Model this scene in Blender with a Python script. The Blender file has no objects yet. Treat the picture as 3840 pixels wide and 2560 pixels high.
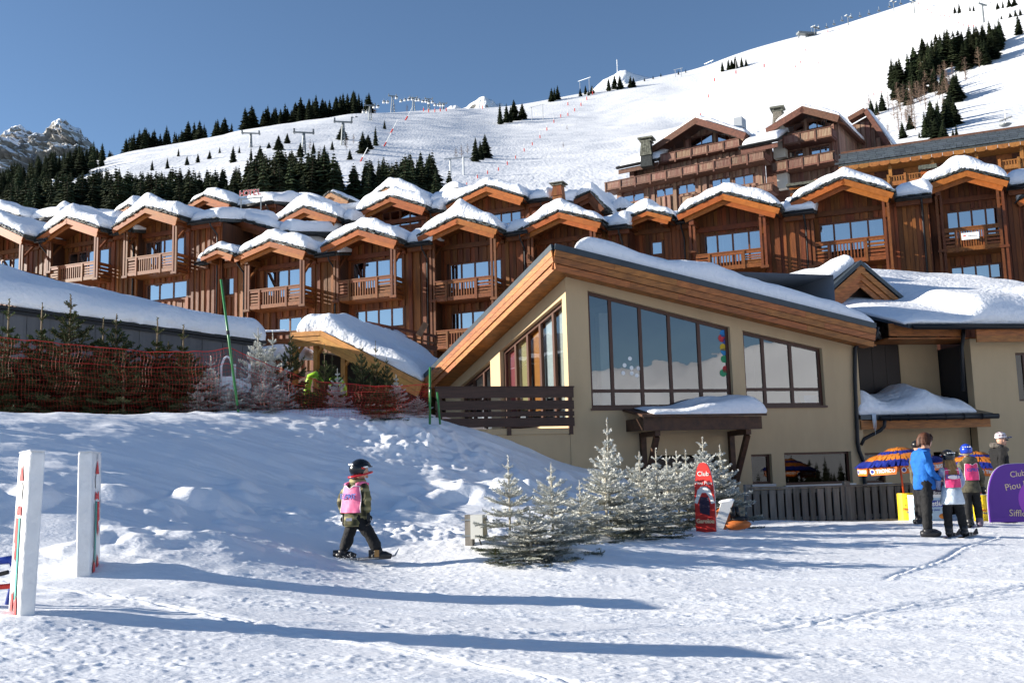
import bpy, bmesh, math, random
import numpy as np
from mathutils import Vector, Matrix

scene = bpy.context.scene
COL = scene.collection
rnd = random.Random(7)
R = math.radians

# ------------------------------------------------------------------ camera
FPX = 3733.0                       # focal length in photo pixels (35 mm on 36 mm)
CAM = np.array([0.0, 0.0, 1.05])
PITCH = math.atan(490.0 / FPX); ROLL = 0.027
_F = np.array([0, math.cos(PITCH), math.sin(PITCH)])
_R0 = np.array([1.0, 0, 0]); _U0 = np.array([0, -math.sin(PITCH), math.cos(PITCH)])
_R = math.cos(ROLL) * _R0 - math.sin(ROLL) * _U0
_U = math.cos(ROLL) * _U0 + math.sin(ROLL) * _R0
cam_data = bpy.data.cameras.new('camera'); cam_data.lens = 35.0; cam_data.sensor_width = 36.0
cam_data.clip_start = 0.1; cam_data.clip_end = 20000
cam = bpy.data.objects.new('camera', cam_data); COL.objects.link(cam)
_m = Matrix((( _R[0], _U[0], -_F[0], CAM[0]), (_R[1], _U[1], -_F[1], CAM[1]), (_R[2], _U[2], -_F[2], CAM[2]), (0, 0, 0, 1)))
cam.matrix_world = _m
scene.camera = cam

# ------------------------------------------------------------------ sky and sun
SUN_AZ, SUN_EL = 3.0, 16.3        # degrees behind the picture plane on the left; elevation
to_sun = Vector((-math.cos(R(SUN_EL)) * math.cos(R(SUN_AZ)), math.cos(R(SUN_EL)) * math.sin(R(SUN_AZ)), math.sin(R(SUN_EL))))
world = bpy.data.worlds.new('World'); scene.world = world; world.use_nodes = True
nt = world.node_tree; nt.nodes.clear()
_o = nt.nodes.new('ShaderNodeOutputWorld'); _b = nt.nodes.new('ShaderNodeBackground'); _s = nt.nodes.new('ShaderNodeTexSky')
_s.sky_type = 'NISHITA'; _s.sun_disc = False; _s.sun_elevation = R(SUN_EL)
_s.sun_rotation = math.atan2(to_sun.x, to_sun.y)
_s.altitude = 1900; _s.air_density = 1.0; _s.dust_density = 0.15; _s.ozone_density = 2.6
_b.inputs['Strength'].default_value = 0.074
nt.links.new(_s.outputs[0], _b.inputs[0]); nt.links.new(_b.outputs[0], _o.inputs[0])
sun_d = bpy.data.lights.new('sun', 'SUN'); sun_d.energy = 5.0; sun_d.angle = R(0.55); sun_d.color = (1.0, 0.93, 0.82)
sun = bpy.data.objects.new('sun', sun_d); COL.objects.link(sun)
sun.rotation_euler = to_sun.to_track_quat('Z', 'Y').to_euler(); sun.location = (-40, 20, 40)
vs = scene.view_settings; vs.view_transform = 'Standard'; vs.look = 'None'; vs.gamma = 1.0; vs.exposure = 1.14
vs.use_curve_mapping = False
scene.cycles.max_bounces = 6; scene.cycles.diffuse_bounces = 3; scene.cycles.glossy_bounces = 3
scene.cycles.transparent_max_bounces = 12; scene.cycles.transmission_bounces = 3

# ------------------------------------------------------------------ calibration helpers
def ray(u, v):
    d = _F * FPX + _R * (u - 1920.0) - _U * (v - 1280.0)
    return d / d[1]                 # per metre of depth along +Y
def P(u, v, Y):                     # photo pixel at depth Y -> world point
    return CAM + ray(u, v) * Y
def proj(p):
    q = np.asarray(p, float) - CAM
    return 1920 + FPX * q.dot(_R) / q.dot(_F), 1280 - FPX * q.dot(_U) / q.dot(_F)

class Frame:
    """local frame: x along a facade (to the right), y to the back, z up"""
    def __init__(self, o, yaw_deg):
        self.o = np.array([o[0], o[1], o[2]], float); a = R(yaw_deg); self.yaw = a
        self.ex = np.array([math.cos(a), math.sin(a), 0]); self.ey = np.array([-math.sin(a), math.cos(a), 0])
    def hit(self, u, v, y=0.0):     # local (x, z) where the pixel's ray meets the plane local-y = y
        d = ray(u, v); o = CAM - self.o - self.ey * y
        t = -o.dot(self.ey) / d.dot(self.ey); p = o + d * t
        return float(p.dot(self.ex)), float(p[2])
    def w(self, x, y, z):
        return self.o + self.ex * x + self.ey * y + np.array([0, 0, z])
    def loc(self, p):
        q = np.asarray(p, float) - self.o
        return np.array([q.dot(self.ex), q.dot(self.ey), q[2]])

# ------------------------------------------------------------------ mesh building
class MB:
    def __init__(self): self.v = []; self.f = []; self.m = []
    def add(self, vs, fs, mi=0):
        b = len(self.v); self.v.extend([tuple(map(float, p)) for p in vs])
        self.f.extend([tuple(i + b for i in f) for f in fs]); self.m.extend([mi] * len(fs)); return self
    def hexa(self, p, mi=0):        # 8 points: bottom 0-3 ccw, top 4-7
        return self.add(p, [(3, 2, 1, 0), (4, 5, 6, 7), (0, 1, 5, 4), (1, 2, 6, 5), (2, 3, 7, 6), (3, 0, 4, 7)], mi)
    def box(self, x0, x1, y0, y1, z0, z1, mi=0):
        return self.hexa([(x0, y0, z0), (x1, y0, z0), (x1, y1, z0), (x0, y1, z0), (x0, y0, z1), (x1, y0, z1), (x1, y1, z1), (x0, y1, z1)], mi)
    def bar(self, a, b, w, h, up=(0, 0, 1), mi=0):   # square bar from a to b, w sideways, h along up
        a = Vector(a); b = Vector(b); d = (b - a).normalized(); s = d.cross(Vector(up))
        if s.length < 1e-6: s = d.cross(Vector((1, 0, 0)))
        s.normalize(); t = s.cross(d).normalized(); s = s * w / 2; t = t * h / 2
        return self.hexa([a - s - t, a + s - t, b + s - t, b - s - t, a - s + t, a + s + t, b + s + t, b - s + t], mi)
    def prism(self, poly, y0, y1, mi=0):             # polygon in (x, z), ccw seen from -y, extruded y0..y1
        n = len(poly)
        vs = [(x, y0, z) for x, z in poly] + [(x, y1, z) for x, z in poly]
        fs = [tuple(range(n)), tuple(range(2 * n - 1, n - 1, -1))]
        fs += [((i + 1) % n, i, i + n, (i + 1) % n + n) for i in range(n)]
        return self.add(vs, fs, mi)
    def tube(self, pts, r, n=6, caps=True, mi=0, squash=1.0):
        pts = [Vector(p) for p in pts]; k = len(pts)
        rs = r if isinstance(r, (list, tuple)) else [r] * k
        vs = []; prev = None
        for i, p in enumerate(pts):
            d = (pts[min(i + 1, k - 1)] - pts[max(i - 1, 0)])
            d = d.normalized() if d.length > 1e-9 else Vector((0, 0, 1))
            if prev is None:
                s = d.cross(Vector((0, 0, 1)));
                if s.length < 0.05: s = d.cross(Vector((1, 0, 0)))
            else:
                s = prev - d * prev.dot(d)
            s.normalize(); prev = s; t = d.cross(s)
            for j in range(n):
                a = 2 * math.pi * j / n
                vs.append(p + s * (math.cos(a) * rs[i]) + t * (math.sin(a) * rs[i] * squash))
        fs = []
        for i in range(k - 1):
            for j in range(n):
                fs.append((i * n + j, i * n + (j + 1) % n, (i + 1) * n + (j + 1) % n, (i + 1) * n + j))
        if caps: fs += [tuple(range(n - 1, -1, -1)), tuple(range((k - 1) * n, k * n))]
        return self.add(vs, fs, mi)
    def lathe(self, prof, n=12, c=(0, 0, 0), mi=0):  # prof: (r, z) from bottom to top
        vs = []; k = len(prof)
        for r, z in prof:
            for j in range(n):
                a = 2 * math.pi * j / n; vs.append((c[0] + r * math.cos(a), c[1] + r * math.sin(a), c[2] + z))
        fs = [(i * n + j, i * n + (j + 1) % n, (i + 1) * n + (j + 1) % n, (i + 1) * n + j) for i in range(k - 1) for j in range(n)]
        fs += [tuple(range(n - 1, -1, -1)), tuple(range((k - 1) * n, k * n))]
        return self.add(vs, fs, mi)
    def ell(self, c, r, n=10, k=7, mi=0):
        prof = []
        vs = [(c[0], c[1], c[2] - r[2])]
        for i in range(1, k):
            a = -math.pi / 2 + math.pi * i / k
            for j in range(n):
                b = 2 * math.pi * j / n
                vs.append((c[0] + r[0] * math.cos(a) * math.cos(b), c[1] + r[1] * math.cos(a) * math.sin(b), c[2] + r[2] * math.sin(a)))
        vs.append((c[0], c[1], c[2] + r[2])); t = len(vs) - 1
        fs = [(0, 1 + (j + 1) % n, 1 + j) for j in range(n)]
        for i in range(k - 2):
            for j in range(n):
                a = 1 + i * n
                fs.append((a + j, a + (j + 1) % n, a + n + (j + 1) % n, a + n + j))
        a = 1 + (k - 2) * n
        fs += [(a + j, a + (j + 1) % n, t) for j in range(n)]
        return self.add(vs, fs, mi)
    def grid(self, fn, nu, nv, mi=0, flip=False):     # fn(i, j) -> point
        b = len(self.v)
        self.v.extend([tuple(map(float, fn(i, j))) for j in range(nv) for i in range(nu)])
        for j in range(nv - 1):
            for i in range(nu - 1):
                q = (b + j * nu + i, b + j * nu + i + 1, b + (j + 1) * nu + i + 1, b + (j + 1) * nu + i)
                self.f.append(q[::-1] if flip else q); self.m.append(mi)
        return self
    def mesh(self, name, mats, smooth=False):
        me = bpy.data.meshes.new(name); me.from_pydata(self.v, [], self.f)
        mats = mats if isinstance(mats, (list, tuple)) else [mats]
        for m in mats: me.materials.append(m)
        if len(mats) > 1: me.polygons.foreach_set('material_index', self.m)
        if smooth: me.polygons.foreach_set('use_smooth', [True] * len(me.polygons))
        me.update(); return me
    def build(self, name, mats, parent=None, smooth=False):
        return link(name, self.mesh(name, mats, smooth), parent)

def np_mesh(name, V, Fq, mat, smooth=True):           # big grids
    me = bpy.data.meshes.new(name)
    V = np.asarray(V, np.float32); Fq = np.asarray(Fq, np.int32); k = Fq.shape[1]
    me.vertices.add(len(V)); me.vertices.foreach_set('co', V.ravel())
    me.loops.add(Fq.size); me.loops.foreach_set('vertex_index', Fq.ravel())
    me.polygons.add(len(Fq)); me.polygons.foreach_set('loop_start', np.arange(0, Fq.size, k, dtype=np.int32))
    if smooth: me.polygons.foreach_set('use_smooth', np.ones(len(Fq), bool))
    for m in (mat if isinstance(mat, (list, tuple)) else [mat]): me.materials.append(m)
    me.update(calc_edges=True); me.validate(); return me
def grid_faces(nu, nv):
    i, j = np.meshgrid(np.arange(nu - 1), np.arange(nv - 1)); a = (j * nu + i).ravel()
    return np.stack([a, a + 1, a + nu + 1, a + nu], 1)

def link(name, me, parent=None):
    o = bpy.data.objects.new(name, me); COL.objects.link(o)
    if parent is not None: o.parent = parent
    return o
def tag(o, label=None, cat=None, group=None, kind=None):
    if label: o['label'] = label
    if cat: o['category'] = cat
    if group: o['group'] = group
    if kind: o['kind'] = kind
    return o
def thing(name, label, cat, loc=(0, 0, 0), rz=0.0, group=None):
    o = bpy.data.objects.new(name, None); COL.objects.link(o); o.empty_display_size = 0.2
    o.location = tuple(map(float, loc)); o.rotation_euler = (0, 0, rz)
    return tag(o, label, cat, group)
def fthing(name, label, cat, fr, group=None):
    return thing(name, label, cat, fr.o, fr.yaw, group)
def dup(root, loc, rz=0.0, scale=1.0, label=None, group=None):
    r = root.copy(); COL.objects.link(r); r.location = tuple(map(float, loc)); r.rotation_euler = (0, 0, rz)
    r.scale = (scale,) * 3 if not isinstance(scale, tuple) else scale
    if label: r['label'] = label
    if group: r['group'] = group
    for ch in root.children:
        c = ch.copy(); COL.objects.link(c); c.parent = r
        for g in ch.children:
            d = g.copy(); COL.objects.link(d); d.parent = c
    return r
_unit = {}
def piece(name, mat, parent, x0, x1, y0, y1, z0, z1, ry=0.0, bevel=True):
    """one board, slat, plank ...: alike pieces share one unit mesh and are scaled"""
    k = (name, mat.name)
    if k not in _unit:
        _unit[k] = MB().box(-.5, .5, -.5, .5, -.5, .5).mesh(name, mat)
    o = link(name, _unit[k], parent)
    o.location = ((x0 + x1) / 2, (y0 + y1) / 2, (z0 + z1) / 2); o.scale = (abs(x1 - x0), abs(y1 - y0), abs(z1 - z0))
    if ry: o.rotation_euler = (0, ry, 0)
    return o
def piece_bar(name, mat, parent, a, b, w, h, up=(0, 0, 1)):   # w sideways, h along up
    k = (name, mat.name)
    if k not in _unit: _unit[k] = MB().box(-.5, .5, -.5, .5, -.5, .5).mesh(name, mat)
    o = link(name, _unit[k], parent)
    a = Vector(a); b = Vector(b); d = (b - a); L = d.length; d.normalize()
    s = d.cross(Vector(up)); s.normalize(); t = s.cross(d)
    m = Matrix(((d.x * L, s.x * w, t.x * h, (a.x + b.x) / 2), (d.y * L, s.y * w, t.y * h, (a.y + b.y) / 2), (d.z * L, s.z * w, t.z * h, (a.z + b.z) / 2), (0, 0, 0, 1)))
    loc, rot, sc = m.decompose(); o.location = loc; o.rotation_mode = 'QUATERNION'; o.rotation_quaternion = rot; o.scale = sc
    return o

# ------------------------------------------------------------------ noise (numpy value noise / fbm)
def _hash(ix, iy, seed):
    h = (ix.astype(np.int64) * 374761393 + iy.astype(np.int64) * 668265263 + seed * 974634777) & 0x7fffffff
    h = ((h ^ (h >> 13)) * 1274126177) & 0x7fffffff
    return ((h ^ (h >> 16)) & 0xffff) / 65535.0
def vnoise(x, y, seed=0):
    x = np.asarray(x, float); y = np.asarray(y, float)
    ix = np.floor(x); iy = np.floor(y); fx = x - ix; fy = y - iy
    fx = fx * fx * (3 - 2 * fx); fy = fy * fy * (3 - 2 * fy)
    a = _hash(ix, iy, seed); b = _hash(ix + 1, iy, seed); c = _hash(ix, iy + 1, seed); d = _hash(ix + 1, iy + 1, seed)
    return (a * (1 - fx) + b * fx) * (1 - fy) + (c * (1 - fx) + d * fx) * fy
def fbm(x, y, o=4, seed=0, ridged=False, gain=.5):
    s = 0; a = 1.0; t = 0
    for i in range(o):
        n = vnoise(np.asarray(x) * 2 ** i + 17.3 * i, np.asarray(y) * 2 ** i + 9.1 * i, seed + i)
        if ridged: n = 1 - np.abs(2 * n - 1)
        s = s + a * n; t += a; a *= gain
    return s / t
def smooth01(t):
    t = np.clip(t, 0, 1); return t * t * (3 - 2 * t)
# ------------------------------------------------------------------ procedural materials
MATS = {}
def mat(name, col, rough=.65, var=.12, hue=.0, nscale=None, nstretch=(1, 1, 1), namp=.25, col2=None, bump=0.0, bscale=None,
        spec=.35, metal=0.0, coat=0.0, sheen=0.0, coords='Position'):
    m = bpy.data.materials.new(name); m.use_nodes = True; t = m.node_tree; N = t.nodes; L = t.links
    b = N['Principled BSDF']; b.inputs['Roughness'].default_value = rough; b.inputs['Metallic'].default_value = metal
    b.inputs['Specular IOR Level'].default_value = spec
    if coat: b.inputs['Coat Weight'].default_value = coat; b.inputs['Coat Roughness'].default_value = .08
    out = None
    rgb = N.new('ShaderNodeRGB'); rgb.outputs[0].default_value = (*col, 1); out = rgb.outputs[0]
    geo = N.new('ShaderNodeNewGeometry') if coords == 'Position' else N.new('ShaderNodeTexCoord')
    gsock = geo.outputs['Position'] if coords == 'Position' else geo.outputs['Object']
    if nscale:
        mp = N.new('ShaderNodeVectorMath'); mp.operation = 'MULTIPLY'; mp.inputs[1].default_value = nstretch; L.new(gsock, mp.inputs[0])
        no = N.new('ShaderNodeTexNoise'); no.inputs['Scale'].default_value = nscale; no.inputs['Detail'].default_value = 6; no.inputs['Roughness'].default_value = .65
        L.new(mp.outputs[0], no.inputs['Vector'])
        mx = N.new('ShaderNodeMix'); mx.data_type = 'RGBA'
        c2 = col2 if col2 else tuple(c * (1 - namp * 2) for c in col)
        rp = N.new('ShaderNodeMapRange'); rp.inputs[1].default_value = .36; rp.inputs[2].default_value = .66
        L.new(no.outputs['Fac'], rp.inputs[0]); L.new(rp.outputs[0], mx.inputs[0]); mx.inputs[7].default_value = (*c2, 1)
        L.new(out, mx.inputs[6]); out = mx.outputs[2]
    if var or hue:
        oi = N.new('ShaderNodeObjectInfo'); hs = N.new('ShaderNodeHueSaturation')
        mr = N.new('ShaderNodeMapRange'); mr.inputs[3].default_value = 1 - var; mr.inputs[4].default_value = 1 + var
        L.new(oi.outputs['Random'], mr.inputs[0]); L.new(mr.outputs[0], hs.inputs['Value'])
        if hue:
            m2 = N.new('ShaderNodeMapRange'); m2.inputs[3].default_value = .5 - hue; m2.inputs[4].default_value = .5 + hue
            w = N.new('ShaderNodeMath'); w.operation = 'FRACT'; w2 = N.new('ShaderNodeMath'); w2.operation = 'MULTIPLY'; w2.inputs[1].default_value = 7.31
            L.new(oi.outputs['Random'], w2.inputs[0]); L.new(w2.outputs[0], w.inputs[0]); L.new(w.outputs[0], m2.inputs[0]); L.new(m2.outputs[0], hs.inputs['Hue'])
        L.new(out, hs.inputs['Color']); out = hs.outputs[0]
    L.new(out, b.inputs['Base Color'])
    if bump:
        nb = N.new('ShaderNodeTexNoise'); nb.inputs['Scale'].default_value = bscale or 30; nb.inputs['Detail'].default_value = 5
        mp2 = N.new('ShaderNodeVectorMath'); mp2.operation = 'MULTIPLY'; mp2.inputs[1].default_value = nstretch; L.new(gsock, mp2.inputs[0]); L.new(mp2.outputs[0], nb.inputs['Vector'])
        bp = N.new('ShaderNodeBump'); bp.inputs['Strength'].default_value = 1.0; bp.inputs['Distance'].default_value = bump
        L.new(nb.outputs['Fac'], bp.inputs['Height']); L.new(bp.outputs[0], b.inputs['Normal'])
    MATS[name] = m; return m

snow_m = mat('snow', (.90, .91, .93), .55, 0, nscale=.7, col2=(.85, .87, .91), bump=.05, bscale=7, spec=.3)
snow_ground_m = mat('snow_trampled', (.90, .91, .93), .5, 0, nscale=1.1, nstretch=(.55, 1.5, 1), col2=(.85, .865, .90), bump=.010, bscale=34, spec=.35)
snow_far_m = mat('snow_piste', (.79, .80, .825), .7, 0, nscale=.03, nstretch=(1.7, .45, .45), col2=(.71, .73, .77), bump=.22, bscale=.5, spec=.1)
orange_m = mat('larch_orange', (.37, .108, .019), .5, .14, .008, nscale=5, nstretch=(1, 1, 1), namp=.16, spec=.3)
board_m = mat('larch_boards', (.215, .064, .0135), .55, .34, .012, nscale=7, nstretch=(1, 1, .12), namp=.25, bump=.006, bscale=40)
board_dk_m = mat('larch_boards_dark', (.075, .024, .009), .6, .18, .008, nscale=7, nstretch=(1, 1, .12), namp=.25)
beam_m = mat('timber_beam', (.16, .046, .011), .55, .16, .008, nscale=6, namp=.2)
rail_m = mat('balcony_timber', (.215, .066, .0145), .5, .16, .008, nscale=8, namp=.2)
hotel_m = mat('weathered_boards', (.26, .175, .12), .75, .28, .012, nscale=5, nstretch=(1, 1, .1), col2=(.17, .07, .05), bump=.01, bscale=20)
hotel_red_m = mat('red_brown_timber', (.14, .056, .033), .65, .15, .008, nscale=6, namp=.25)
pale_m = mat('pale_timber', (.42, .215, .10), .65, .12, .006, nscale=6, namp=.2)
honey_m = mat('honey_timber', (.36, .145, .035), .55, .14, .008, nscale=6, namp=.2)
porch_m = mat('pine_glulam', (.62, .29, .07), .5, .10, .006, nscale=6, namp=.15)
fascia_m = mat('fascia_planks', (.44, .155, .040), .5, .14, .008, nscale=9, nstretch=(.35, .35, 2.2), namp=.28, bump=.004, bscale=30)
darkrail_m = mat('dark_stained_planks', (.078, .037, .024), .55, .2, .006, nscale=10, nstretch=(.2, .2, 2), namp=.2)
winframe_m = mat('brown_window_frame', (.075, .030, .018), .4, .08)
chframe_m = mat('chalet_window_frame', (.15, .052, .02), .45, .1)
door_dark_m = mat('dark_door_wood', (.035, .022, .016), .5, .1)
slate_m = mat('slate', (.062, .07, .068), .55, .35, .01, nscale=8, namp=.3, bump=.01, bscale=25)
slate_lt_m = mat('lichen_slate', (.19, .19, .15), .8, .3, .02, nscale=6, col2=(.07, .075, .06), bump=.01, bscale=25)
slate_tile_m = mat('slate_tile', (.095, .112, .125), .42, .22, .01, nscale=14, namp=.2, bump=.004, bscale=60)
flash_m = mat('zinc_flashing', (.055, .068, .078), .38, .05, metal=.5, nscale=2, namp=.12)
gutter_m = mat('gutter_metal', (.022, .022, .024), .4, .08, metal=.4)
plaster_m = mat('cream_plaster', (.545, .40, .235), .85, 0, nscale=1.1, nstretch=(1, 1, .3), namp=.06, bump=.004, bscale=120)
white_wall_m = mat('white_render', (.74, .70, .60), .85, 0, nscale=2, namp=.05)
grey_wall_m = mat('grey_cladding', (.115, .115, .12), .6, .06, nscale=3, nstretch=(1, 1, .05), namp=.15)
stone_m = mat('rough_stone', (.30, .27, .22), .85, .2, .01, nscale=3, namp=.3, bump=.02, bscale=12)
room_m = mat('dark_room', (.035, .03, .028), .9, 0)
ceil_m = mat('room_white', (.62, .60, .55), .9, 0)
curtain_m = mat('sheer_curtain', (.72, .73, .72), .9, .06, nscale=14, nstretch=(1, 1, .02), namp=.18)
grey_fence_m = mat('weathered_grey_slats', (.20, .185, .16), .8, .25, .01, nscale=9, nstretch=(1, 1, .12), namp=.25)
metal_m = mat('galvanised_steel', (.36, .38, .40), .45, .06, metal=.6)
pylon_m = mat('lift_steel', (.20, .22, .23), .5, .06, metal=.3)
black_m = mat('black_plastic', (.012, .012, .013), .35, .05)
white_m = mat('white_paint', (.80, .80, .78), .5, .04)
red_m = mat('red_paint', (.55, .035, .025), .5, .08)
net_m = mat('red_net', (.45, .025, .018), .5, 0)
green_pole_m = mat('green_pole', (.035, .19, .05), .35, .05, coat=.3)
bark_m = mat('bark', (.085, .055, .038), .9, .2, nscale=10, nstretch=(1, 1, .3), namp=.3)
leader_m = mat('pale_leader_stem', (.34, .24, .15), .8, .15)
needle_m = mat('spruce_needles', (.052, .078, .026), .75, .25, .02, nscale=2.5, col2=(.022, .038, .014), spec=.2)
needle_lt_m = mat('young_needles', (.105, .135, .040), .7, .2, .02, nscale=3, col2=(.05, .075, .02), spec=.2)
def frost_mat():
    m = bpy.data.materials.new('flocked_needles'); m.use_nodes = True; t = m.node_tree; N = t.nodes; L = t.links; b = N['Principled BSDF']; b.inputs['Roughness'].default_value = .85
    tc = N.new('ShaderNodeTexCoord'); sx = N.new('ShaderNodeSeparateXYZ'); L.new(tc.outputs['Object'], sx.inputs[0]); geo = N.new('ShaderNodeNewGeometry')
    no = N.new('ShaderNodeTexNoise'); no.inputs['Scale'].default_value = 9; no.inputs['Detail'].default_value = 4; L.new(geo.outputs['Position'], no.inputs['Vector'])
    a = N.new('ShaderNodeMath'); a.operation = 'MULTIPLY_ADD'; a.inputs[1].default_value = .9; L.new(sx.outputs[2], a.inputs[0]); L.new(no.outputs['Fac'], a.inputs[2])
    mr = N.new('ShaderNodeMapRange'); mr.inputs[1].default_value = .42; mr.inputs[2].default_value = .95; L.new(a.outputs[0], mr.inputs[0])
    mx = N.new('ShaderNodeMix'); mx.data_type = 'RGBA'; mx.inputs[6].default_value = (.055, .072, .034, 1); mx.inputs[7].default_value = (.64, .65, .61, 1); L.new(mr.outputs[0], mx.inputs[0]); L.new(mx.outputs[2], b.inputs['Base Color'])
    return m
frost_m = frost_mat()
far_needle_m = mat('far_conifer', (.050, .062, .028), .85, .35, .03, nscale=.5, col2=(.014, .022, .011), spec=.1)
twig_m = mat('bare_twigs', (.155, .105, .075), .9, .2, .01)
rock_m = None

def glass_mat(name, refl, tint=(.75, .8, .8), rough=.005, wave=0.0):
    m = bpy.data.materials.new(name); m.use_nodes = True; t = m.node_tree; t.nodes.clear(); N = t.nodes; L = t.links
    o = N.new('ShaderNodeOutputMaterial'); g = N.new('ShaderNodeBsdfGlossy'); tr = N.new('ShaderNodeBsdfTransparent'); mx = N.new('ShaderNodeMixShader')
    g.inputs['Roughness'].default_value = rough; g.inputs['Color'].default_value = (1, 1, 1, 1); tr.inputs['Color'].default_value = (*tint, 1)
    lw = N.new('ShaderNodeLayerWeight'); lw.inputs['Blend'].default_value = .25
    mr = N.new('ShaderNodeMapRange'); mr.inputs[3].default_value = refl; mr.inputs[4].default_value = 1.0
    L.new(lw.outputs['Fresnel'], mr.inputs[0]); L.new(mr.outputs[0], mx.inputs[0]); L.new(tr.outputs[0], mx.inputs[1]); L.new(g.outputs[0], mx.inputs[2])
    if wave:
        geo = N.new('ShaderNodeNewGeometry'); nb = N.new('ShaderNodeTexNoise'); nb.inputs['Scale'].default_value = 1.3; bp = N.new('ShaderNodeBump')
        bp.inputs['Distance'].default_value = wave; L.new(geo.outputs['Position'], nb.inputs['Vector']); L.new(nb.outputs['Fac'], bp.inputs['Height']); L.new(bp.outputs[0], g.inputs['Normal'])
    L.new(mx.outputs[0], o.inputs[0]); MATS[name] = m; return m
glass_m = glass_mat('window_glass', .14, (.55, .6, .62), wave=.004)
ch_glass_m = glass_mat('chalet_glass', .60, (.5, .55, .58), wave=.002)
# ------------------------------------------------------------------ snow field near the camera
def tps_fit(pts):
    X = np.array([p[:2] for p in pts]); z = np.array([p[2] for p in pts]); n = len(X)
    d = np.linalg.norm(X[:, None] - X[None], axis=2); K = np.where(d > 0, d * d * np.log(d + 1e-12), 0) + np.eye(n) * .15
    Pm = np.hstack([np.ones((n, 1)), X]); A = np.zeros((n + 3, n + 3)); A[:n, :n] = K; A[:n, n:] = Pm; A[n:, :n] = Pm.T
    s = np.linalg.solve(A, np.concatenate([z, np.zeros(3)])); return X, s
def tps_eval(fit, x, y):
    X, s = fit; sh = np.shape(x); x = np.ravel(x); y = np.ravel(y); out = np.empty(len(x))
    for a in range(0, len(x), 60000):
        q = np.stack([x[a:a + 60000], y[a:a + 60000]], 1); d2 = ((q[:, None] - X[None]) ** 2).sum(2)
        out[a:a + 60000] = (np.where(d2 > 0, d2 * .5 * np.log(d2 + 1e-12), 0) @ s[:-3]) + s[-3] + q @ s[-2:]
    return out.reshape(sh)
_cp = []
for u, v, d in [(60, 2325, 7.8), (330, 2165, 10.5), (1400, 2118, 13.4),
    (0, 1545, 17.9), (250, 1550, 19.0), (500, 1553, 20.1), (800, 1560, 21.2), (1000, 1560, 22.0), (1150, 1553, 22.8), (1300, 1532, 23.3), (1450, 1536, 23.5), (1560, 1562, 23.7),
    (1700, 1600, 23.9), (1800, 1625, 24.0), (1900, 1660, 24.2), (2000, 1692, 24.4), (2120, 1737, 24.8), (2250, 1790, 24.9),
    (0, 1700, 14.6), (500, 1700, 16.3), (900, 1720, 18.0), (0, 1850, 12.9), (500, 1860, 13.9), (900, 1900, 15.2), (250, 1960, 12.2), (700, 1975, 13.2), (900, 2040, 12.6), (-500, 1850, 12.2), (-500, 1560, 16.2), (100, 2050, 11.6),
    (1400, 2000, 15.0), (1400, 1915, 17.6), (1400, 1820, 19.4), (1400, 1700, 21.0), (1400, 1610, 22.3), (1150, 1960, 15.0), (1150, 1850, 17.3),
    (1150, 1700, 20.0), (1750, 1990, 15.6), (1750, 1900, 18.5), (1750, 1800, 20.6), (1750, 1700, 22.4), (2000, 2060, 13.8), (2000, 1930, 18.0), (2000, 1850, 20.8), (2000, 1770, 23.0),
    (2330, 2000, 17.0), (2640, 1985, 18.3), (3480, 2012, 17.4), (3400, 1952, 22.4), (2900, 1950, 22.8)]:
    _cp.append(P(u, v, d))
for x, y, z in [(-8, 4, .06), (-4, 4, 0), (0, 4, -.26), (4, 4, -.44), (8, 4, -.46), (-3, 6, -.08), (-1.8, 9.5, -.16), (0, 8, -.27), (1.5, 10.2, -.35), (3, 8, -.41), (2, 7.2, -.37), (6, 9, -.42), (10, 10, -.44), (3, 12, -.32), (6, 14, -.32), (-8, 8, .06),
    (10, 17, -.35), (14, 22, -.42), (20, 26, -.5), (8, 23.5, -.36), (4, 22, -.2), (5, 26, -.3), (12, 28, -.4), (20, 14, -.5), (-7, 26, 2.6), (-14, 26, 2.6), (-2.6, 26.2, 2.6), (-20, 24, 2.6), (-20, 14, 1.6), (-12, 22, 2.5), (-9, 22.5, 2.5), (-10, 19.5, 2.42), (-14, 19, 2.5), (-18, 5, .1)]:
    _cp.append((x, y, z))
_fit = tps_fit(_cp)
def ground_base(x, y):
    return tps_eval(_fit, np.asarray(x, float), np.asarray(y, float))
def gz(x, y): return float(ground_base(np.array([x]), np.array([y]))[0])

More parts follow.
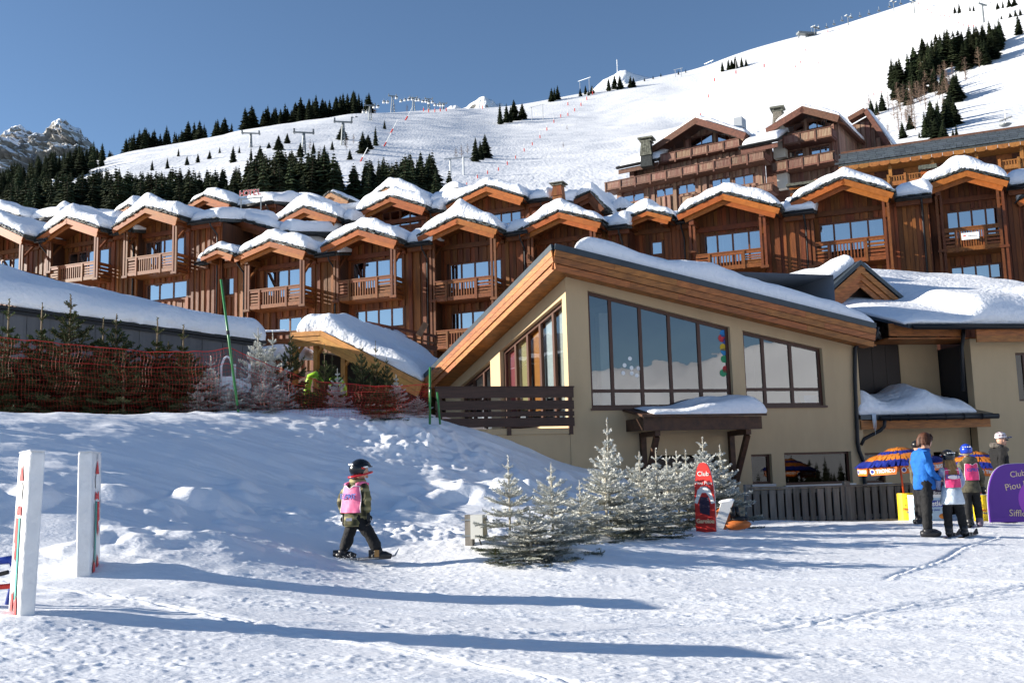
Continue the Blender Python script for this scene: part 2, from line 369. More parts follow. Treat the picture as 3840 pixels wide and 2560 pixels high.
# ski tracks: long shallow grooves with a thrown-up lip on one side
_tracks = []
_tr = random.Random(3)
for k in range(150):
    x0 = _tr.uniform(-9, 16); y0 = _tr.uniform(4.5, 21); a = _tr.gauss(0, .17) + (.5 if _tr.random() < .16 else 0) * _tr.choice((-1, 1)); L = _tr.uniform(2.5, 12)
    _tracks.append((x0, y0, a, L, _tr.uniform(-.05, .05), _tr.uniform(.028, .06), _tr.uniform(.012, .026)))
def ground_detail(x, y):
    z = np.zeros_like(x)
    bank = smooth01((ground_base_cache - .55) / .5)                   # the bank is smoother than the piste
    piste = 1 - bank
    wx = x + .35 * (fbm(x * .6, y * .6, 2, 5) - .5); wy = y + .35 * (fbm(x * .6, y * .6, 2, 6) - .5)
    # ploughed ridges running along the direction of travel
    r1 = fbm(wx * .8, wy * 4.2, 4, 11, True) - .55
    z += piste * .018 * r1
    r2 = fbm(wx * 2.2, wy * 13.0, 3, 21) - .5
    z += piste * .013 * r2
    lump = np.clip(fbm(x * 3.2, y * 4.6, 3, 31) - .56, 0, 1) * smooth01((fbm(x * .5, y * .7, 2, 77) - .42) * 5)
    z += piste * .024 * lump
    cr = np.clip(fbm(x * 13, y * 19, 2, 41) - .50, 0, 1)
    z += piste * .026 * cr * smooth01((fbm(x * .9, y * 1.6, 2, 43) - .25) * 3)
    yr = y[:, 0]
    for x0, y0, a, L, k, w, h in _tracks:
        ca, sa = math.cos(a), math.sin(a); ext = abs(sa) * L / 2 + abs(k) * L * L * .03 + .5
        j0, j1 = np.searchsorted(yr, [y0 - ext, y0 + ext])
        if j1 - j0 < 2: continue
        X_, Y_ = x[j0:j1], y[j0:j1]
        m0 = (np.abs(X_ - x0) < L / 2 + .5); cols = np.where(m0.any(0))[0]
        if len(cols) < 2: continue
        c0, c1 = cols[0], cols[-1] + 1; X_, Y_ = X_[:, c0:c1], Y_[:, c0:c1]
        s = (X_ - x0) * ca + (Y_ - y0) * sa; t = -(X_ - x0) * sa + (Y_ - y0) * ca - k * s * s * .12 - .05 * np.sin(s * 1.7 + x0)
        e = smooth01((s + L / 2) / .5) * smooth01((L / 2 - s) / .5) * (np.abs(t) < .4)
        z[j0:j1, c0:c1] += piste[j0:j1, c0:c1] * e * h * (-.9 * np.exp(-(t / w) ** 2) + .6 * np.exp(-((t + 1.9 * w) / (.8 * w)) ** 2) * (.5 + vnoise(s * 9, t * 3 + x0, 9)))
    # bank: broad wind-packed undulation, slide marks, and lumps along crest and foot
    z += bank * .20 * (fbm(x * .55, y * .7, 3, 51) - .5) + bank * .05 * (fbm(x * 2.4, y * 2.8, 3, 57) - .5)
    z += bank * .07 * (fbm((x + y * .9) * .35, (y - x * .25) * 2.6, 3, 61, True) - .5)
    foot = np.exp(-((ground_base_cache - .62) / .42) ** 2)
    z += foot * .60 * np.clip(fbm(x * 1.1, y * 1.3, 3, 71) - .46, 0, 1) * 1.5
    rub = np.exp(-((x + 1.9) / 1.9) ** 2) * np.exp(-((y - 22.2) / 1.4) ** 2) + .6 * np.exp(-((x + 2.1) / 2.2) ** 2) * np.exp(-((y - 15.3) / .8) ** 2) \
        + .22 * np.exp(-((x + .2) / 1.3) ** 2) * np.exp(-((y - 15.0) / .7) ** 2) + .12 * np.exp(-((x - .6) / 1.6) ** 2) * np.exp(-((y - 22.8) / 1.1) ** 2)
    z += rub * (.42 * np.clip(fbm(x * 2.6, y * 2.6, 3, 81) - .42, 0, 1) + .16 * (fbm(x * 7, y * 7, 3, 83) - .5))
    crest = np.exp(-((y - 22) / .7) ** 2) * (x < -2)
    z += crest * .16 * (fbm(x * 1.6, y * 1.6, 3, 91) - .5)
    return z
_nu, _nv = 760, 780
_us = np.linspace(-620, 4460, _nu); _tx = (_us - 1920) / FPX
_k = np.linspace(0, 1, _nv); _ys = 4.3 + (27.5 - 4.3) * (.50 * _k + .50 * _k ** 2)
_Y, _T = np.meshgrid(_ys, _tx, indexing='ij'); _X = _T * _Y
ground_base_cache = ground_base(_X, _Y)
_Z = ground_base_cache + ground_detail(_X, _Y)
_me = np_mesh('snow_field', np.stack([_X, _Y, _Z], 2).reshape(-1, 3), grid_faces(_nu, _nv), snow_ground_m)
tag(link('snow_field', _me), 'trampled white snow of the nursery slope and the shaded bank', kind='structure')
_zs = _Z
def gsurf(x, y):                                                       # displaced surface height
    j = np.interp(y, _ys, np.arange(_nv)); i = np.interp(x / y, _tx, np.arange(_nu))
    j0 = int(min(j, _nv - 2)); i0 = int(min(i, _nu - 2)); fj = j - j0; fi = i - i0
    return float((_zs[j0, i0] * (1 - fi) + _zs[j0, i0 + 1] * fi) * (1 - fj) + (_zs[j0 + 1, i0] * (1 - fi) + _zs[j0 + 1, i0 + 1] * fi) * fj)

# apron of snow around and behind the near field, up to the foot of the ski slope
def mid_z(x, y):
    zz = np.interp(y, [-400, -60, 0, 4.3, 20, 27, 34, 45, 60, 80, 105, 140], [-14, -3, -.25, -.22, .1, 1.2, 2.2, 3.6, 7.0, 13, 21, 33])
    side = np.where(y < 27.5, np.where(x < -8, .0, -.2) , 0)
    hole = (y < 27.2) & (np.abs(x) < np.clip(y, 4.4, 27) * .66 + .2) & (y > 4.4)
    rt = smooth01((x - 1) / 4) * smooth01((44 - y) / 8) * (y > 0)
    zz = zz * (1 - rt) + np.minimum(zz, -1.0) * rt
    return zz + side - np.where(hole, 1.4, 0)
_nu2, _nv2 = 90, 110
_xs2 = np.linspace(-160, 160, _nu2); _ys2 = np.concatenate([np.linspace(-400, -4, 30), np.linspace(0, 28, 40), np.linspace(30, 145, 40)])
_Y2, _X2 = np.meshgrid(_ys2, _xs2, indexing='ij')
_w2 = np.clip((np.abs(_Y2)) / 30, 1, 6); _X2 = _X2 * np.where(_Y2 < 0, _w2, 1)
_Z2 = mid_z(_X2, _Y2)
tag(link('snow_apron', np_mesh('snow_apron', np.stack([_X2, _Y2, _Z2], 2).reshape(-1, 3), grid_faces(_nu2, _nv2), snow_m)), 'snow covered ground between and behind the buildings', kind='structure')

# ------------------------------------------------------------------ ski slope
_sk = np.array([(-900, 1000, 520), (-300, 830, 560), (0, 735, 600), (160, 690, 620), (320, 655, 640), (460, 615, 660), (570, 592, 680), (735, 560, 700), (915, 512, 730), (1060, 480, 760), (1240, 447, 790),
    (1355, 424, 820), (1470, 424, 840), (1640, 410, 860), (1850, 405, 880), (1960, 392, 880), (2120, 362, 890), (2290, 330, 900), (2450, 292, 920), (2610, 262, 930), (2780, 196, 940), (2940, 150, 940), (3100, 112, 940),
    (3270, 58, 940), (3430, 6, 940), (3600, -60, 940), (3840, -130, 950), (4300, -200, 960), (4900, -260, 960)], float)
def sky_v(u): return np.interp(u, _sk[:, 0], _sk[:, 1])
def sky_d(u): return np.interp(u, _sk[:, 0], _sk[:, 2])
D0, Z0 = 128.0, 28.0
def _sm(u, f, w=60):
    return sum(f(u + k * w / 2) for k in (-2, -1, 0, 1, 2)) / 5
def hill_prof(u, t):
    """column u of the slope, t in 0..1 from the foot to the crest -> x, y, z"""
    vs_ = _sm(u, sky_v); d1 = _sm(u, sky_d)
    d = D0 + (d1 - D0) * t
    vh = 1770 - ROLL * (u - 1920)
    # exact ray height at the crest
    q = _F[:, None] * FPX + _R[:, None] * (np.ravel(u) - 1920) - _U[:, None] * (np.ravel(vs_) - 1280)
    q = q / q[1]; tx = q[0].reshape(np.shape(u)); tz = q[2].reshape(np.shape(u))
    z1 = CAM[2] + tz * d1
    g = t + .10 * np.sin(np.pi * t) * np.sin(u / 700.0 + 1.0) * t
    z = Z0 + (z1 - Z0) * g
    # shallow terraces of the crossing pistes on the right half
    rt = smooth01((u - 2300) / 500) * smooth01((4300 - u) / 300)
    z = z + rt * 7.0 * np.sin(t * 17.0 + u / 1500.) * smooth01(t * 3) * smooth01((1 - t) * 5)
    x = tx * d
    n = (fbm(x * .012, d * .012, 4, 3) - .5) * 4.5 * smooth01(t * 6) * smooth01((1 - t) * 9) + (fbm(x * .06, d * .06, 3, 8) - .5) * 1.3 * smooth01(t * 6) * smooth01((1 - t) * 14)
    return x, d, z + n
_nu3, _nv3 = 420, 300
_u3 = np.linspace(-900, 4900, _nu3); _t3 = np.linspace(0, 1, _nv3)
_T3, _U3 = np.meshgrid(_t3, _u3, indexing='ij')
_X3, _Y3, _Z3 = hill_prof(_U3, _T3)
_back = []
for k in (1, 2, 3, 4):
    _back.append(np.stack([_X3[-1] * (1 + .05 * k), _Y3[-1] + 45 * k, _Z3[-1] - 12 * k * k], 1))
_front = np.stack([_X3[0], _Y3[0] - 12, _Z3[0] - 8], 1)
_V3 = np.concatenate([_front, np.stack([_X3, _Y3, _Z3], 2).reshape(-1, 3)] + _back)
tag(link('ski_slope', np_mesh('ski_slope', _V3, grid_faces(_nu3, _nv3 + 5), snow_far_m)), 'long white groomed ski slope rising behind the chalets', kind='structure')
def hill_at(u, v):
    """point of the slope seen at a photo pixel"""
    t = np.linspace(0, 1, 400); x, y, z = hill_prof(np.full(400, float(u)), t)
    pv = np.array([proj((a, b, c))[1] for a, b, c in zip(x, y, z)])
    k = int(np.argmax(pv <= v)) if np.any(pv <= v) else 399
    return np.array([x[k], y[k], z[k]])
# ------------------------------------------------------------------ snow helpers
def snow_surface(base, ls, lt, th, parent, name='snow_cap', nu=40, nv=24, rs=.35, rt=.35, seed=0, amp=.05, freq=1.1, over=.10, thfn=None, rough_front=0.0, mat_=None):
    """thick snow lying on base(s, t) (s, t in 0..1; ls, lt lengths in metres): round edges, uneven top"""
    mb = MB()
    def sp(n, L, r):
        a = min(.45, r / L); k = np.linspace(0, 1, n); q = max(4, n // 4)
        e = a * (1 - np.cos(np.linspace(0, math.pi / 2, q))); return np.concatenate([e, np.linspace(a, 1 - a, n - 2 * q + 2)[1:-1], 1 - e[::-1]])
    S = sp(nu, ls, rs); T = sp(nv, lt, rt)
    Bp = np.array([[base(a_, b_) for a_ in S] for b_ in T], float)
    def e(x, L, r):
        k = np.clip(np.minimum(x, 1 - x) * L / r, 0, 1); return np.sqrt(np.clip(1 - (1 - k) ** 2, 0, 1))
    es = e(S, ls, rs)[None, :] * np.ones((len(T), 1)); et = e(T, lt, rt)[:, None] * np.ones((1, len(S))); pr = es * et
    tk = th * np.array([[thfn(a_, b_) if thfn else 1.0 for a_ in S] for b_ in T])
    X, Y_, Z_ = Bp[..., 0], Bp[..., 1], Bp[..., 2]
    n = fbm(X * freq + seed * 3.7, Y_ * freq + Z_ * .6, 3, seed) - .5; n2 = fbm(X * 6 + seed, (Z_ + tk * pr) * 9 + Y_ * 2, 3, seed + 5) - .5
    top = np.maximum(tk * pr * (1 + .5 * n), 0) + amp * 1.6 * n * pr + rough_front * n2 * (1 - et) * pr * 2
    ds = np.gradient(Bp, axis=1); dt = np.gradient(Bp, axis=0)
    ds /= np.linalg.norm(ds, axis=2, keepdims=True) + 1e-9; dt /= np.linalg.norm(dt, axis=2, keepdims=True) + 1e-9
    bs = over * np.sin(np.pi * es) * np.where(S > .5, 1, -1)[None, :] * et ** .5; bt = over * np.sin(np.pi * et) * np.where(T > .5, 1, -1)[:, None] * es ** .5
    Q = Bp + ds * (bs + rough_front * n2 * (1 - es))[..., None] + dt * (bt + rough_front * 1.4 * n2 * (1 - et) * es)[..., None]
    Q[..., 2] += top
    return link(name, np_mesh(name, Q.reshape(-1, 3), grid_faces(len(S), len(T)), mat_ or snow_m), parent)
def quad_base(p00, p10, p11, p01):
    a, b, c, d = [np.array(p, float) for p in (p00, p10, p11, p01)]
    return lambda s, t: (a * (1 - s) + b * s) * (1 - t) + (d * (1 - s) + c * s) * t
def slab(p, th, up=(0, 0, 1)):                       # quad slab: p are the top corners
    p = [np.array(q, float) for q in p]; d = np.array(up, float) * th
    return MB().hexa([q - d for q in p] + p)

def wall_open(x0, x1, zb, top, ops, y0, y1):
    """wall slab in the xz plane with openings; top(x) and each opening's head may slope; ops: (xa, xb, za, head(x))"""
    mb = MB(); xs = sorted(set([x0, x1] + [v for o in ops for v in o[:2]]))
    xs = [x for x in xs if x0 <= x <= x1]
    for a, b in zip(xs[:-1], xs[1:]):
        if b - a < 1e-5: continue
        m = (a + b) / 2; cur = [(zb, zb)]
        o = [q for q in ops if q[0] <= m <= q[1]]
        o.sort(key=lambda q: q[2])
        lo = (zb, zb)
        for q in o:
            if q[2] > zb + 1e-4: mb.prism([(a, lo[0]), (b, lo[1]), (b, q[2]), (a, q[2])], y0, y1)
            lo = (q[3](a), q[3](b))
        mb.prism([(a, lo[0]), (b, lo[1]), (b, top(b)), (a, top(a))], y0, y1)
    return mb
def lin(p, q):
    (xa, za), (xb, zb) = p, q
    return lambda x: za + (zb - za) * (x - xa) / (xb - xa)

def window(parent, x0, x1, z0, head, mull, y=.12, fw=.07, fd=.07, transom=None, fmat=None, gmat=None, name='window'):
    """glazed opening: frame mesh is the part, every pane a sub-part"""
    fmat = fmat or winframe_m; gmat = gmat or glass_m
    hd = head if callable(head) else (lambda x: head)
    mb = MB()
    def vert(x, w): mb.prism([(x - w / 2, z0), (x + w / 2, z0), (x + w / 2, hd(x + w / 2)), (x - w / 2, hd(x - w / 2))], y, y + fd)
    vert(x0 + fw / 2, fw); vert(x1 - fw / 2, fw)
    xs = [x0 + fw] + [v for v in mull] + [x1 - fw]
    for v in mull: vert(v, fw)
    mb2 = mb
    edges = [x0 + fw / 2] + list(mull) + [x1 - fw / 2]
    wins = []
    for a, b in zip(edges[:-1], edges[1:]):
        a2, b2 = a + fw / 2, b - fw / 2
        mb.prism([(a2, z0), (b2, z0), (b2, z0 + fw), (a2, z0 + fw)], y + .002, y + fd - .002)
        mb.prism([(a2, hd(a2) - fw), (b2, hd(b2) - fw), (b2, hd(b2)), (a2, hd(a2))], y + .002, y + fd - .002)
        if transom:
            mb.prism([(a2, transom - fw / 2), (b2, transom - fw / 2), (b2, transom + fw / 2), (a2, transom + fw / 2)], y + .002, y + fd - .002)
            wins.append([(a2, z0 + fw), (b2, z0 + fw), (b2, transom - fw / 2), (a2, transom - fw / 2)])
            wins.append([(a2, transom + fw / 2), (b2, transom + fw / 2), (b2, hd(b2) - fw), (a2, hd(a2) - fw)])
        else:
            wins.append([(a2, z0 + fw), (b2, z0 + fw), (b2, hd(b2) - fw), (a2, hd(a2) - fw)])
    w = mb.build(name, fmat, parent)
    for q in wins:
        if q[2][1] - q[1][1] > .02 or q[3][1] - q[0][1] > .02:
            q = [q[0], q[1], (q[2][0], max(q[2][1], q[1][1] + .01)), (q[3][0], max(q[3][1], q[0][1] + .01))]
            MB().add([(x, y + fd * .5, z) for x, z in q], [(0, 1, 2, 3)]).build('pane', gmat, w)
    return w
def room(parent, x0, x1, z0, z1, y0, y1, m=None, name='room'):
    mb = MB(); mb.add([(x0, y0, z0), (x1, y0, z0), (x1, y1, z0), (x0, y1, z0), (x0, y0, z1), (x1, y0, z1), (x1, y1, z1), (x0, y1, z1)],
                      [(0, 1, 2, 3), (7, 6, 5, 4), (1, 5, 6, 2), (2, 6, 7, 3), (3, 7, 4, 0)])
    return mb.build(name, m or room_m, parent)

# ------------------------------------------------------------------ the cream plaster building
_c = P(2140, 1650, 25.0)
FB = Frame((_c[0], _c[1], -.45), 16.0)
FL = Frame((_c[0], _c[1], -.45), -63.0)
B = fthing('plaster_building', 'cream plastered building with timber fascia and big slanted window in front of the chalets', 'building', FB)
def L2B(p):                          # FL-local -> FB-local
    return FB.loc(FL.w(*p))
ov = -.55
# apex of the two rakes: meeting of both overhang planes
_a = FB.yaw; _M = np.array([FB.ey[:2], FL.ey[:2]]); _rhs = np.array([FB.ey[:2] @ FB.o[:2] + ov, FL.ey[:2] @ FL.o[:2] + ov])
_ap = np.linalg.solve(_M, _rhs)
_zA = P(2091, 917, _ap[1])[2]
A_ = FB.loc((_ap[0], _ap[1], _zA))
_e = FB.hit(3278, 1215, ov); E_ = np.array([_e[0], ov, _e[1]])
_g = FL.hit(1584, 1418, ov); G_ = L2B((_g[0], ov, _g[1]))
bis = np.array([FB.ex + (-FL.ex)]).ravel(); bis = bis / np.linalg.norm(bis); RB = np.array([bis @ FB.ex, bis @ FB.ey, 0.0])   # ridge direction in FB
# walls
_xr = FB.hit(3226, 1480)[0]
rake = lin((A_[0], A_[2] - .42), (E_[0], E_[2] - .42))
w1 = [FB.hit(2204, 1088), FB.hit(2218, 1530), FB.hit(2740, 1226), FB.hit(2750, 1527)]
wx0, wx1 = (w1[0][0] + w1[1][0]) / 2, (w1[2][0] + w1[3][0]) / 2; wz0 = w1[1][1]
head1 = lin((wx0, w1[0][1]), (wx1, w1[2][1]))
w2 = [FB.hit(2788, 1238), FB.hit(2797, 1522), FB.hit(3085, 1306), FB.hit(3094, 1521)]
vx0, vx1 = (w2[0][0] + w2[1][0]) / 2, (w2[2][0] + w2[3][0]) / 2; vz0 = w2[1][1]
head2 = lin((vx0, w2[0][1]), (vx1, w2[2][1]))
l1 = FB.hit(2816, 1703), FB.hit(2899, 1812); l2 = FB.hit(2940, 1697), FB.hit(3199, 1810)
dr = FB.hit(2440, 1708), FB.hit(2716, 1960)
ops = [(wx0, wx1, wz0, head1), (vx0, vx1, vz0, head2), (l1[0][0], l1[1][0], l1[1][1], lambda x: l1[0][1]), (l2[0][0], l2[1][0], l2[1][1], lambda x: l2[0][1]),
       (dr[0][0], dr[1][0], .15, lambda x: dr[0][1])]
wall_open(0, _xr, -.6, rake, ops, 0, .32).build('front_wall', plaster_m, B)
_, zdeck = FB.hit(2000, 1606, .0)
# left wall (in sun) with its two window groups
t1 = FL.hit(2107, 1118), FL.hit(1874, 1316); t2 = FL.hit(1838, 1352), FL.hit(1727, 1449)
lw_x1, lw_x0 = t1[0][0], t1[1][0]; ls_x1, ls_x0 = t2[0][0], t2[1][0]
hL1 = lin((lw_x0, t1[1][1]), (lw_x1, t1[0][1])); hL2 = lin((ls_x0, t2[1][1] + .02), (ls_x1, t2[0][1]))
rakeL = lin((_g[0], _g[1] - .42), (0.0, A_[2] - .48))
_lxe = _g[0] + .6
zsill = zdeck + .12
_q = wall_open(_lxe, -.004, -.6, rakeL, [(lw_x0, lw_x1, zsill, hL1), (ls_x0, ls_x1, min(zsill, t2[1][1] - .5), hL2)], 0, .32)
_q.v = [tuple(L2B(p)) for p in _q.v]; _q.build('side_wall', plaster_m, B)
# back closure so that no light leaks through
MB().add([tuple(p) for p in (A_ + RB * 9 + (0, 0, -7), E_ + RB * 9 + (0, 0, -6), E_ + RB * 9 + (0, 0, -.3), A_ + RB * 9 + (0, 0, -.3))], [(0, 1, 2, 3)]).build('back_wall', plaster_m, B)
MB().add([tuple(p) for p in (G_ + RB * 9 + (0, 0, -6), A_ + RB * 9 + (0, 0, -7), A_ + RB * 9 + (0, 0, -.3), G_ + RB * 9 + (0, 0, -.3))], [(0, 1, 2, 3)]).build('back_wall', plaster_m, B)
# end wall on the right, seen past the corner
MB().box(_xr - .3, _xr - .004, .33, 6, -.6, rake(_xr)).build('end_wall', plaster_m, B)
# roof slabs
slab([A_, E_, E_ + RB * 9, A_ + RB * 9], .20).build('roof', flash_m, B)
slab([G_, A_ + (0, 0, -.004), A_ + RB * 9 + (0, 0, -.004), G_ + RB * 9], .20).build('roof', flash_m, B)
# zinc edge on top of the rakes
def along(p, q, t): return p + (q - p) * t
def rake_boards(p, q, out, n=3, h=.17, drop=-.03, nm='fascia_plank', seed=1, segs=4):
    r = random.Random(seed); d = (q - p); L = np.linalg.norm(d); d = d / L; upv = np.array([0, 0, 1.0]) - d * d[2]; upv /= np.linalg.norm(upv)
    for k in range(n):
        ts = [0.0] + sorted(min(max((i + r.uniform(-.25, .25)) / segs, .05), .95) for i in range(1, segs)) + [1.0]
        for a, b in zip(ts[:-1], ts[1:]):
            off = -upv * (drop + h * (k + .5)) + out * (.02 if k == n - 1 else .06) * -1
            piece_bar(nm, fascia_m, B, p + d * L * a + off, p + d * L * b - d * .006 + off, .05, h - .014, up=tuple(upv))
_outF = np.array([0, 1.0, 0]); _outL = FB.loc(FB.o + FL.ey) 
rake_boards(A_ + (0, 0, -.17), E_ + (0, 0, -.17), -_outF * -1.0 * 1.0, seed=4, segs=5)
rake_boards(G_ + (0, 0, -.17), A_ + (0, 0, -.17), _outL, seed=9, segs=4)
for (p, q, o_) in ((A_, E_, _outF), (G_, A_, _outL)):
    mb = MB(); mb.bar(p - o_ * .05 + (0, 0, -.06), q - o_ * .05 + (0, 0, -.06), .07, .15); mb.build('edge_flashing', flash_m, B)
    mb = MB(); d = o_ * .27; z = np.array([0, 0, -.60]); mb.hexa([p + z - d * .1 , q + z - d * .1, q + z + d * 2.0, p + z + d * 2.0, p + z - d * .1 + (0, 0, .03), q + z - d * .1 + (0, 0, .03), q + z + d * 2.0 + (0, 0, .03), p + z + d * 2.0 + (0, 0, .03)])
    mb.build('soffit', fascia_m, B)
# snow on the right slope
_sA = along(A_, E_, .055) + RB * .15; _sE = along(A_, E_, .995) + RB * .10
snow_surface(quad_base(_sA, _sE, _sE + RB * 7, _sA + RB * 7), 9.0, 7.0, .50, B, nu=90, nv=26, rs=.45, rt=.30, seed=3, amp=.05, freq=.8, over=.06,
             thfn=lambda s, t: .85 + .25 * math.sin(s * 3.0 + .4) - .12 * s + .1 * math.sin(s * 17))
# windows
def mull(fr, us, v): return [fr.hit(u, v)[0] for u in us]
_, ztr = FB.hit(2470, 1463)
window(B, wx0, wx1, wz0, head1, mull(FB, (2303, 2415, 2524, 2635), 1400), transom=ztr, fw=.085)
window(B, vx0, vx1, vz0, head2, mull(FB, (2874, 2977), 1400), transom=FB.hit(2930, 1458)[1], fw=.085)
low_glass_m = glass_mat('low_glass', .02, (.35, .36, .36))
window(B, l1[0][0], l1[1][0], l1[1][1], l1[0][1], [], fw=.06, gmat=low_glass_m)
window(B, l2[0][0], l2[1][0], l2[1][1], l2[0][1], [], fw=.06, gmat=low_glass_m)
for q in (l1, l2):
    MB().box(q[0][0] - .05, q[1][0] + .05, -.07, .1, q[1][1] - .07, q[1][1] - .005).build('window_sill', metal_m, B)
for (a, b, z) in ((wx0, wx1, wz0), (vx0, vx1, vz0)):
    MB().box(a - .03, b + .03, -.05, .12, z - .06, z - .004).build('window_sill', winframe_m, B)
MB().box(dr[0][0] + .08, dr[1][0] - .08, .2, .26, .15, dr[0][1] - .08).build('entrance_door', door_dark_m, B)
_w = window(B, lw_x0, lw_x1, zsill, hL1, [lw_x0 + (lw_x1 - lw_x0) * k / 5 for k in (1, 2, 3, 4)], fw=.10, fd=.09)
_w2 = window(B, ls_x0, ls_x1, min(zsill, t2[1][1] - .5), hL2, [ls_x0 + (ls_x1 - ls_x0) * k / 3 for k in (1, 2)], fw=.10, fd=.09)
_mB = Matrix(((FL.ex @ FB.ex, FL.ey @ FB.ex, 0, 0), (FL.ex @ FB.ey, FL.ey @ FB.ey, 0, 0), (0, 0, 1, 0), (0, 0, 0, 1)))
for o in (_w, _w2): o.matrix_local = _mB
# coloured roller blinds behind the side windows
_bl = [(.50, .12, .13), (.62, .50, .24), (.68, .28, .06), (.72, .74, .72), (.74, .70, .60)]
for k, c in enumerate(_bl):
    bm_ = mat('blind_%d' % k, c, .8, 0, nscale=3, nstretch=(1, 1, 4), namp=.05)
    a = lw_x0 + (lw_x1 - lw_x0) * (k + .12) / 5; b = lw_x0 + (lw_x1 - lw_x0) * (k + .9) / 5
    zb = zsill + (.1, .5, .45, .75, .4)[k]
    mb = MB().prism([(a, zb), (b, zb), (b, hL1(b) - .1), (a, hL1(a) - .1)], .26, .275); mb.v = [tuple(L2B(p)) for p in mb.v]; mb.build('roller_blind', bm_, B)
# room behind the front windows: floor, white sloping ceiling, back wall, a partition
mb = MB(); zf = zdeck
mb.box(.3, _xr - .4, .34, 5.2, zf - .15, zf); mb.build('upper_floor', room_m, B)
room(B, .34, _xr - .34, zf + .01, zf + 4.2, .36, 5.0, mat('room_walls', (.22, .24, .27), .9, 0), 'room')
MB().box(wx0 + .9, wx0 + 1.25, 1.6, 1.9, zf, zf + 3.2).build('room_pillar', ceil_m, B)
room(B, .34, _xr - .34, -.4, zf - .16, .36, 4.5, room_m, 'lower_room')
# window stickers and a mobile of coloured discs hung in the last pane
for (u, v) in ((2362, 1344), (2342, 1369), (2368, 1379), (2394, 1381), (2337, 1398), (2369, 1399), (2388, 1407)):
    x, z = FB.hit(u, v, .15); mb = MB(); mb.add([(x + .055 * math.cos(a), .148, z + .055 * math.sin(a)) for a in [i * math.pi / 8 for i in range(16)]], [tuple(range(16))]); mb.build('round_sticker', white_m, B)
_cl = [(.03, .22, .55), (.55, .05, .06), (.05, .10, .40), (.62, .42, .03), (.04, .25, .50), (.04, .28, .12), (.50, .05, .05), (.05, .30, .14)]
for k, (u, v) in enumerate(((2712, 1250), (2706, 1268), (2722, 1280), (2712, 1302), (2716, 1318), (2716, 1346), (2722, 1384), (2712, 1398))):
    x, z = FB.hit(u, v, .15); mb = MB(); mb.add([(x + .10 * math.cos(a), .149, z + .10 * math.sin(a)) for a in [i * math.pi / 8 for i in range(16)]], [tuple(range(16))]); mb.build('paper_disc', mat('paper_%d' % k, _cl[k], .7, 0), B)
# plastic basket behind the small window
x, z = FB.hit(3037, 1498, .45); mb = MB(); mb.hexa([(x - .17, .42, z - .12), (x + .17, .42, z - .12), (x + .17, .62, z - .12), (x - .17, .62, z - .12), (x - .21, .40, z + .12), (x + .21, .40, z + .12), (x + .21, .64, z + .12), (x - .21, .64, z + .12)])
tag(mb.build('laundry_basket', mat('blue_plastic', (.08, .32, .62), .4, 0)), 'pale blue plastic basket behind the smaller upper window', 'basket'); bpy.data.objects['laundry_basket'].matrix_world = Matrix.Translation(FB.o) @ Matrix.Rotation(FB.yaw, 4, 'Z')
# deck in front of the sunny wall: slab, wall below, plank railing
rl = FB.hit(1632, 1500, -.05)[0]; rr = FB.hit(2149, 1500, -.05)[0]
MB().box(rl + .3, rr - .05, -.02, 9.0, zdeck - .14, zdeck).build('deck_slab', plaster_m, B)
MB().box(rl + .3, -.002, .02, .25, -.6, zdeck - .141).build('deck_wall', plaster_m, B)
zrt = FB.hit(1900, 1453, -.05)[1]
rg = MB().box(rl - .02, rr + .02, -.13, .0, zrt + .002, zrt + .03).build('railing', darkrail_m, B)
for u in (1650, 1908, 2140):
    x = FB.hit(u, 1520, -.05)[0]; piece('railing_post', darkrail_m, rg, x - .05, x + .05, -.05, .03, zdeck - .16, zrt)
for (va, vb) in ((1453, 1491), (1502, 1535), (1543, 1561), (1567, 1600)):
    za = FB.hit(1900, va, -.08)[1]; zb = FB.hit(1900, vb, -.08)[1]; piece('railing_plank', darkrail_m, rg, rl, rr, -.11, -.055, zb, za)
# door canopy on brackets, snow on it
ca = FB.hit(2412, 1590, -1.1); cb = FB.hit(2856, 1590, -1.1); zt = FB.hit(2600, 1562, -1.1)[1]; zb = FB.hit(2600, 1611, -1.1)[1]
cn = MB(); cn.box(ca[0], cb[0], -1.12, -.98, zb, zt); cn.box(ca[0], ca[0] + .12, -.979, -.004, zb + .02, zt - .01); cn.box(cb[0] - .12, cb[0], -.979, -.004, zb + .02, zt - .01)
cn.hexa([(ca[0] - .08, -1.25, zt + .002), (cb[0] + .08, -1.25, zt + .002), (cb[0] + .08, -.004, zt + .22), (ca[0] - .08, -.004, zt + .22), (ca[0] - .08, -1.25, zt + .06), (cb[0] + .08, -1.25, zt + .06), (cb[0] + .08, -.004, zt + .28), (ca[0] - .08, -.004, zt + .28)])
cano_m = mat('canopy_timber', (.10, .043, .021), .55, .1, nscale=6, namp=.3)
cn = cn.build('door_canopy', cano_m, B)
for x in (ca[0] + .42, cb[0] - .32):
    mb = MB(); mb.box(x - .07, x + .07, -.13, -.004, zb - 1.55, zb - .02); mb.box(x - .07, x + .07, -1.0, -.131, zb - .13, zb - .004)
    mb.bar((x, -.1, zb - 1.45), (x, -.92, zb - .14), .12, .13, up=(1, 0, 0)); mb.build('bracket', cano_m, cn)
_p = [(ca[0] + .25, -1.27, zt + .06), (cb[0] + .05, -1.27, zt + .06), (cb[0] + .05, -.05, zt + .28), (ca[0] + .25, -.05, zt + .28)]
snow_surface(quad_base(*_p), 3, 1.2, .30, cn, name='snow_cap', nu=44, nv=16, rs=.25, rt=.22, seed=12, amp=.04, over=.07, thfn=lambda s, t: .25 + .95 * smooth01((s - .2) / .45) * 1.0)
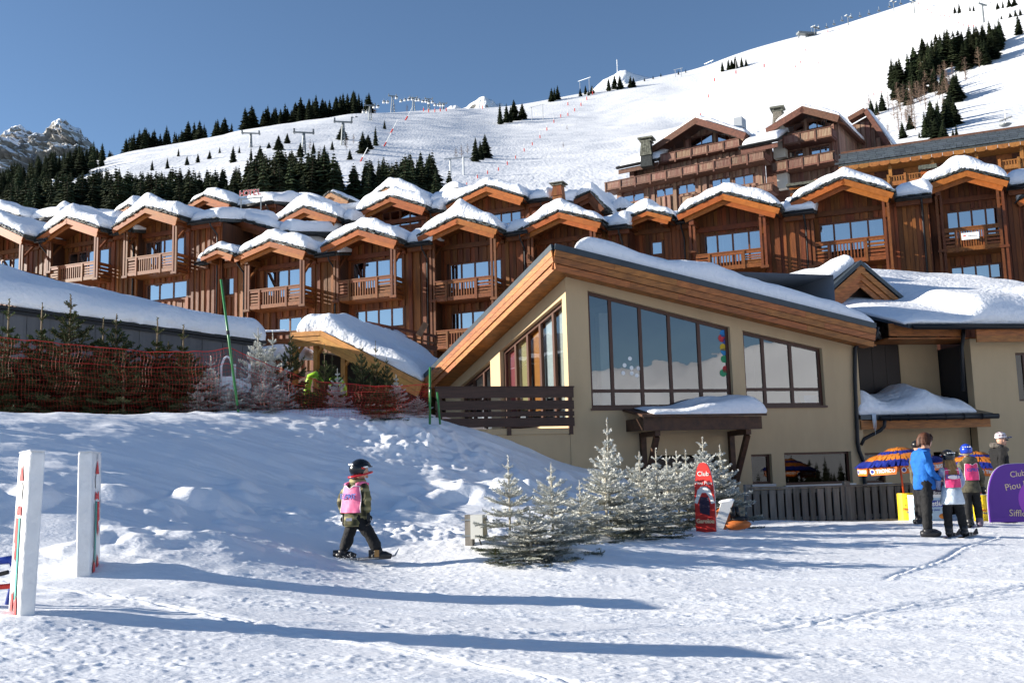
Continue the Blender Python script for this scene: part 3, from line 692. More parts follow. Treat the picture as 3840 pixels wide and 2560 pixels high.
# downpipes
def pipe(fr, pts, r=.05, name='downpipe', parent=None):
    mb = MB(); mb.tube([(*fr.hit(u, v, y), y) if False else (fr.hit(u, v, y)[0], y, fr.hit(u, v, y)[1]) for (u, v, y) in pts], r, 8); return mb.build(name, gutter_m, parent, smooth=True)
pipe(FB, [(3290, 1226, -.5), (3284, 1262, -.5), (3268, 1284, -.35), (3222, 1290, -.12), (3206, 1305, -.07), (3206, 1420, -.07), (3216, 1660, -.07), (3222, 1690, -.07), (3238, 1730, -.07), (3243, 1815, -.07), (3244, 1900, -.07)], .055, parent=B)

# ------------------------------------------------------------------ annex on the right with its snow roof
FA = Frame((*FB.w(_xr, 0, 0)[:2], -.45), 10.0)
AN = fthing('annex_building', 'cream annex with snowy balcony roof and thick snow roof at the right edge', 'building', FA)
bx1 = FA.hit(3640, 1650, .9)[0]; bx2 = FA.hit(4200, 1650, .9)[0]
ae = FA.hit(3631, 1288, 0.0)
n1 = FA.hit(3240, 1698, .9), FA.hit(3322, 1808, .9); n2 = FA.hit(3500, 1694, .9), FA.hit(3615, 1960, .9)
ztopA = FA.hit(3700, 1200, .9)[1]
zr = FA.hit(3500, 1600, .9)[1]
wall_open(.02, bx1, -.6, lambda x: zr + .1, [(max(n1[0][0], .05), n1[1][0], n1[1][1], lambda x: n1[0][1]), (n2[0][0], n2[1][0], -.2, lambda x: n2[0][1])], .9, 1.2).build('lower_wall', plaster_m, AN)
window(AN, max(n1[0][0], .05), n1[1][0], n1[1][1], n1[0][1], [], y=1.0, fw=.06, gmat=low_glass_m)
MB().box(max(n1[0][0], .05), n1[1][0] + .15, .83, 1.0, n1[1][1] - .07, n1[1][1] - .005).build('window_sill', metal_m, AN)
room(AN, .05, bx1 - .05, -.3, zr, 1.21, 4, room_m)
# right bay, standing a little further forward, with a tall window at the picture's edge
rw = FA.hit(3806, 1322, .55), FA.hit(3900, 1502, .55)
wall_open(bx1 + .0, bx2, -.6, lambda x: FA.hit(3640, 1270, .55)[1], [(rw[0][0], rw[1][0], rw[1][1], lambda x: rw[0][1])], .55, .85).build('bay_wall', plaster_m, AN)
window(AN, rw[0][0], rw[1][0], rw[1][1], rw[0][1], [(rw[0][0] + rw[1][0]) / 2], y=.65, fw=.06, gmat=low_glass_m)
room(AN, bx1 + .1, bx2 - .1, .2, rw[0][1] + .3, .86, 3, room_m)
# recessed upper storey: dark boarded wall and a plaster return
up0 = FA.hit(3365, 1260, 2.2)[0]; up1 = FA.hit(3612, 1400, 2.2)[0]
dz0 = zr + .0; dz1 = FA.hit(3400, 1215, 2.2)[1] + .3
for k in range(7):
    a = -.5 + (up0 + .5) * k / 7; piece('dark_board', door_dark_m, AN, a, a + (up0 + .5) / 7 - .01, 2.2, 2.25, dz0, dz1)
MB().box(up0, bx1 + .02, 2.18, 2.5, dz0, dz1).build('upper_wall', plaster_m, AN)
# low canopy roof with gutter and a big pillow of snow
k0 = FA.hit(3226, 1560, -.1)[0]; k1 = FA.hit(3716, 1560, -.1)[0]; zg = FA.hit(3500, 1568, -.1)[1]; zg2 = FA.hit(3500, 1604, -.1)[1]
mb = MB(); mb.box(k0 + .03, k1, -.06, 0.0, zg2, zg - .02); mb.box(k0 + .03, k0 + .09, .001, 2.1, zg2, zg - .02); cb_ = mb.build('canopy_fascia', fascia_m, AN)
mb = MB(); mb.hexa([(k0, -.12, zg + .0), (k1 + .06, -.12, zg), (k1 + .06, 2.15, zg + .45), (k0, 2.15, zg + .45), (k0, -.12, zg + .12), (k1 + .06, -.12, zg + .12), (k1 + .06, 2.15, zg + .57), (k0, 2.15, zg + .57)]); mb.build('canopy_roof', flash_m, AN)
gt = MB(); gt.tube([(k0 + .55, -.2, zg + .03), (k1 + .15, -.2, zg + .03)], .075, 10); gt.build('gutter', gutter_m, AN, smooth=True)
for k in range(6):
    x = k0 + .8 + k * (k1 - k0 - .9) / 5.5; mb = MB(); mb.tube([(x, -.2, zg + .03), (x + .025, -.2, zg + .03)], .092, 10); mb.build('gutter_clip', gutter_m, AN)
_p = [(k0 + .02, -.02, zg + .13), (k1 - .32, .12, zg + .13), (k1 - .2, 2.1, zg + .58), (k0 + .02, 2.1, zg + .58)]
snow_surface(quad_base(*_p), 3.2, 2.1, .55, AN, nu=60, nv=30, rs=.35, rt=.38, seed=21, amp=.05, over=.10, thfn=lambda s, t: .82 + .22 * math.cos(s * 10.5) + .12 * math.sin(s * 23) * .4)
for k in range(3):
    x = k0 + .34 + .04 * k; mb = MB(); mb.tube([(x, -.14, zg + .16), (x, -.15, zg - .25 - .18 * (k % 2))], [.022, .003], 5); mb.build('icicle', mat('ice_%d' % k, (.75, .8, .85), .15, 0), AN, smooth=True)
pipe(FA, [(3318, 1566, -.2), (3316, 1598, -.18), (3300, 1614, -.1), (3240, 1645, .0), (3228, 1668, .0)], .05, parent=AN)
pipe(FA, [(3612, 1232, .45), (3612, 1262, .45), (3606, 1305, .48), (3612, 1465, .48)], .055, parent=AN)
# main snow roof of the annex: eave with gutter, fascia, deep snow
e0 = FA.hit(3405, 1206, -.1); e1 = FA.hit(3840, 1236, -.1)
ex0 = e0[0]; ex1 = bx2 + .4; ze = (FA.hit(3640, 1222, -.1)[1])
MB().hexa([(ex0, -.1, ze - .06), (ex1, -.1, ze - .06), (ex1, 9, ze + 2.7), (ex0 - .6, 9, ze + 2.7), (ex0, -.1, ze + .06), (ex1, -.1, ze + .06), (ex1, 9, ze + 2.82), (ex0 - .6, 9, ze + 2.82)]).build('main_roof', flash_m, AN)
mb = MB(); mb.tube([(ex0 + .1, -.18, ze - .03), (ex1, -.18, ze - .03)], .075, 10); mb.build('gutter', gutter_m, AN, smooth=True)
zfb = FA.hit(3700, 1284, .1)[1]; zft = ze - .08
for k in range(2):
    piece('fascia_plank', fascia_m, AN, bx1 - .15, ex1, .0, .05, zfb + (zft - zfb) * k / 2 + .005, zfb + (zft - zfb) * (k + 1) / 2)
    piece('fascia_plank', fascia_m, AN, ex0 - .2, bx1 - .16, .55, .6, zfb + .25 + (zft - zfb) * k / 2 + .005, zfb + .25 + (zft - zfb) * (k + 1) / 2)
MB().box(ex0 - .2, ex1, .62, 1.9, zfb + .18, zfb + .22).build('soffit', fascia_m, AN)
_p = [(ex0 - .05, .0, ze + .06), (ex1, .05, ze + .06), (ex1, 8.8, ze + 2.8), (ex0 - .6, 8.8, ze + 2.8)]
snow_surface(quad_base(*_p), 6.5, 9, .62, AN, nu=80, nv=56, rs=.5, rt=.55, seed=33, amp=.05, freq=.4, over=.16,
             thfn=lambda s, t: .55 + .55 * smooth01((s - .22) / .12) + .45 * (1 - smooth01((t - .12) / .2)) * smooth01((s - .25) / .1) * .6)
# steep little gable between the two roofs
FG = Frame((*P(3231, 1150, 30.5)[:2], 0), 14.0)
ga = FG.hit(3228, 975); gl = FG.hit(3060, 1120); gr_ = FG.hit(3425, 1142)
sl = (ga[1] - gr_[1]) / (gr_[0] - ga[0]); gl = (ga[0] - (gr_[0] - ga[0]) * .8, ga[1] - sl * (gr_[0] - ga[0]) * .8)
gyA = FA.loc(FG.o); rotg = FG.yaw - FA.yaw
def gp(x, y, z): return tuple(FA.loc(FG.w(x, y, z)))
for s_, q in ((-1, gl), (1, gr_)):
    p0 = np.array(gp(ga[0], 0, ga[1])); p1 = np.array(gp(q[0], 0, q[1])); bk = np.array(gp(0, 6, 0)) - np.array(gp(0, 0, 0))
    (slab([p0, p1, p1 + bk, p0 + bk], .14) if s_ > 0 else slab([p1, p0, p0 + bk, p1 + bk], .14)).build('gable_roof', flash_m, AN)
    for k in range(3):
        d = (p1 - p0) / np.linalg.norm(p1 - p0); u_ = np.array([0, 0, 1]) - d * d[2]; u_ /= np.linalg.norm(u_); fwd = np.array(gp(0, .05 + .05 * k, 0)) - np.array(gp(0, 0, 0))
        off = -u_ * (.15 + .17 * (k + .5)) + fwd; piece_bar('fascia_plank', fascia_m, AN, p0 + off + d * .17 * k * .5, p1 + off, .05, .16, up=tuple(u_))
mb = MB(); mb.add([gp(ga[0], .6, ga[1] - .4), gp(gl[0], .6, gl[1] - .4), gp(gr_[0], .6, gr_[1] - .4)], [(0, 1, 2)]); mb.add([gp(gl[0], .6, gl[1] - .4), gp(gr_[0], .6, gr_[1] - .4), gp(gr_[0], .6, gr_[1] - 2.4), gp(gl[0], .6, gl[1] - 2.4)], [(3, 2, 1, 0)]); mb.build('gable_wall', door_dark_m, AN)
for q, sd in ((gl, 40), (gr_, 41)):
    p0 = np.array(gp(ga[0], .25, ga[1])); p1 = np.array(gp(q[0] + (0.1 if sd == 41 else -.1), .5, q[1])); bk = np.array(gp(0, 5, 0)) - np.array(gp(0, 0, 0))
    p0 = p0 + (p1 - p0) * (.05 if sd == 40 else .16)
    snow_surface(quad_base(p0, p1, p1 + bk, p0 + bk), 2.2, 5, .42, AN, nu=24, nv=24, rs=.3, rt=.3, seed=sd, amp=.06, over=.05)
# snow roof of the low link behind the rake
_l0 = FG.hit(2950, 1050, 2.5); _l1 = FG.hit(3140, 990, 2.5)
_p = [gp(_l0[0], 2.0, _l0[1] - .45), gp(_l1[0] + .3, 2.0, _l1[1] - .35), gp(_l1[0] + .3, 8, _l1[1] + .2), gp(_l0[0] - 1, 8, _l0[1] + .3)]
snow_surface(quad_base(*_p), 3, 6, .4, AN, nu=24, nv=20, seed=44, amp=.05)
# ------------------------------------------------------------------ the stepped row of timber chalets
CY = -23.0                               # facade yaw
def zpix(zx, zy, ox=0, oy=640, k=2.45): return ox + zx / k, oy + zy / k
def slates_edge(pts, parent, y0, y1, seed, size=.16, name='slate_edging', m=None):
    """ragged double course of split slates along a rake or an eave (pieces of a few pixels: one part)"""
    r = random.Random(seed); mb = MB(); p, q = [np.array(a, float) for a in pts]; d = q - p; L = np.linalg.norm(d); d /= L
    up = np.array([0, 0, 1]) - d * d[2]; up /= np.linalg.norm(up); n = int(L / size)
    for c in range(3):
        for k in range(n):
            a = (k + r.uniform(-.2, .2) + .5 * c) / n
            if a > 1.0: continue
            l = size * r.uniform(.8, 1.35); h = r.uniform(.022, .05); yy = y0 - r.uniform(0, .09) + .02 * c
            b = p + d * (L * a) + up * (.03 + .034 * c + r.uniform(-.008, .012)); e = b + d * min(l, L * (1.01 - a)) + up * r.uniform(-.02, .05)
            w0 = np.array([0, yy, 0]); w1 = np.array([0, y1, 0])
            mb.hexa([b + w0, e + w0, e + w1, b + w1, b + w0 + up * h, e + w0 + up * h, e + w1 + up * h, b + w1 + up * h])
    o = mb.build(name, m or slate_m, parent); o['kind'] = 'stuff'; return o
def gable_snow(parent, xl, zl, xa, za, xr, zr, y0, y1, th, seed, name='snow_cap', nu=60, nv=40, clipl=.02, clipr=.02, rnd_=.85, front=.24, rise=0.0):
    def base(s, t):
        s2 = clipl + s * (1 - clipl - clipr); x = xl + (xr - xl) * s2
        zz = zl + (za - zl) * (x - xl) / (xa - xl) if x < xa else zr + (za - zr) * (xr - x) / (xr - xa)
        k = math.exp(-((x - xa) / rnd_) ** 2); zz = zz - k * .20 * rnd_
        y = y0 + (y1 - y0) * t
        return (x, y, zz + .08 + rise * t)
    return snow_surface(base, (xr - xl) * 1.05, y1 - y0, th, parent, name, nu, nv, rs=.42, rt=front, seed=seed, amp=.07, freq=.9, over=.10, rough_front=.15,
                        thfn=lambda s, t: .80 + .38 * math.exp(-((s - .48) / .22) ** 2) + .10 * math.sin(seed + 7 * s))
def boards(parent, x0, x1, zb, top, ops, y, w=.19, m=None, name='wall_board', seed=1, th=.03):
    """vertical boards, each a piece of its own; joints show the wall behind"""
    r = random.Random(seed); x = x0; m = m or board_m
    odd = 0; th0 = th
    while x < x1 - .03:
        odd ^= 1; th = th0 * (.7 if odd else 2.3)
        ww = min(w * r.uniform(.75, 1.3), x1 - x); a, b = x, x + ww - .012; c = (a + b) / 2; lo = zb
        for q in sorted([q for q in ops if q[0] - .03 < c < q[1] + .03], key=lambda q: q[2]):
            if q[2] - lo > .05: piece(name, m, parent, a, b, y - th * r.uniform(.6, 1.3), y, lo, q[2])
            lo = q[3]
        t = top(c)
        if t - lo > .05: piece(name, m, parent, a, b, y - th * r.uniform(.6, 1.3), y, lo, t)
        x += ww
def ch_window(parent, x0, x1, z0, z1, n, y, seed, curtains=.5, dark=()):
    mu = []
    ws = [1.0] * n
    if n == 4: mu = [x0 + (x1 - x0) * f for f in (.235, .49, .755)]
    else: mu = [x0 + (x1 - x0) * k / n for k in range(1, n)]
    w = window(parent, x0, x1, z0, z1, mu, y=y - .015, fw=.075, fd=.06, fmat=chframe_m, gmat=ch_glass_m)
    r = random.Random(seed); e = [x0] + mu + [x1]
    for k in range(n):
        if r.random() < curtains:
            a, b = e[k] + .05, e[k + 1] - .05
            if r.random() < .5: b = a + (b - a) * r.uniform(.3, .7)
            MB().add([(a + (b - a) * i / 10, y + .10 + .02 * math.sin(i * 2.2), z) for z in (z0 + .05, z1 - .05) for i in range(11)], [(i, i + 1, i + 12, i + 11) for i in range(10)]).build('curtain', curtain_m, w)
    return w
def balcony(parent, xl, xr, zbL, ztop, yf, seed, yb=-.02, side=True, mt=None):
    """front rail between the posts: horizontal slats at the ends, upright balusters in the middle"""
    m = mt or rail_m; bal = MB().box(xl, xr, yf - .05, yf + .05, ztop - .05, ztop).build('balcony', m, parent)
    H = ztop - zbL; a = xl + (xr - xl) * .2; b = xl + (xr - xl) * .735
    piece('bottom_rail', m, bal, xl, xr, yf - .035, yf + .035, zbL, zbL + .17); piece('top_rail', m, bal, xl, xr, yf - .03, yf + .03, ztop - .17, ztop - .053)
    for x in (a, b): piece('newel', m, bal, x - .045, x + .045, yf - .06, yf + .06, zbL - .03, ztop - .055)
    for (p, q) in ((xl, a - .05), (b + .05, xr)):
        for k in range(4):
            z0 = zbL + .19 + (H - .39) * k / 4
            piece('slat', m, bal, p, q, yf - .02, yf + .02, z0, z0 + (H - .39) / 4 * .66)
    n = 11
    for k in range(n):
        x = a + .08 + (b - a - .16) * k / (n - 1); piece('baluster', m, bal, x - .026, x + .026, yf - .022, yf + .022, zbL + .17, ztop - .17)
    # floor and side rails
    piece('balcony_floor', m, bal, xl - .02, xr + .02, yf + .04, yb, zbL - .02, zbL + .05)
    if side:
        for x in (xl - .03, xr + .03):
            for k in range(5):
                z0 = zbL + .02 + H * k / 5; piece('side_slat', m, bal, x - .02, x + .02, yf + .07, yb - .03, z0, z0 + H / 5 * (.72 if k < 4 else .9))
    return bal
def chalet(label, Y, L, A, Rt, postL=None, postR=None, rail=None, wins=(), wall=(-.2, .6), zbot=3.0, seed=1, gf=-1.35, pf=-1.10, main=True, th=.74, fas=.33, depth=5.6, eave=None,
           low_balc=None, back=True, upper=False, snow_main=.62, post_down=0.0, open_gable=False, mainx=None, group='timber chalets of the stepped row', roof_rise=0.0, back_y=None, fm=None, cat='chalet', nm='timber_chalet', bm=None):
    orange_m_ = fm or orange_m; board_m_ = bm or board_m
    fr = Frame((*P(A[0], A[1], Y)[:2], 0.0), CY)
    fr.o = fr.o - fr.ey * gf                     # the gable front plane passes through the apex pixel
    xl, zl = fr.hit(*L, gf); xa, za = fr.hit(*A, gf); xr, zr = fr.hit(*Rt, gf)
    T = fthing(nm, label, cat, fr, group); fr.o = fr.o; r = random.Random(seed)
    T.location.z = zbot; fr0 = fr
    o = fr.o.copy(); o[2] = zbot; fr = Frame(o, CY)
    xl, zl = fr.hit(*L, gf); xa, za = fr.hit(*A, gf); xr, zr = fr.hit(*Rt, gf)
    roofz = lambda x: zl + (za - zl) * (x - xl) / (xa - xl) if x < xa else zr + (za - zr) * (xr - x) / (xr - xa)
    wx0, wx1 = xl + wall[0], xr + wall[1]
    pl = fr.hit(postL[0], postL[1], pf)[0] if postL else xl + .45
    pr = fr.hit(postR[0], postR[1], pf)[0] if postR else xr - .45
    ze = (min(zl, zr) - .05) if eave is None else fr.hit(*eave, -.5)[1]
    # rakes: outer plank, second plank set back, each its own piece
    for (p, q) in (((xl, zl), (xa, za)), ((xa, za), (xr, zr))):
        p3 = np.array([p[0], gf, p[1]]); q3 = np.array([q[0], gf, q[1]]); d = q3 - p3; d /= np.linalg.norm(d); upv = np.array([-d[2], 0, d[0]])
        piece_bar('rake_plank', orange_m_, T, p3 - upv * fas * .36, q3 - upv * fas * .36, .05, fas * .72, up=tuple(upv))
        s_ = upv * fas * .95 + np.array([0, -.14, 0])
        left = p[0] < xa - .01
        a3 = p3 + (d * .22 if left else d * .0) - s_; b3 = q3 - (0 if left else d * .12) - s_
        piece_bar('rake_plank', orange_m_, T, a3, b3, .05, fas * .62, up=tuple(upv))
        # soffit boarding under the overhang
        b = MB(); e0 = p3 - upv * .14; e1 = q3 - upv * .14; bk = np.array([0, -gf * 1.0 + (1.2 if True else 0), 0])
        b.hexa([e0 + (0, .03, 0), e1 + (0, .03, 0), e1 + bk, e0 + bk, e0 + (0, .03, 0) + upv * .13, e1 + (0, .03, 0) + upv * .13, e1 + bk + upv * .13, e0 + bk + upv * .13]); b.build('soffit', beam_m, T)
        slates_edge((p3, q3), T, 0.0, 1.1, seed * 7 + (1 if left else 2))
    # roof deck behind the edge
    for (p, q) in (((xl, zl), (xa, za)), ((xa, za), (xr, zr))):
        slab([(p[0], gf + .9, p[1] + .04), (q[0], gf + .9, q[1] + .04), (q[0], depth, q[1] + .04 + roof_rise), (p[0], depth, p[1] + .04 + roof_rise)], .12).build('roof', slate_m, T)
    # side eave slates on the right, seen from below
    e = MB(); rr = random.Random(seed + 50)
    for k in range(22):
        y = gf + .15 + k * .27; w = .27
        if y > depth - .5: break
        for c in (0, 1):
            e.box(xr - .25 - .1 * c, xr + .07 + rr.uniform(-.05, .05) - .06 * c, y, y + w * .93, zr - .08 + .05 * c + rr.uniform(-.01, .02), zr - .03 + .05 * c + rr.uniform(0, .02))
    e = e.build('eave_slates', slate_m, T); e['kind'] = 'stuff'
    gable_snow(T, xl, zl + .02, xa, za + .02, xr, zr + .02, gf + .16, depth - .1, th, seed, rise=roof_rise)
    # walls: backing plus boards
    wops = []
    zb0 = 0.0
    for k, wn in enumerate(wins):
        (u0, v0, u1, v1), n = wn[0], wn[1]
        x0, z1_ = fr.hit(u0, (v0), 0.0); x1, z1b = fr.hit(u1, v0 - (u1 - u0) * .09, 0.0); _, z0_ = fr.hit(u0, v1, 0.0)
        wops.append((x0, x1, z0_, (z1_ + z1b) / 2, n, seed * 10 + k, wn[2] if len(wn) > 2 else .5))
    top = lambda x: max(ze, roofz(x) - .10) if xl + .2 < x < xr - .2 else ze
    xs = sorted(set([wx0, wx1, xl + .21, xa, xr - .21] + [v for q in wops for v in q[:2]])); mb = MB()
    for a, b in zip(xs[:-1], xs[1:]):
        if b - a < 1e-4: continue
        m_ = (a + b) / 2; lo = zb0
        for q in sorted([q for q in wops if q[0] <= m_ <= q[1]], key=lambda q: q[2]):
            mb.prism([(a, lo), (b, lo), (b, q[2]), (a, q[2])], 0, .15); lo = q[3]
        ta, tb = top(a + 1e-4), top(b - 1e-4); mb.prism([(a, lo), (b, lo), (b, max(tb, lo + .01)), (a, max(ta, lo + .01))], 0, .15)
    mb.build('wall', board_dk_m, T)
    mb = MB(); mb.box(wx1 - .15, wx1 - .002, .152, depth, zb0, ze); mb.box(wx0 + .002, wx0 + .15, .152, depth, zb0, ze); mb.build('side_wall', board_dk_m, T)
    mb = MB()
    boards(T, wx0, wx1, zb0 + 2.0, lambda x: top(x) - .02, [(q[0], q[1], q[2], q[3]) for q in wops], -.001, .17, board_m_, seed=seed)
    for q in wops:
        ch_window(T, q[0], q[1], q[2], q[3], q[4], .02, q[5], q[6])
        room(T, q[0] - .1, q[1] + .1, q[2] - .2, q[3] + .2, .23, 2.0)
        MB().box(q[0] - .06, q[1] + .06, -.07, -.002, q[2] - .07, q[2] - .005).build('window_sill', rail_m, T)
    # tie beam across the gable and purlin ends over the posts
    zt = min(zl, zr) - .18
    if postL or postR or open_gable is False:
        MB().box(pl - .1, pr + .1, -.16, -.035, zt - .16, zt + .06).build('tie_beam', beam_m, T)
    for x in (pl, pr):
        piece('purlin', beam_m, T, x - .10, x + .10, gf + .12, 1.0, zt - .02, zt + .22)
    for x, pp in ((pl, postL), (pr, postR)):
        if not pp: continue
        zb = fr.hit(pp[0], pp[2], pf)[1]
        for dx in (-.085, .085):
            piece('post', beam_m, T, x + dx - .05, x + dx + .05, pf - .05, pf + .05, zb - post_down, zt - .02)
        piece('post_foot', beam_m, T, x - .17, x + .17, pf - .09, pf + .09, zb + .02, zb + .13)
        piece_bar('knee_brace', beam_m, T, (x, pf + .1, zt - .75), (x, -.06, zt - .1) if False else (x, pf + .72, zt - .05), .09, .11, up=(1, 0, 0))
    if rail:
        (tl, tr, bl) = rail
        zT = (fr.hit(*tl, pf)[1] + fr.hit(*tr, pf)[1]) / 2; zB = fr.hit(*bl, pf)[1]
        balcony(T, pl + .13, pr - .13, zB, zT, pf, seed)
    if low_balc:
        zT, zB = [fr.hit(*p_, pf)[1] for p_ in low_balc]; balcony(T, pl + .13, pr - .13, zB, zT, pf, seed + 3)
    if main:
        # main roof behind: two eave strips beside the gable, full width further back; gutter, deep snow
        mx0, mx1 = mainx if mainx else (wx0 - .15, wx1 + .15); sl = .20; yb = back_y if back_y else min(depth, 5.0)
        rz = lambda y: ze + .02 + sl * (y + .45)
        gl_, gr2 = xl - .02, xr + .02
        for (a, b, y0_, y1_) in ((mx0, gl_, -.45, yb), (gr2, mx1, -.45, yb), (gl_, gr2, 1.6, yb)):
            if b - a < .25: continue
            slab([(a, y0_, rz(y0_)), (b, y0_, rz(y0_)), (b, y1_, rz(y1_)), (a, y1_, rz(y1_))], .12).build('main_roof', slate_m, T)
            p_ = [(a, y0_ + .03, rz(y0_) + .04), (b, y0_ + .03, rz(y0_) + .04), (b, y1_, rz(y1_) + .04), (a, y1_, rz(y1_) + .04)]
            snow_surface(quad_base(*p_), b - a + .2, y1_ - y0_, snow_main, T, 'roof_snow', max(14, int((b - a) * 9)), 34, rs=min(.3, (b - a) * .3), rt=.4, seed=seed + 70, amp=.10, freq=.7, over=.10, rough_front=.10)
            if y0_ > 0: continue
            e = MB(); rr = random.Random(seed + 9); x = a
            while x < b - .1:
                w = rr.uniform(.16, .34); e.box(x, min(x + w - .01, b), -.62 - rr.uniform(0, .08), -.3, ze + .01 + rr.uniform(0, .03), ze + .055 + rr.uniform(0, .03)); x += w
            e = e.build('eave_slates', slate_m, T); e['kind'] = 'stuff'
            g = MB(); g.tube([(a, -.66, ze - .06), (b, -.66, ze - .06)], .065, 8); g.build('gutter', gutter_m, T, smooth=True)
            piece('eave_beam', beam_m, T, a, b, -.42, -.28, ze - .30, ze - .11)
        g = MB(); g.tube([(wx1 - .25, -.66, ze - .08), (wx1 - .25, -.6, ze - .28), (wx1 - .25, -.12, ze - .62), (wx1 - .25, -.09, ze - .8), (wx1 - .25, -.09, zb0 + 2)], .04, 6); g.build('downpipe', gutter_m, T, smooth=True)
    return T, fr

Z1 = lambda x, y: zpix(x, y); Z2 = lambda x, y: zpix(x, y, 960); Z3 = lambda x, y: zpix(x, y, 1920); Z4 = lambda x, y: zpix(x, y, 2880)
def pst(f, x, v0, v1): a = f(x, v0); b = f(x, v1); return (a[0], a[1], b[1])
chalet('leftmost chalet gable cut by the picture edge, above the snowy shed roof', 50, Z1(-340, 690), Z1(-70, 480), Z1(212, 612), pst(Z1, -230, 790, 930), pst(Z1, 200, 755, 1010),
       (Z1(-200, 960), Z1(190, 915), Z1(-200, 1120)), [((-70, 980, 85, 1060), 4)], seed=11, zbot=5)
chalet('chalet with balcony second from the left edge, its lower half behind the shed snow', 49, Z1(332, 628), Z1(615, 440), Z1(905, 537), pst(Z1, 458, 720, 945), pst(Z1, 890, 670, 1005),
       (Z1(485, 880), Z1(880, 832), Z1(485, 1045)), [((257, 946, 412, 1045), 4)], wall=(-.2, 1.3), seed=12, zbot=5)
chalet('chalet with a window under its balcony, highest of the left three', 47.5, Z1(1030, 535), Z1(1335, 342), Z1(1632, 430), pst(Z1, 1160, 640, 990), pst(Z1, 1610, 575, 950),
       (Z1(1185, 795), Z1(1600, 748), Z1(1190, 970)), [((543, 903, 694, 1018), 4), ((547, 1064, 704, 1134), 3, .3)], wall=(-.2, 1.6), seed=13, zbot=4, th=.78, back_y=4.2)
chalet('small narrow gable bay with one window behind the green pole top', 46.5, Z1(1842, 800), Z1(2000, 728), Z1(2137, 775), None, None, None, [((826, 1043, 880, 1112), 1, 0)], wall=(-.5, .2), seed=14, zbot=4, gf=-1.0, pf=-.9, th=.62, fas=.24, depth=4)
chalet('chalet behind the snow covered porch roof, left of the two tallest middle gables', 45.5, Z1(2150, 800), Z2(130, 652), Z2(455, 740), pst(Z1, 2275, 950, 1300), pst(Z2, 428, 885, 1250),
       (Z2(-20, 1090), Z2(410, 1045), Z2(-20, 1275)), [((997, 1015, 1174, 1125), 4, .8), ((1042, 1192, 1178, 1250), 3, .4)], wall=(-.1, 1.0), seed=15, zbot=4)
chalet('middle chalet with balcony directly above the porch snow', 44.5, Z2(592, 712), Z2(940, 543), Z2(1295, 640), pst(Z2, 738, 850, 1215), pst(Z2, 1262, 790, 1170),
       (Z2(770, 1010), Z2(1245, 955), Z2(775, 1200)), [((1321, 982, 1511, 1098), 4, .6), ((1329, 1165, 1515, 1240), 4, .2)], wall=(-.1, 1.1), seed=16, zbot=4)
chalet('chalet left of the plaster building apex with a second balcony below', 43.5, Z2(1480, 612), Z2(1850, 438), Z2(2217, 540), pst(Z2, 1620, 755, 1215), pst(Z2, 2180, 690, 1190),
       (Z2(1650, 1015), Z2(2165, 965), Z2(1655, 1205)), [((1684, 988, 1882, 1102), 4, .2), ((1689, 1172, 1860, 1245), 4, .2)], wall=(-.1, 1.0), seed=17, zbot=4, low_balc=(Z2(1670, 1470), Z2(1670, 1640)), post_down=1.8)
chalet('chalet gable rising just behind the apex of the plaster building', 42.5, Z3(50, 568), Z3(430, 383), Z3(818, 480), pst(Z3, 172, 700, 860), pst(Z3, 745, 640, 960), None, [((2030, 960, 2190, 1030), 3)], wall=(-.1, .8), seed=18, zbot=4, th=.66)
chalet('small low gable bay between two larger chalets right of the apex', 42.3, Z3(990, 482), Z3(1240, 372), Z3(1467, 430), None, None, None, [((2440, 905, 2486, 960), 1, 0)], wall=(-.6, .5), seed=19, zbot=4, gf=-1.2, pf=-1.0, th=.66, fas=.25, depth=5)
chalet('chalet with open blue window band above the rake of the plaster building', 41, Z3(1512, 412), Z3(1935, 213), (2925, 782), pst(Z3, 1655, 540, 760), pst(Z3, 2300, 480, 900),
       (Z3(1790, 762), Z3(2300, 708), Z3(1790, 930)), [((2636, 880, 2863, 1000), 4, .5)], wall=(-.1, 1.1), seed=20, zbot=4, th=.66)
chalet('large chalet with balcony above the steep little gable roof', 40, Z4(205, 300), Z4(690, 73), Z4(1157, 205), pst(Z4, 382, 420, 900), pst(Z4, 1082, 345, 935),
       (Z4(430, 655), Z4(1070, 600), Z4(460, 875)), [((3068, 838, 3315, 965), 4, .7)], wall=(-.2, 1.25), seed=21, zbot=4, th=.62, post_down=1.2)
chalet('rightmost full chalet with a white sign hung on its balcony rail', 39.5, Z4(1405, 150), Z4(1820, -2), Z4(2212, 98), pst(Z4, 1567, 285, 760), pst(Z4, 2132, 225, 715),
       (Z4(1610, 535), Z4(2115, 487), Z4(1615, 757)), [((3545, 792, 3743, 915), 4, .4), ((3562, 1000, 3758, 1060), 4, .3)], wall=(-.2, 1.3), seed=22, zbot=4, post_down=2.0)
chalet('snowy chalet roof and wall cut off by the right picture edge', 39, (3812, 760), (3990, 640), (4170, 690), (3850, 800, 1010), (4110, 760, 980), ((3860, 885), (4110, 860), (3860, 975)), [((3880, 850, 4080, 920), 4)], wall=(-1.2, .8), seed=23, zbot=4)
# the white sign on the balcony rail

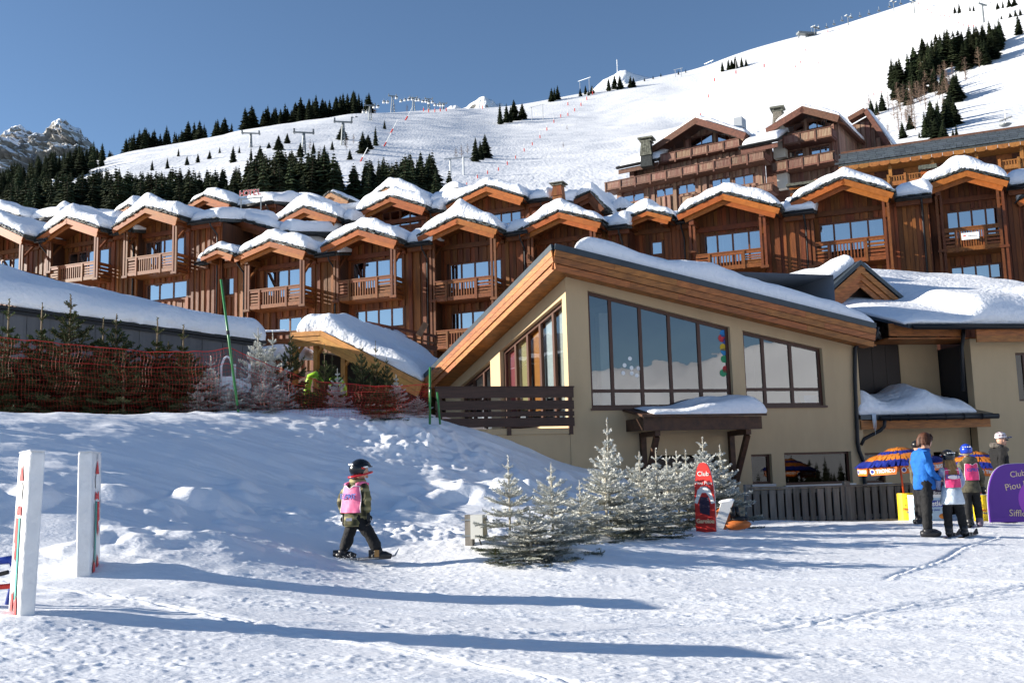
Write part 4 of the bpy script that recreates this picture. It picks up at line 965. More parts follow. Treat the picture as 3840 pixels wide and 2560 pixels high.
# ------------------------------------------------------------------ second row of roofs behind
C3 = lambda x, y: zpix(x, y, 640, 680)
UG = 'roofs of the second row behind the chalets'
def upper(label, Y, L, A, Rt, wins=(), seed=1, **k):
    k.setdefault('zbot', 6.0); k.setdefault('wall', (.15, .3)); k.setdefault('depth', 6.0)
    return chalet(label, Y, L, A, Rt, None, None, None, wins, seed=seed, gf=-1.1, pf=-.9, group=UG, **k)
upper('second row gable with sloping windows, left of the tallest middle pair', 52, Z2(118, 512), Z2(440, 343), Z2(742, 440), [((1112, 826, 1252, 900), 4, 0)], 31)
upper('second row gable with a short post between blue panes, above the middle chalet', 52, Z2(890, 415), Z2(1235, 243), Z2(1555, 340), [((1430, 792, 1572, 860), 4, 0)], 32)
upper('second row gable with sunlit upright boards left of the plain chimney', 51, Z2(1745, 325), Z2(2115, 148), Z3(107, 250), [((1840, 785, 1955, 850), 3, .3)], 33, wall=(.15, 1.0))
upper('rear gable with orange rake left of the hotel lettering', 57, Z1(1728, 318), Z1(1870, 236), Z1(2108, 310), (), 34, wall=(.2, 2.5))
upper('small rear gable peeping over the left chalets beside the highest one', 55, Z1(1028, 408), Z1(1180, 331), Z1(1330, 405), (), 35, main=False)
upper('reddish rear gable mostly hidden behind the second chalet from the left', 55, Z1(372, 492), Z1(545, 398), Z1(740, 470), (), 36, wall=(.2, 1.6))
upper('flat rear roof under smooth snow at the left picture edge', 55, Z1(-330, 470), Z1(-40, 370), Z1(190, 440), (), 37, wall=(.2, 2.2))
upper('shaded gable roof edged with slates between the left and middle chalets', 48.5, (752, 890), (900, 828), (1015, 862), (), 38, wall=(.2, .6), fm=beam_m, zbot=5)
upper('rear roof with one long snow slope right of the hotel lettering', 58, (968, 806), (1112, 752), (1222, 792), (), 39, wall=(.1, .3), fm=beam_m)
upper('pale timber gable without snow on its face behind the second row', 62, C3(1362, 188), C3(1465, 103), C3(1632, 182), (), 40, fm=pale_m, bm=pale_m, th=.35, depth=4, main=False)
upper('big rear roof rising directly behind the gable with the short post', 58, (1336, 786), (1448, 706), (1590, 752), (), 41, wall=(.1, 3.0), fm=pale_m)
upper('small dark rear gable with a curl of snow near the piste markers', 61, (1630, 752), (1716, 708), (1748, 745), (), 42, fm=beam_m, main=False, depth=4)
upper('low rear gable turned sideways right of the plain chimney', 50, (2150, 752), (2214, 722), (2266, 782), (), 43, fm=beam_m, wall=(-1.5, .1), depth=4)
upper('low snow mound of a roof in front of the weathered hotel', 52, (2268, 822), (2330, 786), (2402, 806), (), 44, fm=beam_m, main=False, depth=3, th=.8)
# plain chimney
def chimney(label, u0, u1, vt, vb, Y, m, capm, shingle=False, seed=5):
    fr = Frame((*P((u0 + u1) / 2, vb, Y)[:2], 0), CY); x0, zb = fr.hit(u0, vb); x1, zt = fr.hit(u1, vt); fr.o[2] = zb; zt -= zb; w = (x1 - x0)
    T = fthing('chimney', label, 'chimney', fr, 'chimneys'); zc = zt * .70
    MB().hexa([(-w * .42, 0, -1.2), (w * .42, 0, -1.2), (w * .42, w * .8, -1.2), (-w * .42, w * .8, -1.2), (-w * .30, w * .05, zc), (w * .30, w * .05, zc), (w * .30, w * .7, zc), (-w * .30, w * .7, zc)]).build('stack', m, T)
    r = random.Random(seed)
    n = 6 if not shingle else 5
    if not shingle:
        for k in range(n):
            a = -.41 + .82 * k / n; b = -.41 + .82 * (k + 1) / n
            MB().hexa([(w * a, -.02, -.2), (w * (b - .012), -.02, -.2), (w * (b - .012), .03, -.2), (w * a, .03, -.2), (w * a * .72, .04, zc), (w * (b - .012) * .72, .04, zc), (w * (b - .012) * .72, .08, zc), (w * a * .72, .08, zc)]).build('cladding_board', m, T)
    else:
        for j in range(9):
            f0 = j / 9; z0 = -.3 + (zc + .3) * f0; hw = w * (.42 - .12 * f0)
            for k in range(n):
                a = -hw + 2 * hw * k / n; piece('shingle', slate_lt_m if m is not stone_m else stone_m, T, a, a + 2 * hw / n - .02, -.03 + .06 * f0 - .02, .03 + .06 * f0, z0, z0 + (zc + .3) / 9 * r.uniform(.82, .98))
    MB().box(-w * .40, w * .40, -.02, w * .8, zc + .002, zc + zt * .07).build('collar', capm, T)
    for sx in (-.3, .3):
        for sy in (.08, .62): piece('cap_support', capm, T, w * sx - .05, w * sx + .05, w * sy - .05, w * sy + .05, zc + zt * .07, zt * .90)
    MB().box(-w * .52, w * .52, -w * .1, w * .9, zt * .9, zt).build('cap', capm, T)
    return T
chimney('timber clad chimney with a flat cap on the snowy middle roof', 2063, 2113, 679, 722, 50, board_m, slate_lt_m)
chimney('shingled chimney left of the weathered hotel gable', 2396, 2447, 509, 572, 77, slate_m, slate_lt_m, True)
chimney('tall brown shingled chimney between the two hotel gables', 2893, 2941, 394, 466, 76, stone_m, slate_lt_m, True, 8)

# ------------------------------------------------------------------ weathered hotel
H1 = lambda x, y: (2240 + x / 2.45, 380 + y / 2.45)
HZ = 12.0
HF = Frame((*P(2580, 620, 75)[:2], HZ), -33.0)
HT = fthing('weathered_hotel', 'large weathered brown board hotel with fretted balconies on the hillside', 'building', HF)
def hrect(u0, v0, u1, v1, y):       # left-top and right-bottom of a rectangle in perspective
    x0, z1 = HF.hit(*H1(u0, v0), y); x1, _ = HF.hit(*H1(u1, v0), y); _, z0 = HF.hit(*H1(u0, v1), y); return x0, x1, z0, z1
def hwall(u0, u1, vt, vb, y, wins, m=hotel_m, tilt=True, seed=1, top=None, w=.24, nm='wall_board'):
    x0, z1 = HF.hit(*H1(u0, vt), y); x1, z1b = HF.hit(*H1(u1, vt - (u1 - u0) * .155), y); z0 = HF.hit(*H1(u0, vb), y)[1]; z1 = (z1 + z1b) / 2
    ops = []
    for q in wins:
        a, zt = HF.hit(*H1(q[0], q[1]), y); b, zt2 = HF.hit(*H1(q[2], q[1] - (q[2] - q[0]) * .155), y); zb = HF.hit(*H1(q[0], q[3]), y)[1]; ops.append((a, b, zb, (zt + zt2) / 2))
    tp = top or (lambda x: z1)
    mb = MB(); xs = sorted(set([x0, x1] + [v for o in ops for v in o[:2] if x0 < v < x1] + [x0 + (x1 - x0) * k / 12 for k in range(13)]))
    for a, b in zip(xs[:-1], xs[1:]):
        m_ = (a + b) / 2; lo = z0
        for o in sorted([o for o in ops if o[0] <= m_ <= o[1]], key=lambda o: o[2]): mb.prism([(a, lo), (b, lo), (b, o[2]), (a, o[2])], y, y + .15); lo = o[3]
        mb.prism([(a, lo), (b, lo), (b, max(tp(b), lo + .01)), (a, max(tp(a), lo + .01))], y, y + .15)
    mb.build('wall', hotel_red_m, HT)
    boards(HT, x0, x1, z0, tp, ops, y - .001, w, m, seed=seed, name=nm, th=.05)
    for k, o in enumerate(ops):
        w_ = window(HT, o[0], o[1], o[2], o[3], [o[0] + (o[1] - o[0]) * .5] if o[1] - o[0] > 1 else [], y=y - .02, fw=.08, fd=.07, fmat=hotel_red_m, gmat=ch_glass_m)
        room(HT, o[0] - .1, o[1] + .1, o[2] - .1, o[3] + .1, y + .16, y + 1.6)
        a = o[0] + (o[1] - o[0]) * (.66 if k % 2 else .08); MB().add([(a + .5 * i / 8, y + .10 + .03 * math.sin(i * 2.4), z) for z in (o[2] + .1, o[3] - .1) for i in range(9)], [(i, i + 1, i + 10, i + 9) for i in range(8)]).build('curtain', curtain_m, w_)
    return x0, x1, z0, z1
def hbalc(p0, p1, hb, y, n, depth_=1.4):
    """p0, p1: top rail ends (crop pixels); hb: height in crop pixels; n panels, each fretted with slots"""
    x0, z0 = HF.hit(*H1(*p0), y); x1, z1 = HF.hit(*H1(*p1), y); zt = (z0 + z1) / 2; h = abs(z0 - HF.hit(*H1(p0[0], p0[1] + hb), y)[1])
    bal = MB().box(x0 - .1, x1 + .1, y - .07, y + .07, zt - .06, zt).build('balcony', hotel_red_m, HT)
    piece('bottom_rail', hotel_red_m, bal, x0, x1, y - .05, y + .05, zt - h, zt - h + .12)
    pk = 10
    for k in range(n):
        a = x0 + (x1 - x0) * k / n; b = x0 + (x1 - x0) * (k + 1) / n
        piece('post', hotel_red_m, bal, a - .06, a + .06, y - .08, y + .04, zt - h - .15, zt)
        mb = MB(); w = (b - a - .12) / pk
        for i in range(pk):
            c = a + .06 + w * i; mb.box(c, c + w * .8, y - .02, y + .02, zt - h + .12, zt - .061)
        mb.box(a + .06, b - .06, y + .021, y + .03, zt - h + .30, zt - h + .42); mb.box(a + .06, b - .06, y + .021, y + .03, zt - .40, zt - .30)
        mb = mb.build('fretted_panel', hotel_m, bal); mb['kind'] = 'stuff'
    piece('balcony_floor', hotel_red_m, bal, x0, x1, y + .06, y + depth_, zt - h - .05, zt - h + .06)
    for x in (x0, x1): piece('side_panel', hotel_red_m, bal, x - .03, x + .03, y + .08, y + depth_, zt - h + .1, zt - .1)
    return bal
hwall(178, 1535, 770, 1150, 0, [(232, 835, 432, 945), (537, 802, 700, 892), (737, 772, 905, 866), (1048, 722, 1225, 830), (1255, 694, 1437, 790)], seed=60)
hbalc((75, 712), (1535, 490), 78, -1.2, 10)
hwall(310, 1600, 600, 800, 1.6, [], seed=61)
# first gable block
x0, x1, z0, z1 = 0, 0, 0, 0
def hgable(L, A, Rt, y, over, seed, snow=(0.05, .02), dep=9):
    xl, zl = HF.hit(*H1(*L), y - over); xa, za = HF.hit(*H1(*A), y - over); xr, zr = HF.hit(*H1(*Rt), y - over)
    for (p, q) in (((xl, zl), (xa, za)), ((xa, za), (xr, zr))):
        p3 = np.array([p[0], y - over, p[1]]); q3 = np.array([q[0], y - over, q[1]]); d = q3 - p3; d /= np.linalg.norm(d); upv = np.array([-d[2], 0, d[0]])
        piece_bar('rake_plank', hotel_red_m, HT, p3 - upv * .25, q3 - upv * .25, .08, .50, up=tuple(upv))
        slab([(p[0], y - over + .05, p[1] - .05), (q[0], y - over + .05, q[1] - .05), (q[0], y + dep, q[1] - .05), (p[0], y + dep, p[1] - .05)], .22).build('roof', hotel_red_m, HT)
    gable_snow(HT, xl, zl, xa, za, xr, zr, y - over + .5, y + dep, .45, seed, clipl=.12, clipr=.02, rnd_=.8)
    return lambda x: (zl + (za - zl) * (x - xl) / (xa - xl) if x < xa else zr + (za - zr) * (xr - x) / (xr - xa)) - .5
gA = hgable((468, 436), (900, 148), (1368, 292), 2.4, 1.6, 62)
hwall(560, 1345, 470, 640, 2.4, [(605, 378, 800, 470), (850, 332, 1060, 425), (1097, 292, 1328, 385)], seed=63, top=gA)
hbalc((570, 468), (1310, 362), 78, .9, 5)
gB = hgable((1543, 252), (1880, 43), (2228, 132), 3.0, 1.4, 64)
hwall(1700, 2200, 330, 950, 3.0, [(1725, 225, 1895, 302), (1930, 187, 2100, 268), (1737, 465, 1895, 530), (1957, 425, 2135, 502)], seed=65, top=gB)
hbalc((1705, 312), (2150, 237), 92, 1.7, 3); hbalc((1600, 548), (2170, 477), 90, 1.7, 4)
# white rendered pier between the blocks
for q in ((1620, 215, 1702, 320), (1612, 385, 1722, 530), (1645, 640, 1742, 810)):
    a, b, c, d = hrect(*q, 2.2); MB().box(a, b, 2.2, 2.8, c, d).build('rendered_pier', white_wall_m, HT)
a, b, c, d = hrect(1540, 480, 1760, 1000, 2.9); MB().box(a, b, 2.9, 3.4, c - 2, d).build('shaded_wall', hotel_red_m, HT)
# side wall of the right block, dark boards running back
x1, zt = HF.hit(*H1(2200, 200), 3.0); zb = HF.hit(*H1(2200, 520), 3.0)[1]
for k in range(14): piece('side_board', hotel_m, HT, x1 - .04, x1 + .02, 3.2 + .62 * k, 3.2 + .62 * k + .58, zb - 3, zt + .2)
MB().box(x1 - .3, x1 - .045, 3.16, 12.2, zb - 3, zt + .2).build('side_wall', hotel_red_m, HT)
# rear steep roof beyond it
p = [HF.hit(*H1(x, y), 9.0) for x, y in ((2330, 190), (2480, 105), (2760, 520))]
mb = MB(); mb.prism([(p[0][0], p[0][1] - 6), (p[2][0], p[2][1] - 1.5), (p[2][0], p[2][1]), (p[1][0], p[1][1] - .3), (p[0][0], p[0][1] - .3)], 9.0, 14).build('rear_wing', hotel_red_m, HT)
for k in range(9):
    xa_ = p[0][0] + (p[2][0] - p[0][0]) * k / 9; xb_ = xa_ + (p[2][0] - p[0][0]) / 9 - .06; zt_ = min(np.interp(xb_, [p[0][0], p[1][0], p[2][0]], [p[0][1], p[1][1], p[2][1]]), np.interp(xa_, [p[0][0], p[1][0], p[2][0]], [p[0][1], p[1][1], p[2][1]])) - .5
    piece('wing_board', hotel_m, HT, xa_, xb_, 8.93, 8.99, p[2][1] - 3, zt_)
for (q, r_) in ((p[0], p[1]), (p[1], p[2])):
    piece_bar('rake_plank', hotel_red_m, HT, (q[0], 8.6, q[1]), (r_[0], 8.6, r_[1]), .9, .35)
_b = quad_base((p[1][0], 8.9, p[1][1] + .15), (p[2][0] + .2, 8.9, p[2][1] + .15), (p[2][0] + .2, 14, p[2][1] + .15), (p[1][0], 14, p[1][1] + .15)); snow_surface(_b, 6, 5, .4, HT, nu=24, nv=14, seed=66)
# low snow roofs left and right of the first gable
for (L, Rr, sd) in (((175, 592), (562, 530), 67), ((1298, 402), (1660, 352), 68)):
    a = HF.hit(*H1(*L), .5); b = HF.hit(*H1(*Rr), .5); zz = (a[1] + b[1]) / 2; a0, b0 = a[0], b[0]
    slab([(a0, .5, zz), (b0, .5, zz), (b0, 4.5, zz + 1.9), (a0 + 1.2, 4.5, zz + 1.9)], .25).build('low_roof', slate_m, HT)
    g = MB(); g.tube([(a0, .42, zz - .12), (b0, .42, zz - .12)], .09, 8); g.build('gutter', gutter_m, HT)
    piece('eave_plank', hotel_red_m, HT, a0 + .1, b0 - .1, .62, .7, zz - .62, zz - .26)
    snow_surface(quad_base((a0 + .3, .6, zz + .02), (b0 - .05, .6, zz + .02), (b0, 4.4, zz + 1.92), (a0 + 1.4, 4.4, zz + 1.92)), 5, 4.3, .5, HT, 'roof_snow', 34, 24, rs=.4, rt=.4, seed=sd, rough_front=.1)
    piece('side_post', hotel_red_m, HT, a0 + .9, a0 + 1.3, 1.0, 1.5, zz - 2.2, zz - .26)
# roof vent on the first gable, small terrace in front
a, b, c, d = hrect(1250, 155, 1325, 200, 4.0); MB().box(a, b, 4, 5, c - .6, d).build('roof_vent', metal_m, HT)
hbalc((760, 868), (985, 842), 75, -1.6, 2); hbalc((1440, 772), (1605, 748), 75, -.8, 1)

# ------------------------------------------------------------------ long slate roofed building
S2 = lambda x, y: (2900 + x / 2.502, 440 + y / 2.502)
SF = Frame((*P(3500, 590, 64)[:2], HZ), -24.0)
ST = fthing('slate_roofed_building', 'long honey timber building with grey slate roof behind the right chalets', 'building', SF)
e0 = SF.hit(*S2(612, 465), -1.4); e1 = SF.hit(*S2(2352, 212), -1.4); r0 = SF.hit(*S2(640, 348), 1.6); r1 = SF.hit(*S2(2352, 82), 1.6)
ex0, ex1 = e0[0], e1[0] + 3.0; zE = (e0[1] + e1[1]) / 2 + .15; zR = (r0[1] + r1[1]) / 2
MB().hexa([(ex0, -1.35, zE - .2), (ex1, -1.35, zE - .2), (ex1, 1.6, zR - .25), (ex0, 1.6, zR - .25), (ex0, -1.35, zE - .06), (ex1, -1.35, zE - .06), (ex1, 1.6, zR - .06), (ex0, 1.6, zR - .06)]).build('roof', slate_m, ST)
rr = random.Random(91); rows = 6; nrm = Vector((0, -(zR - zE), 2.95)).normalized()
tile_me = MB().box(-.5, .5, -.5, .5, -.5, .5).mesh('slate_tile', slate_tile_m); _nt = 0
for j in range(rows):
    f0 = j / rows; x = ex0 + rr.uniform(-.3, 0); big = j >= 2
    while x < ex1:
        w = rr.uniform(.42, .75) if big else rr.uniform(.30, .5)
        if _nt < 296:
            o = link('slate_tile', tile_me, ST); _nt += 1; y = -1.35 + 2.95 * (f0 + .5 / rows); z = zE - .06 + (zR - zE) * (f0 + .5 / rows)
            o.location = (x + w / 2, y, z + .05 + rr.uniform(0, .015)); o.scale = (w - .02, 3.0 / rows * 1.12, .035); o.rotation_euler = (math.atan2(zR - zE, 2.95) - .05, 0, 0)
        x += w
MB().box(ex0 - .05, ex1, 1.5, 1.72, zR - .12, zR + .08).build('ridge_cap', hotel_red_m, ST)
# scalloped orange eave trim, made of planks
n = 22
for k in range(n):
    a = ex0 + (ex1 - ex0) * k / n; b = ex0 + (ex1 - ex0) * (k + 1) / n
    MB().prism([(a, zE - .42), (a + (b - a) * .25, zE - .50), (a + (b - a) * .75, zE - .50), (b - .02, zE - .42), (b - .02, zE - .21), (a, zE - .21)], -1.46, -1.40).build('eave_plank', honey_m, ST)
MB().box(ex0, ex1, -1.38, 1.5, zE - .46, zE - .40).build('soffit', honey_m, ST)
zs0 = zE - 5
MB().box(ex0 + .3, ex1, .12, .4, zs0, zE - .47).build('wall', hotel_red_m, ST)
k = 0; x = ex0 + .3
while x < ex1 - .3:
    piece('wall_panel', honey_m if (k % 3) else hotel_red_m, ST, x, min(x + .9, ex1), .05, .115, zs0 + (1.4 if k % 3 else 0), zE - .48 if k % 3 == 1 else zE - 1.0); x += .93; k += 1
for x in np.arange(ex0 + .6, ex1, 2.6): piece('post', honey_m, ST, x - .1, x + .1, -1.15, -.95, zs0, zE - .47)
for (q0, q1, hb) in (((1075, 560), (1392, 512), 90), ((2120, 412), (2480, 362), 85)):
    a = SF.hit(*S2(*q0), -1.3); b = SF.hit(*S2(*q1), -1.3); zt = (a[1] + b[1]) / 2; h = a[1] - SF.hit(*S2(q0[0], q0[1] + hb), -1.3)[1]; bal = MB().box(a[0], b[0], -1.36, -1.26, zt - .07, zt).build('balcony', honey_m, ST)
    piece('panel', honey_m, bal, a[0], b[0], -1.33, -1.29, zt - h, zt - h * .55)
    nb = int((b[0] - a[0]) / .16)
    for i in range(nb): piece('baluster', honey_m, bal, a[0] + i * .16, a[0] + i * .16 + .07, -1.34, -1.28, zt - h * .55, zt - .07)
    for x in (a[0], (a[0] + b[0]) / 2, b[0]): piece('newel', honey_m, bal, x - .07, x + .07, -1.40, -1.22, zt - h - .1, zt + .1)
# little stone-slated roof lanterns standing on the snow roofs
for (lab, u0, u1, vt, vb, Y) in (('small slate capped lantern between the hotel and the large chalet', 2957, 3052, 672, 745, 52), ('brown boarded chimney box left of the rightmost full chalet', 3455, 3512, 608, 700, 47), ('small slate capped lantern beside the boarded chimney box', 3518, 3592, 612, 668, 49)):
    fr = Frame((*P((u0 + u1) / 2, vb, Y)[:2], 0), CY); x0, zb = fr.hit(u0, vb); x1, zt = fr.hit(u1, vt); fr.o[2] = zb - .8; w = x1 - x0; h = zt - zb
    T = fthing('roof_lantern', lab, 'chimney', fr, 'chimneys'); n = 6
    MB().box(-w * .38, w * .38, .05, w * .7, 0, .8 + h * .55).build('body', door_dark_m, T)
    for k in range(n): piece('cladding_board', board_m, T, -w * .4 + w * .8 * k / n, -w * .4 + w * .8 * (k + 1) / n - .015, 0, .045, 0, .8 + h * (.3 if 'lantern' in lab else .75))
    piece('lintel', orange_m, T, -w * .42, w * .42, -.04, .0, .8 + h * .52, .8 + h * .64)
    mb = MB(); r2 = random.Random(len(lab))
    for j in range(4):
        for k in range(7):
            a = -w * .52 + w * 1.04 * (k + r2.uniform(-.1, .1)) / 7; z = .8 + h * (.72 + .07 * j); mb.box(a, a + w * .17, -.2 + .12 * j, .35 + .12 * j, z, z + h * .06)
    o = mb.build('cap_slates', slate_lt_m, T); o['kind'] = 'stuff'

# ------------------------------------------------------------------ grey shed with deep roof snow on the left
_s0 = P(-260, 1120, 27.2); _s1 = P(985, 1290, 31.0)
GF = Frame((_s0[0], _s0[1], 2.0), math.degrees(math.atan2(_s1[1] - _s0[1], _s1[0] - _s0[0])))
GT = fthing('grey_shed', 'dark grey clad shed under deep sloping snow at the left edge', 'shed', GF)
q0 = GF.hit(0, 1156); q1 = GF.hit(980, 1290); tp = lin(q0, q1); L = GF.loc(_s1)[0]
MB().prism([(0, -1.5), (L, -1.5), (L, tp(L)), (0, tp(0))], .06, .3).build('wall', grey_wall_m, GT)
n = 15
for k in range(n):
    a = L * k / n; b = L * (k + 1) / n - .012; MB().prism([(a, -1.5), (b, -1.5), (b, tp(b)), (a, tp(a))], .0, .055).build('cladding_panel', grey_wall_m, GT)
MB().prism([(0 - .2, tp(0) + .005), (L + .1, tp(L) + .005), (L + .1, tp(L) + .10), (-.2, tp(0) + .10)], -.12, .4).build('verge', gutter_m, GT)
MB().box(L - .3, L - .002, .31, 7, -1.5, tp(L)).build('end_wall', grey_wall_m, GT)
qa = GF.hit(0, 987, 2.6); qb = GF.hit(940, 1215, 2.6); tp2 = lin(qa, qb)
def shed_base(s, t):
    x = -.2 + (L + .25) * s; y = -.10 + 6.5 * t; z = tp(x) + .10; f = 1 - (1 - min(t * 2.3, 1)) ** 1.6
    return (x, y, z + (tp2(x) - tp(x) - .75) * f)
slab([(-.2, -.05, tp(0) - .0), (L, -.05, tp(L) - .0), (L, 6.5, tp2(L) - .8), (-.2, 6.5, tp2(0) - .8)], .1).build('roof', gutter_m, GT)
snow_surface(shed_base, L, 6.5, .62, GT, 'roof_snow', 110, 60, rs=.35, rt=.32, seed=71, amp=.07, freq=.5, over=.10, rough_front=.14)

# ------------------------------------------------------------------ open timber porch with a long snow slope
PF = Frame((*P(1220, 1350, 33.0)[:2], 2.3), -20.0)
PT = fthing('timber_porch', 'open pine porch with a long snow covered roof left of the plaster building', 'porch', PF)
W2 = lambda x, y: (960 + x / 2.45, 1200 + y / 2.45)
pts = [PF.hit(*W2(*q)) for q in ((318, 112), (600, 95), (1540, 575))]
for k, (a, b) in enumerate(((pts[0], pts[1]), (pts[1], pts[2]))):
    d = np.array([b[0] - a[0], 0, b[1] - a[1]]); d /= np.linalg.norm(d); upv = np.array([-d[2], 0, d[0]])
    for j in range(3):
        off = -upv * (.17 * (j + .5)) + np.array([0, .03 * j, 0]); piece_bar('fascia_plank', porch_m, PT, np.array([a[0], 0, a[1]]) + off, np.array([b[0], 0, b[1]]) + off - d * .01, .06, .16, up=tuple(upv))
    slab([(a[0], .04, a[1]), (b[0], .04, b[1]), (b[0], 5.5, b[1] + (.2 if k == 0 else 0)), (a[0], 5.5, a[1])], .10).build('roof', porch_m, PT)
xs = pts[0][0] + .1
for (u, vt, vb) in ((1187, 1296, 1480), (1108, 1300, 1480), (1290, 1340, 1480)):
    x, zt = PF.hit(u, vt, .3); piece('post', porch_m, PT, x - .08, x + .08, .22, .38, 0, zt); piece_bar('knee_brace', porch_m, PT, (x, .3, zt - .35), (x + .3, .3, zt), .08, .09, up=(0, 1, 0))
x, zt = PF.hit(1187, 1290, .3); piece('lintel', porch_m, PT, pts[0][0] + .1, PF.hit(1240, 1290, .3)[0], .2, .4, zt, zt + .14)
zc = lambda x: np.interp(x, [pts[0][0], pts[1][0], pts[2][0]], [pts[0][1], pts[1][1], pts[2][1]])
_xa, _xb = pts[0][0] + .15, pts[2][0] - .4; MB().prism([(_xa, -.5), (_xb, -.5), (_xb, zc(_xb) - .6), (pts[1][0], zc(pts[1][0]) - .6), (_xa, zc(_xa) - .6)], 1.3, 5.0).build('porch_shade_block', mat('porch_shade', (.04, .028, .02), .9, 0), PT)  # closed near-black solid; its colour stands in for the shade inside the porch
xa0, xb0 = PF.hit(*W2(370, 100))[0], pts[2][0] - .08
snow_surface(lambda s, t: (xa0 + (xb0 - xa0) * s, .06 + 5.4 * t, zc(xa0 + (xb0 - xa0) * s) + .02 - .12 * math.exp(-((s - .14) / .1) ** 2)), 4.6, 5.4, .62, PT, 'roof_snow', 80, 40, rs=.5, rt=.24, seed=73, amp=.05, over=.06, rough_front=.12,
             thfn=lambda s, t: .75 + .45 * math.exp(-((s - .18) / .2) ** 2) + .1 * t)
# fence and sloping ramp rail behind the porch snow
RF = Frame((*P(1500, 1250, 37.5)[:2], 2.5), 0.0)
RT = fthing('ramp_railing', 'dark timber ramp railing sloping down behind the porch snow', 'railing', RF)
for (vo, w) in ((0, .10), (26, .06), (46, .18)):
    a = RF.hit(1372, 1208 + vo); b = RF.hit(1640, 1262 + vo); piece_bar('rail', beam_m, RT, (a[0], 0, a[1]), (b[0], 0, b[1]), .06, w)
for u in (1385, 1470, 1555, 1632):
    v = 1208 + (u - 1372) * .2; a = RF.hit(u, v); piece('post', beam_m, RT, a[0] - .05, a[0] + .05, .03, .13, a[1] - 2.0, a[1] + .03)
a = RF.hit(1572, 1262); b = RF.hit(1598, 1212)
_o = MB().bar((a[0], -.3, a[1]), (b[0], -.05, b[1]), .22, .05, up=(0, 1, 0)).build('leaning_board', pale_m); _o.matrix_world = Matrix.Translation(RF.o); tag(_o, 'pale board leaning on the ramp railing behind the porch', 'board')
KF = Frame((*P(1030, 1240, 35.0)[:2], 2.5), 0.0); KT = fthing('terrace_fence', 'snow topped timber terrace rail left of the porch roof', 'railing', KF)
a = KF.hit(985, 1246); b = KF.hit(1110, 1240); piece('rail', beam_m, KT, a[0], b[0], -.05, .05, a[1] - .12, a[1]); piece('rail', beam_m, KT, a[0], b[0], -.03, .03, a[1] - .55, a[1] - .25)
for k in range(4): x = a[0] + (b[0] - a[0]) * (k + .5) / 4; piece('post', beam_m, KT, x - .05, x + .05, .05, .13, a[1] - 2.5, a[1])
snow_surface(quad_base((a[0], -.08, a[1]), (b[0] - .3, -.08, a[1]), (b[0] - .3, .08, a[1]), (a[0], .08, a[1])), 1, .16, .07, KT, nu=16, nv=9, rs=.1, rt=.06, seed=3, amp=.01, over=.01)
snow_surface(quad_base((a[0] - .8, -.5, a[1] - 1.0), (b[0] + .4, -.5, a[1] - 1.0), (b[0] + .4, 2, a[1] - .8), (a[0] - .8, 2, a[1] - .8)), 2.4, 2.4, .5, KT, 'snow_heap', 24, 20, rs=.5, rt=.5, seed=5)
# ------------------------------------------------------------------ rock peaks
def rock_mat():
    m = bpy.data.materials.new('rock_and_snow'); m.use_nodes = True; t = m.node_tree; N = t.nodes; L = t.links; b = N['Principled BSDF']
    b.inputs['Roughness'].default_value = .85; b.inputs['Specular IOR Level'].default_value = .1
    geo = N.new('ShaderNodeNewGeometry'); sx = N.new('ShaderNodeSeparateXYZ'); L.new(geo.outputs['Normal'], sx.inputs[0])
    no = N.new('ShaderNodeTexNoise'); no.inputs['Scale'].default_value = .012; no.inputs['Detail'].default_value = 8; no.inputs['Roughness'].default_value = .7; L.new(geo.outputs['Position'], no.inputs['Vector'])
    a = N.new('ShaderNodeMath'); a.operation = 'MULTIPLY_ADD'; a.inputs[1].default_value = 1.1; L.new(no.outputs['Fac'], a.inputs[0]); L.new(sx.outputs[2], a.inputs[2])
    mr = N.new('ShaderNodeMapRange'); mr.inputs[1].default_value = 1.00; mr.inputs[2].default_value = 1.12; L.new(a.outputs[0], mr.inputs[0])
    n2 = N.new('ShaderNodeTexNoise'); n2.inputs['Scale'].default_value = .03; n2.inputs['Detail'].default_value = 6; L.new(geo.outputs['Position'], n2.inputs['Vector'])
    cr = N.new('ShaderNodeMix'); cr.data_type = 'RGBA'; cr.inputs[6].default_value = (.15, .15, .155, 1); cr.inputs[7].default_value = (.40, .38, .355, 1); L.new(n2.outputs['Fac'], cr.inputs[0])
    mx = N.new('ShaderNodeMix'); mx.data_type = 'RGBA'; mx.inputs[7].default_value = (.84, .86, .90, 1); L.new(mr.outputs[0], mx.inputs[0]); L.new(cr.outputs[2], mx.inputs[6]); L.new(mx.outputs[2], b.inputs['Base Color'])
    return m
rock_m = rock_mat()
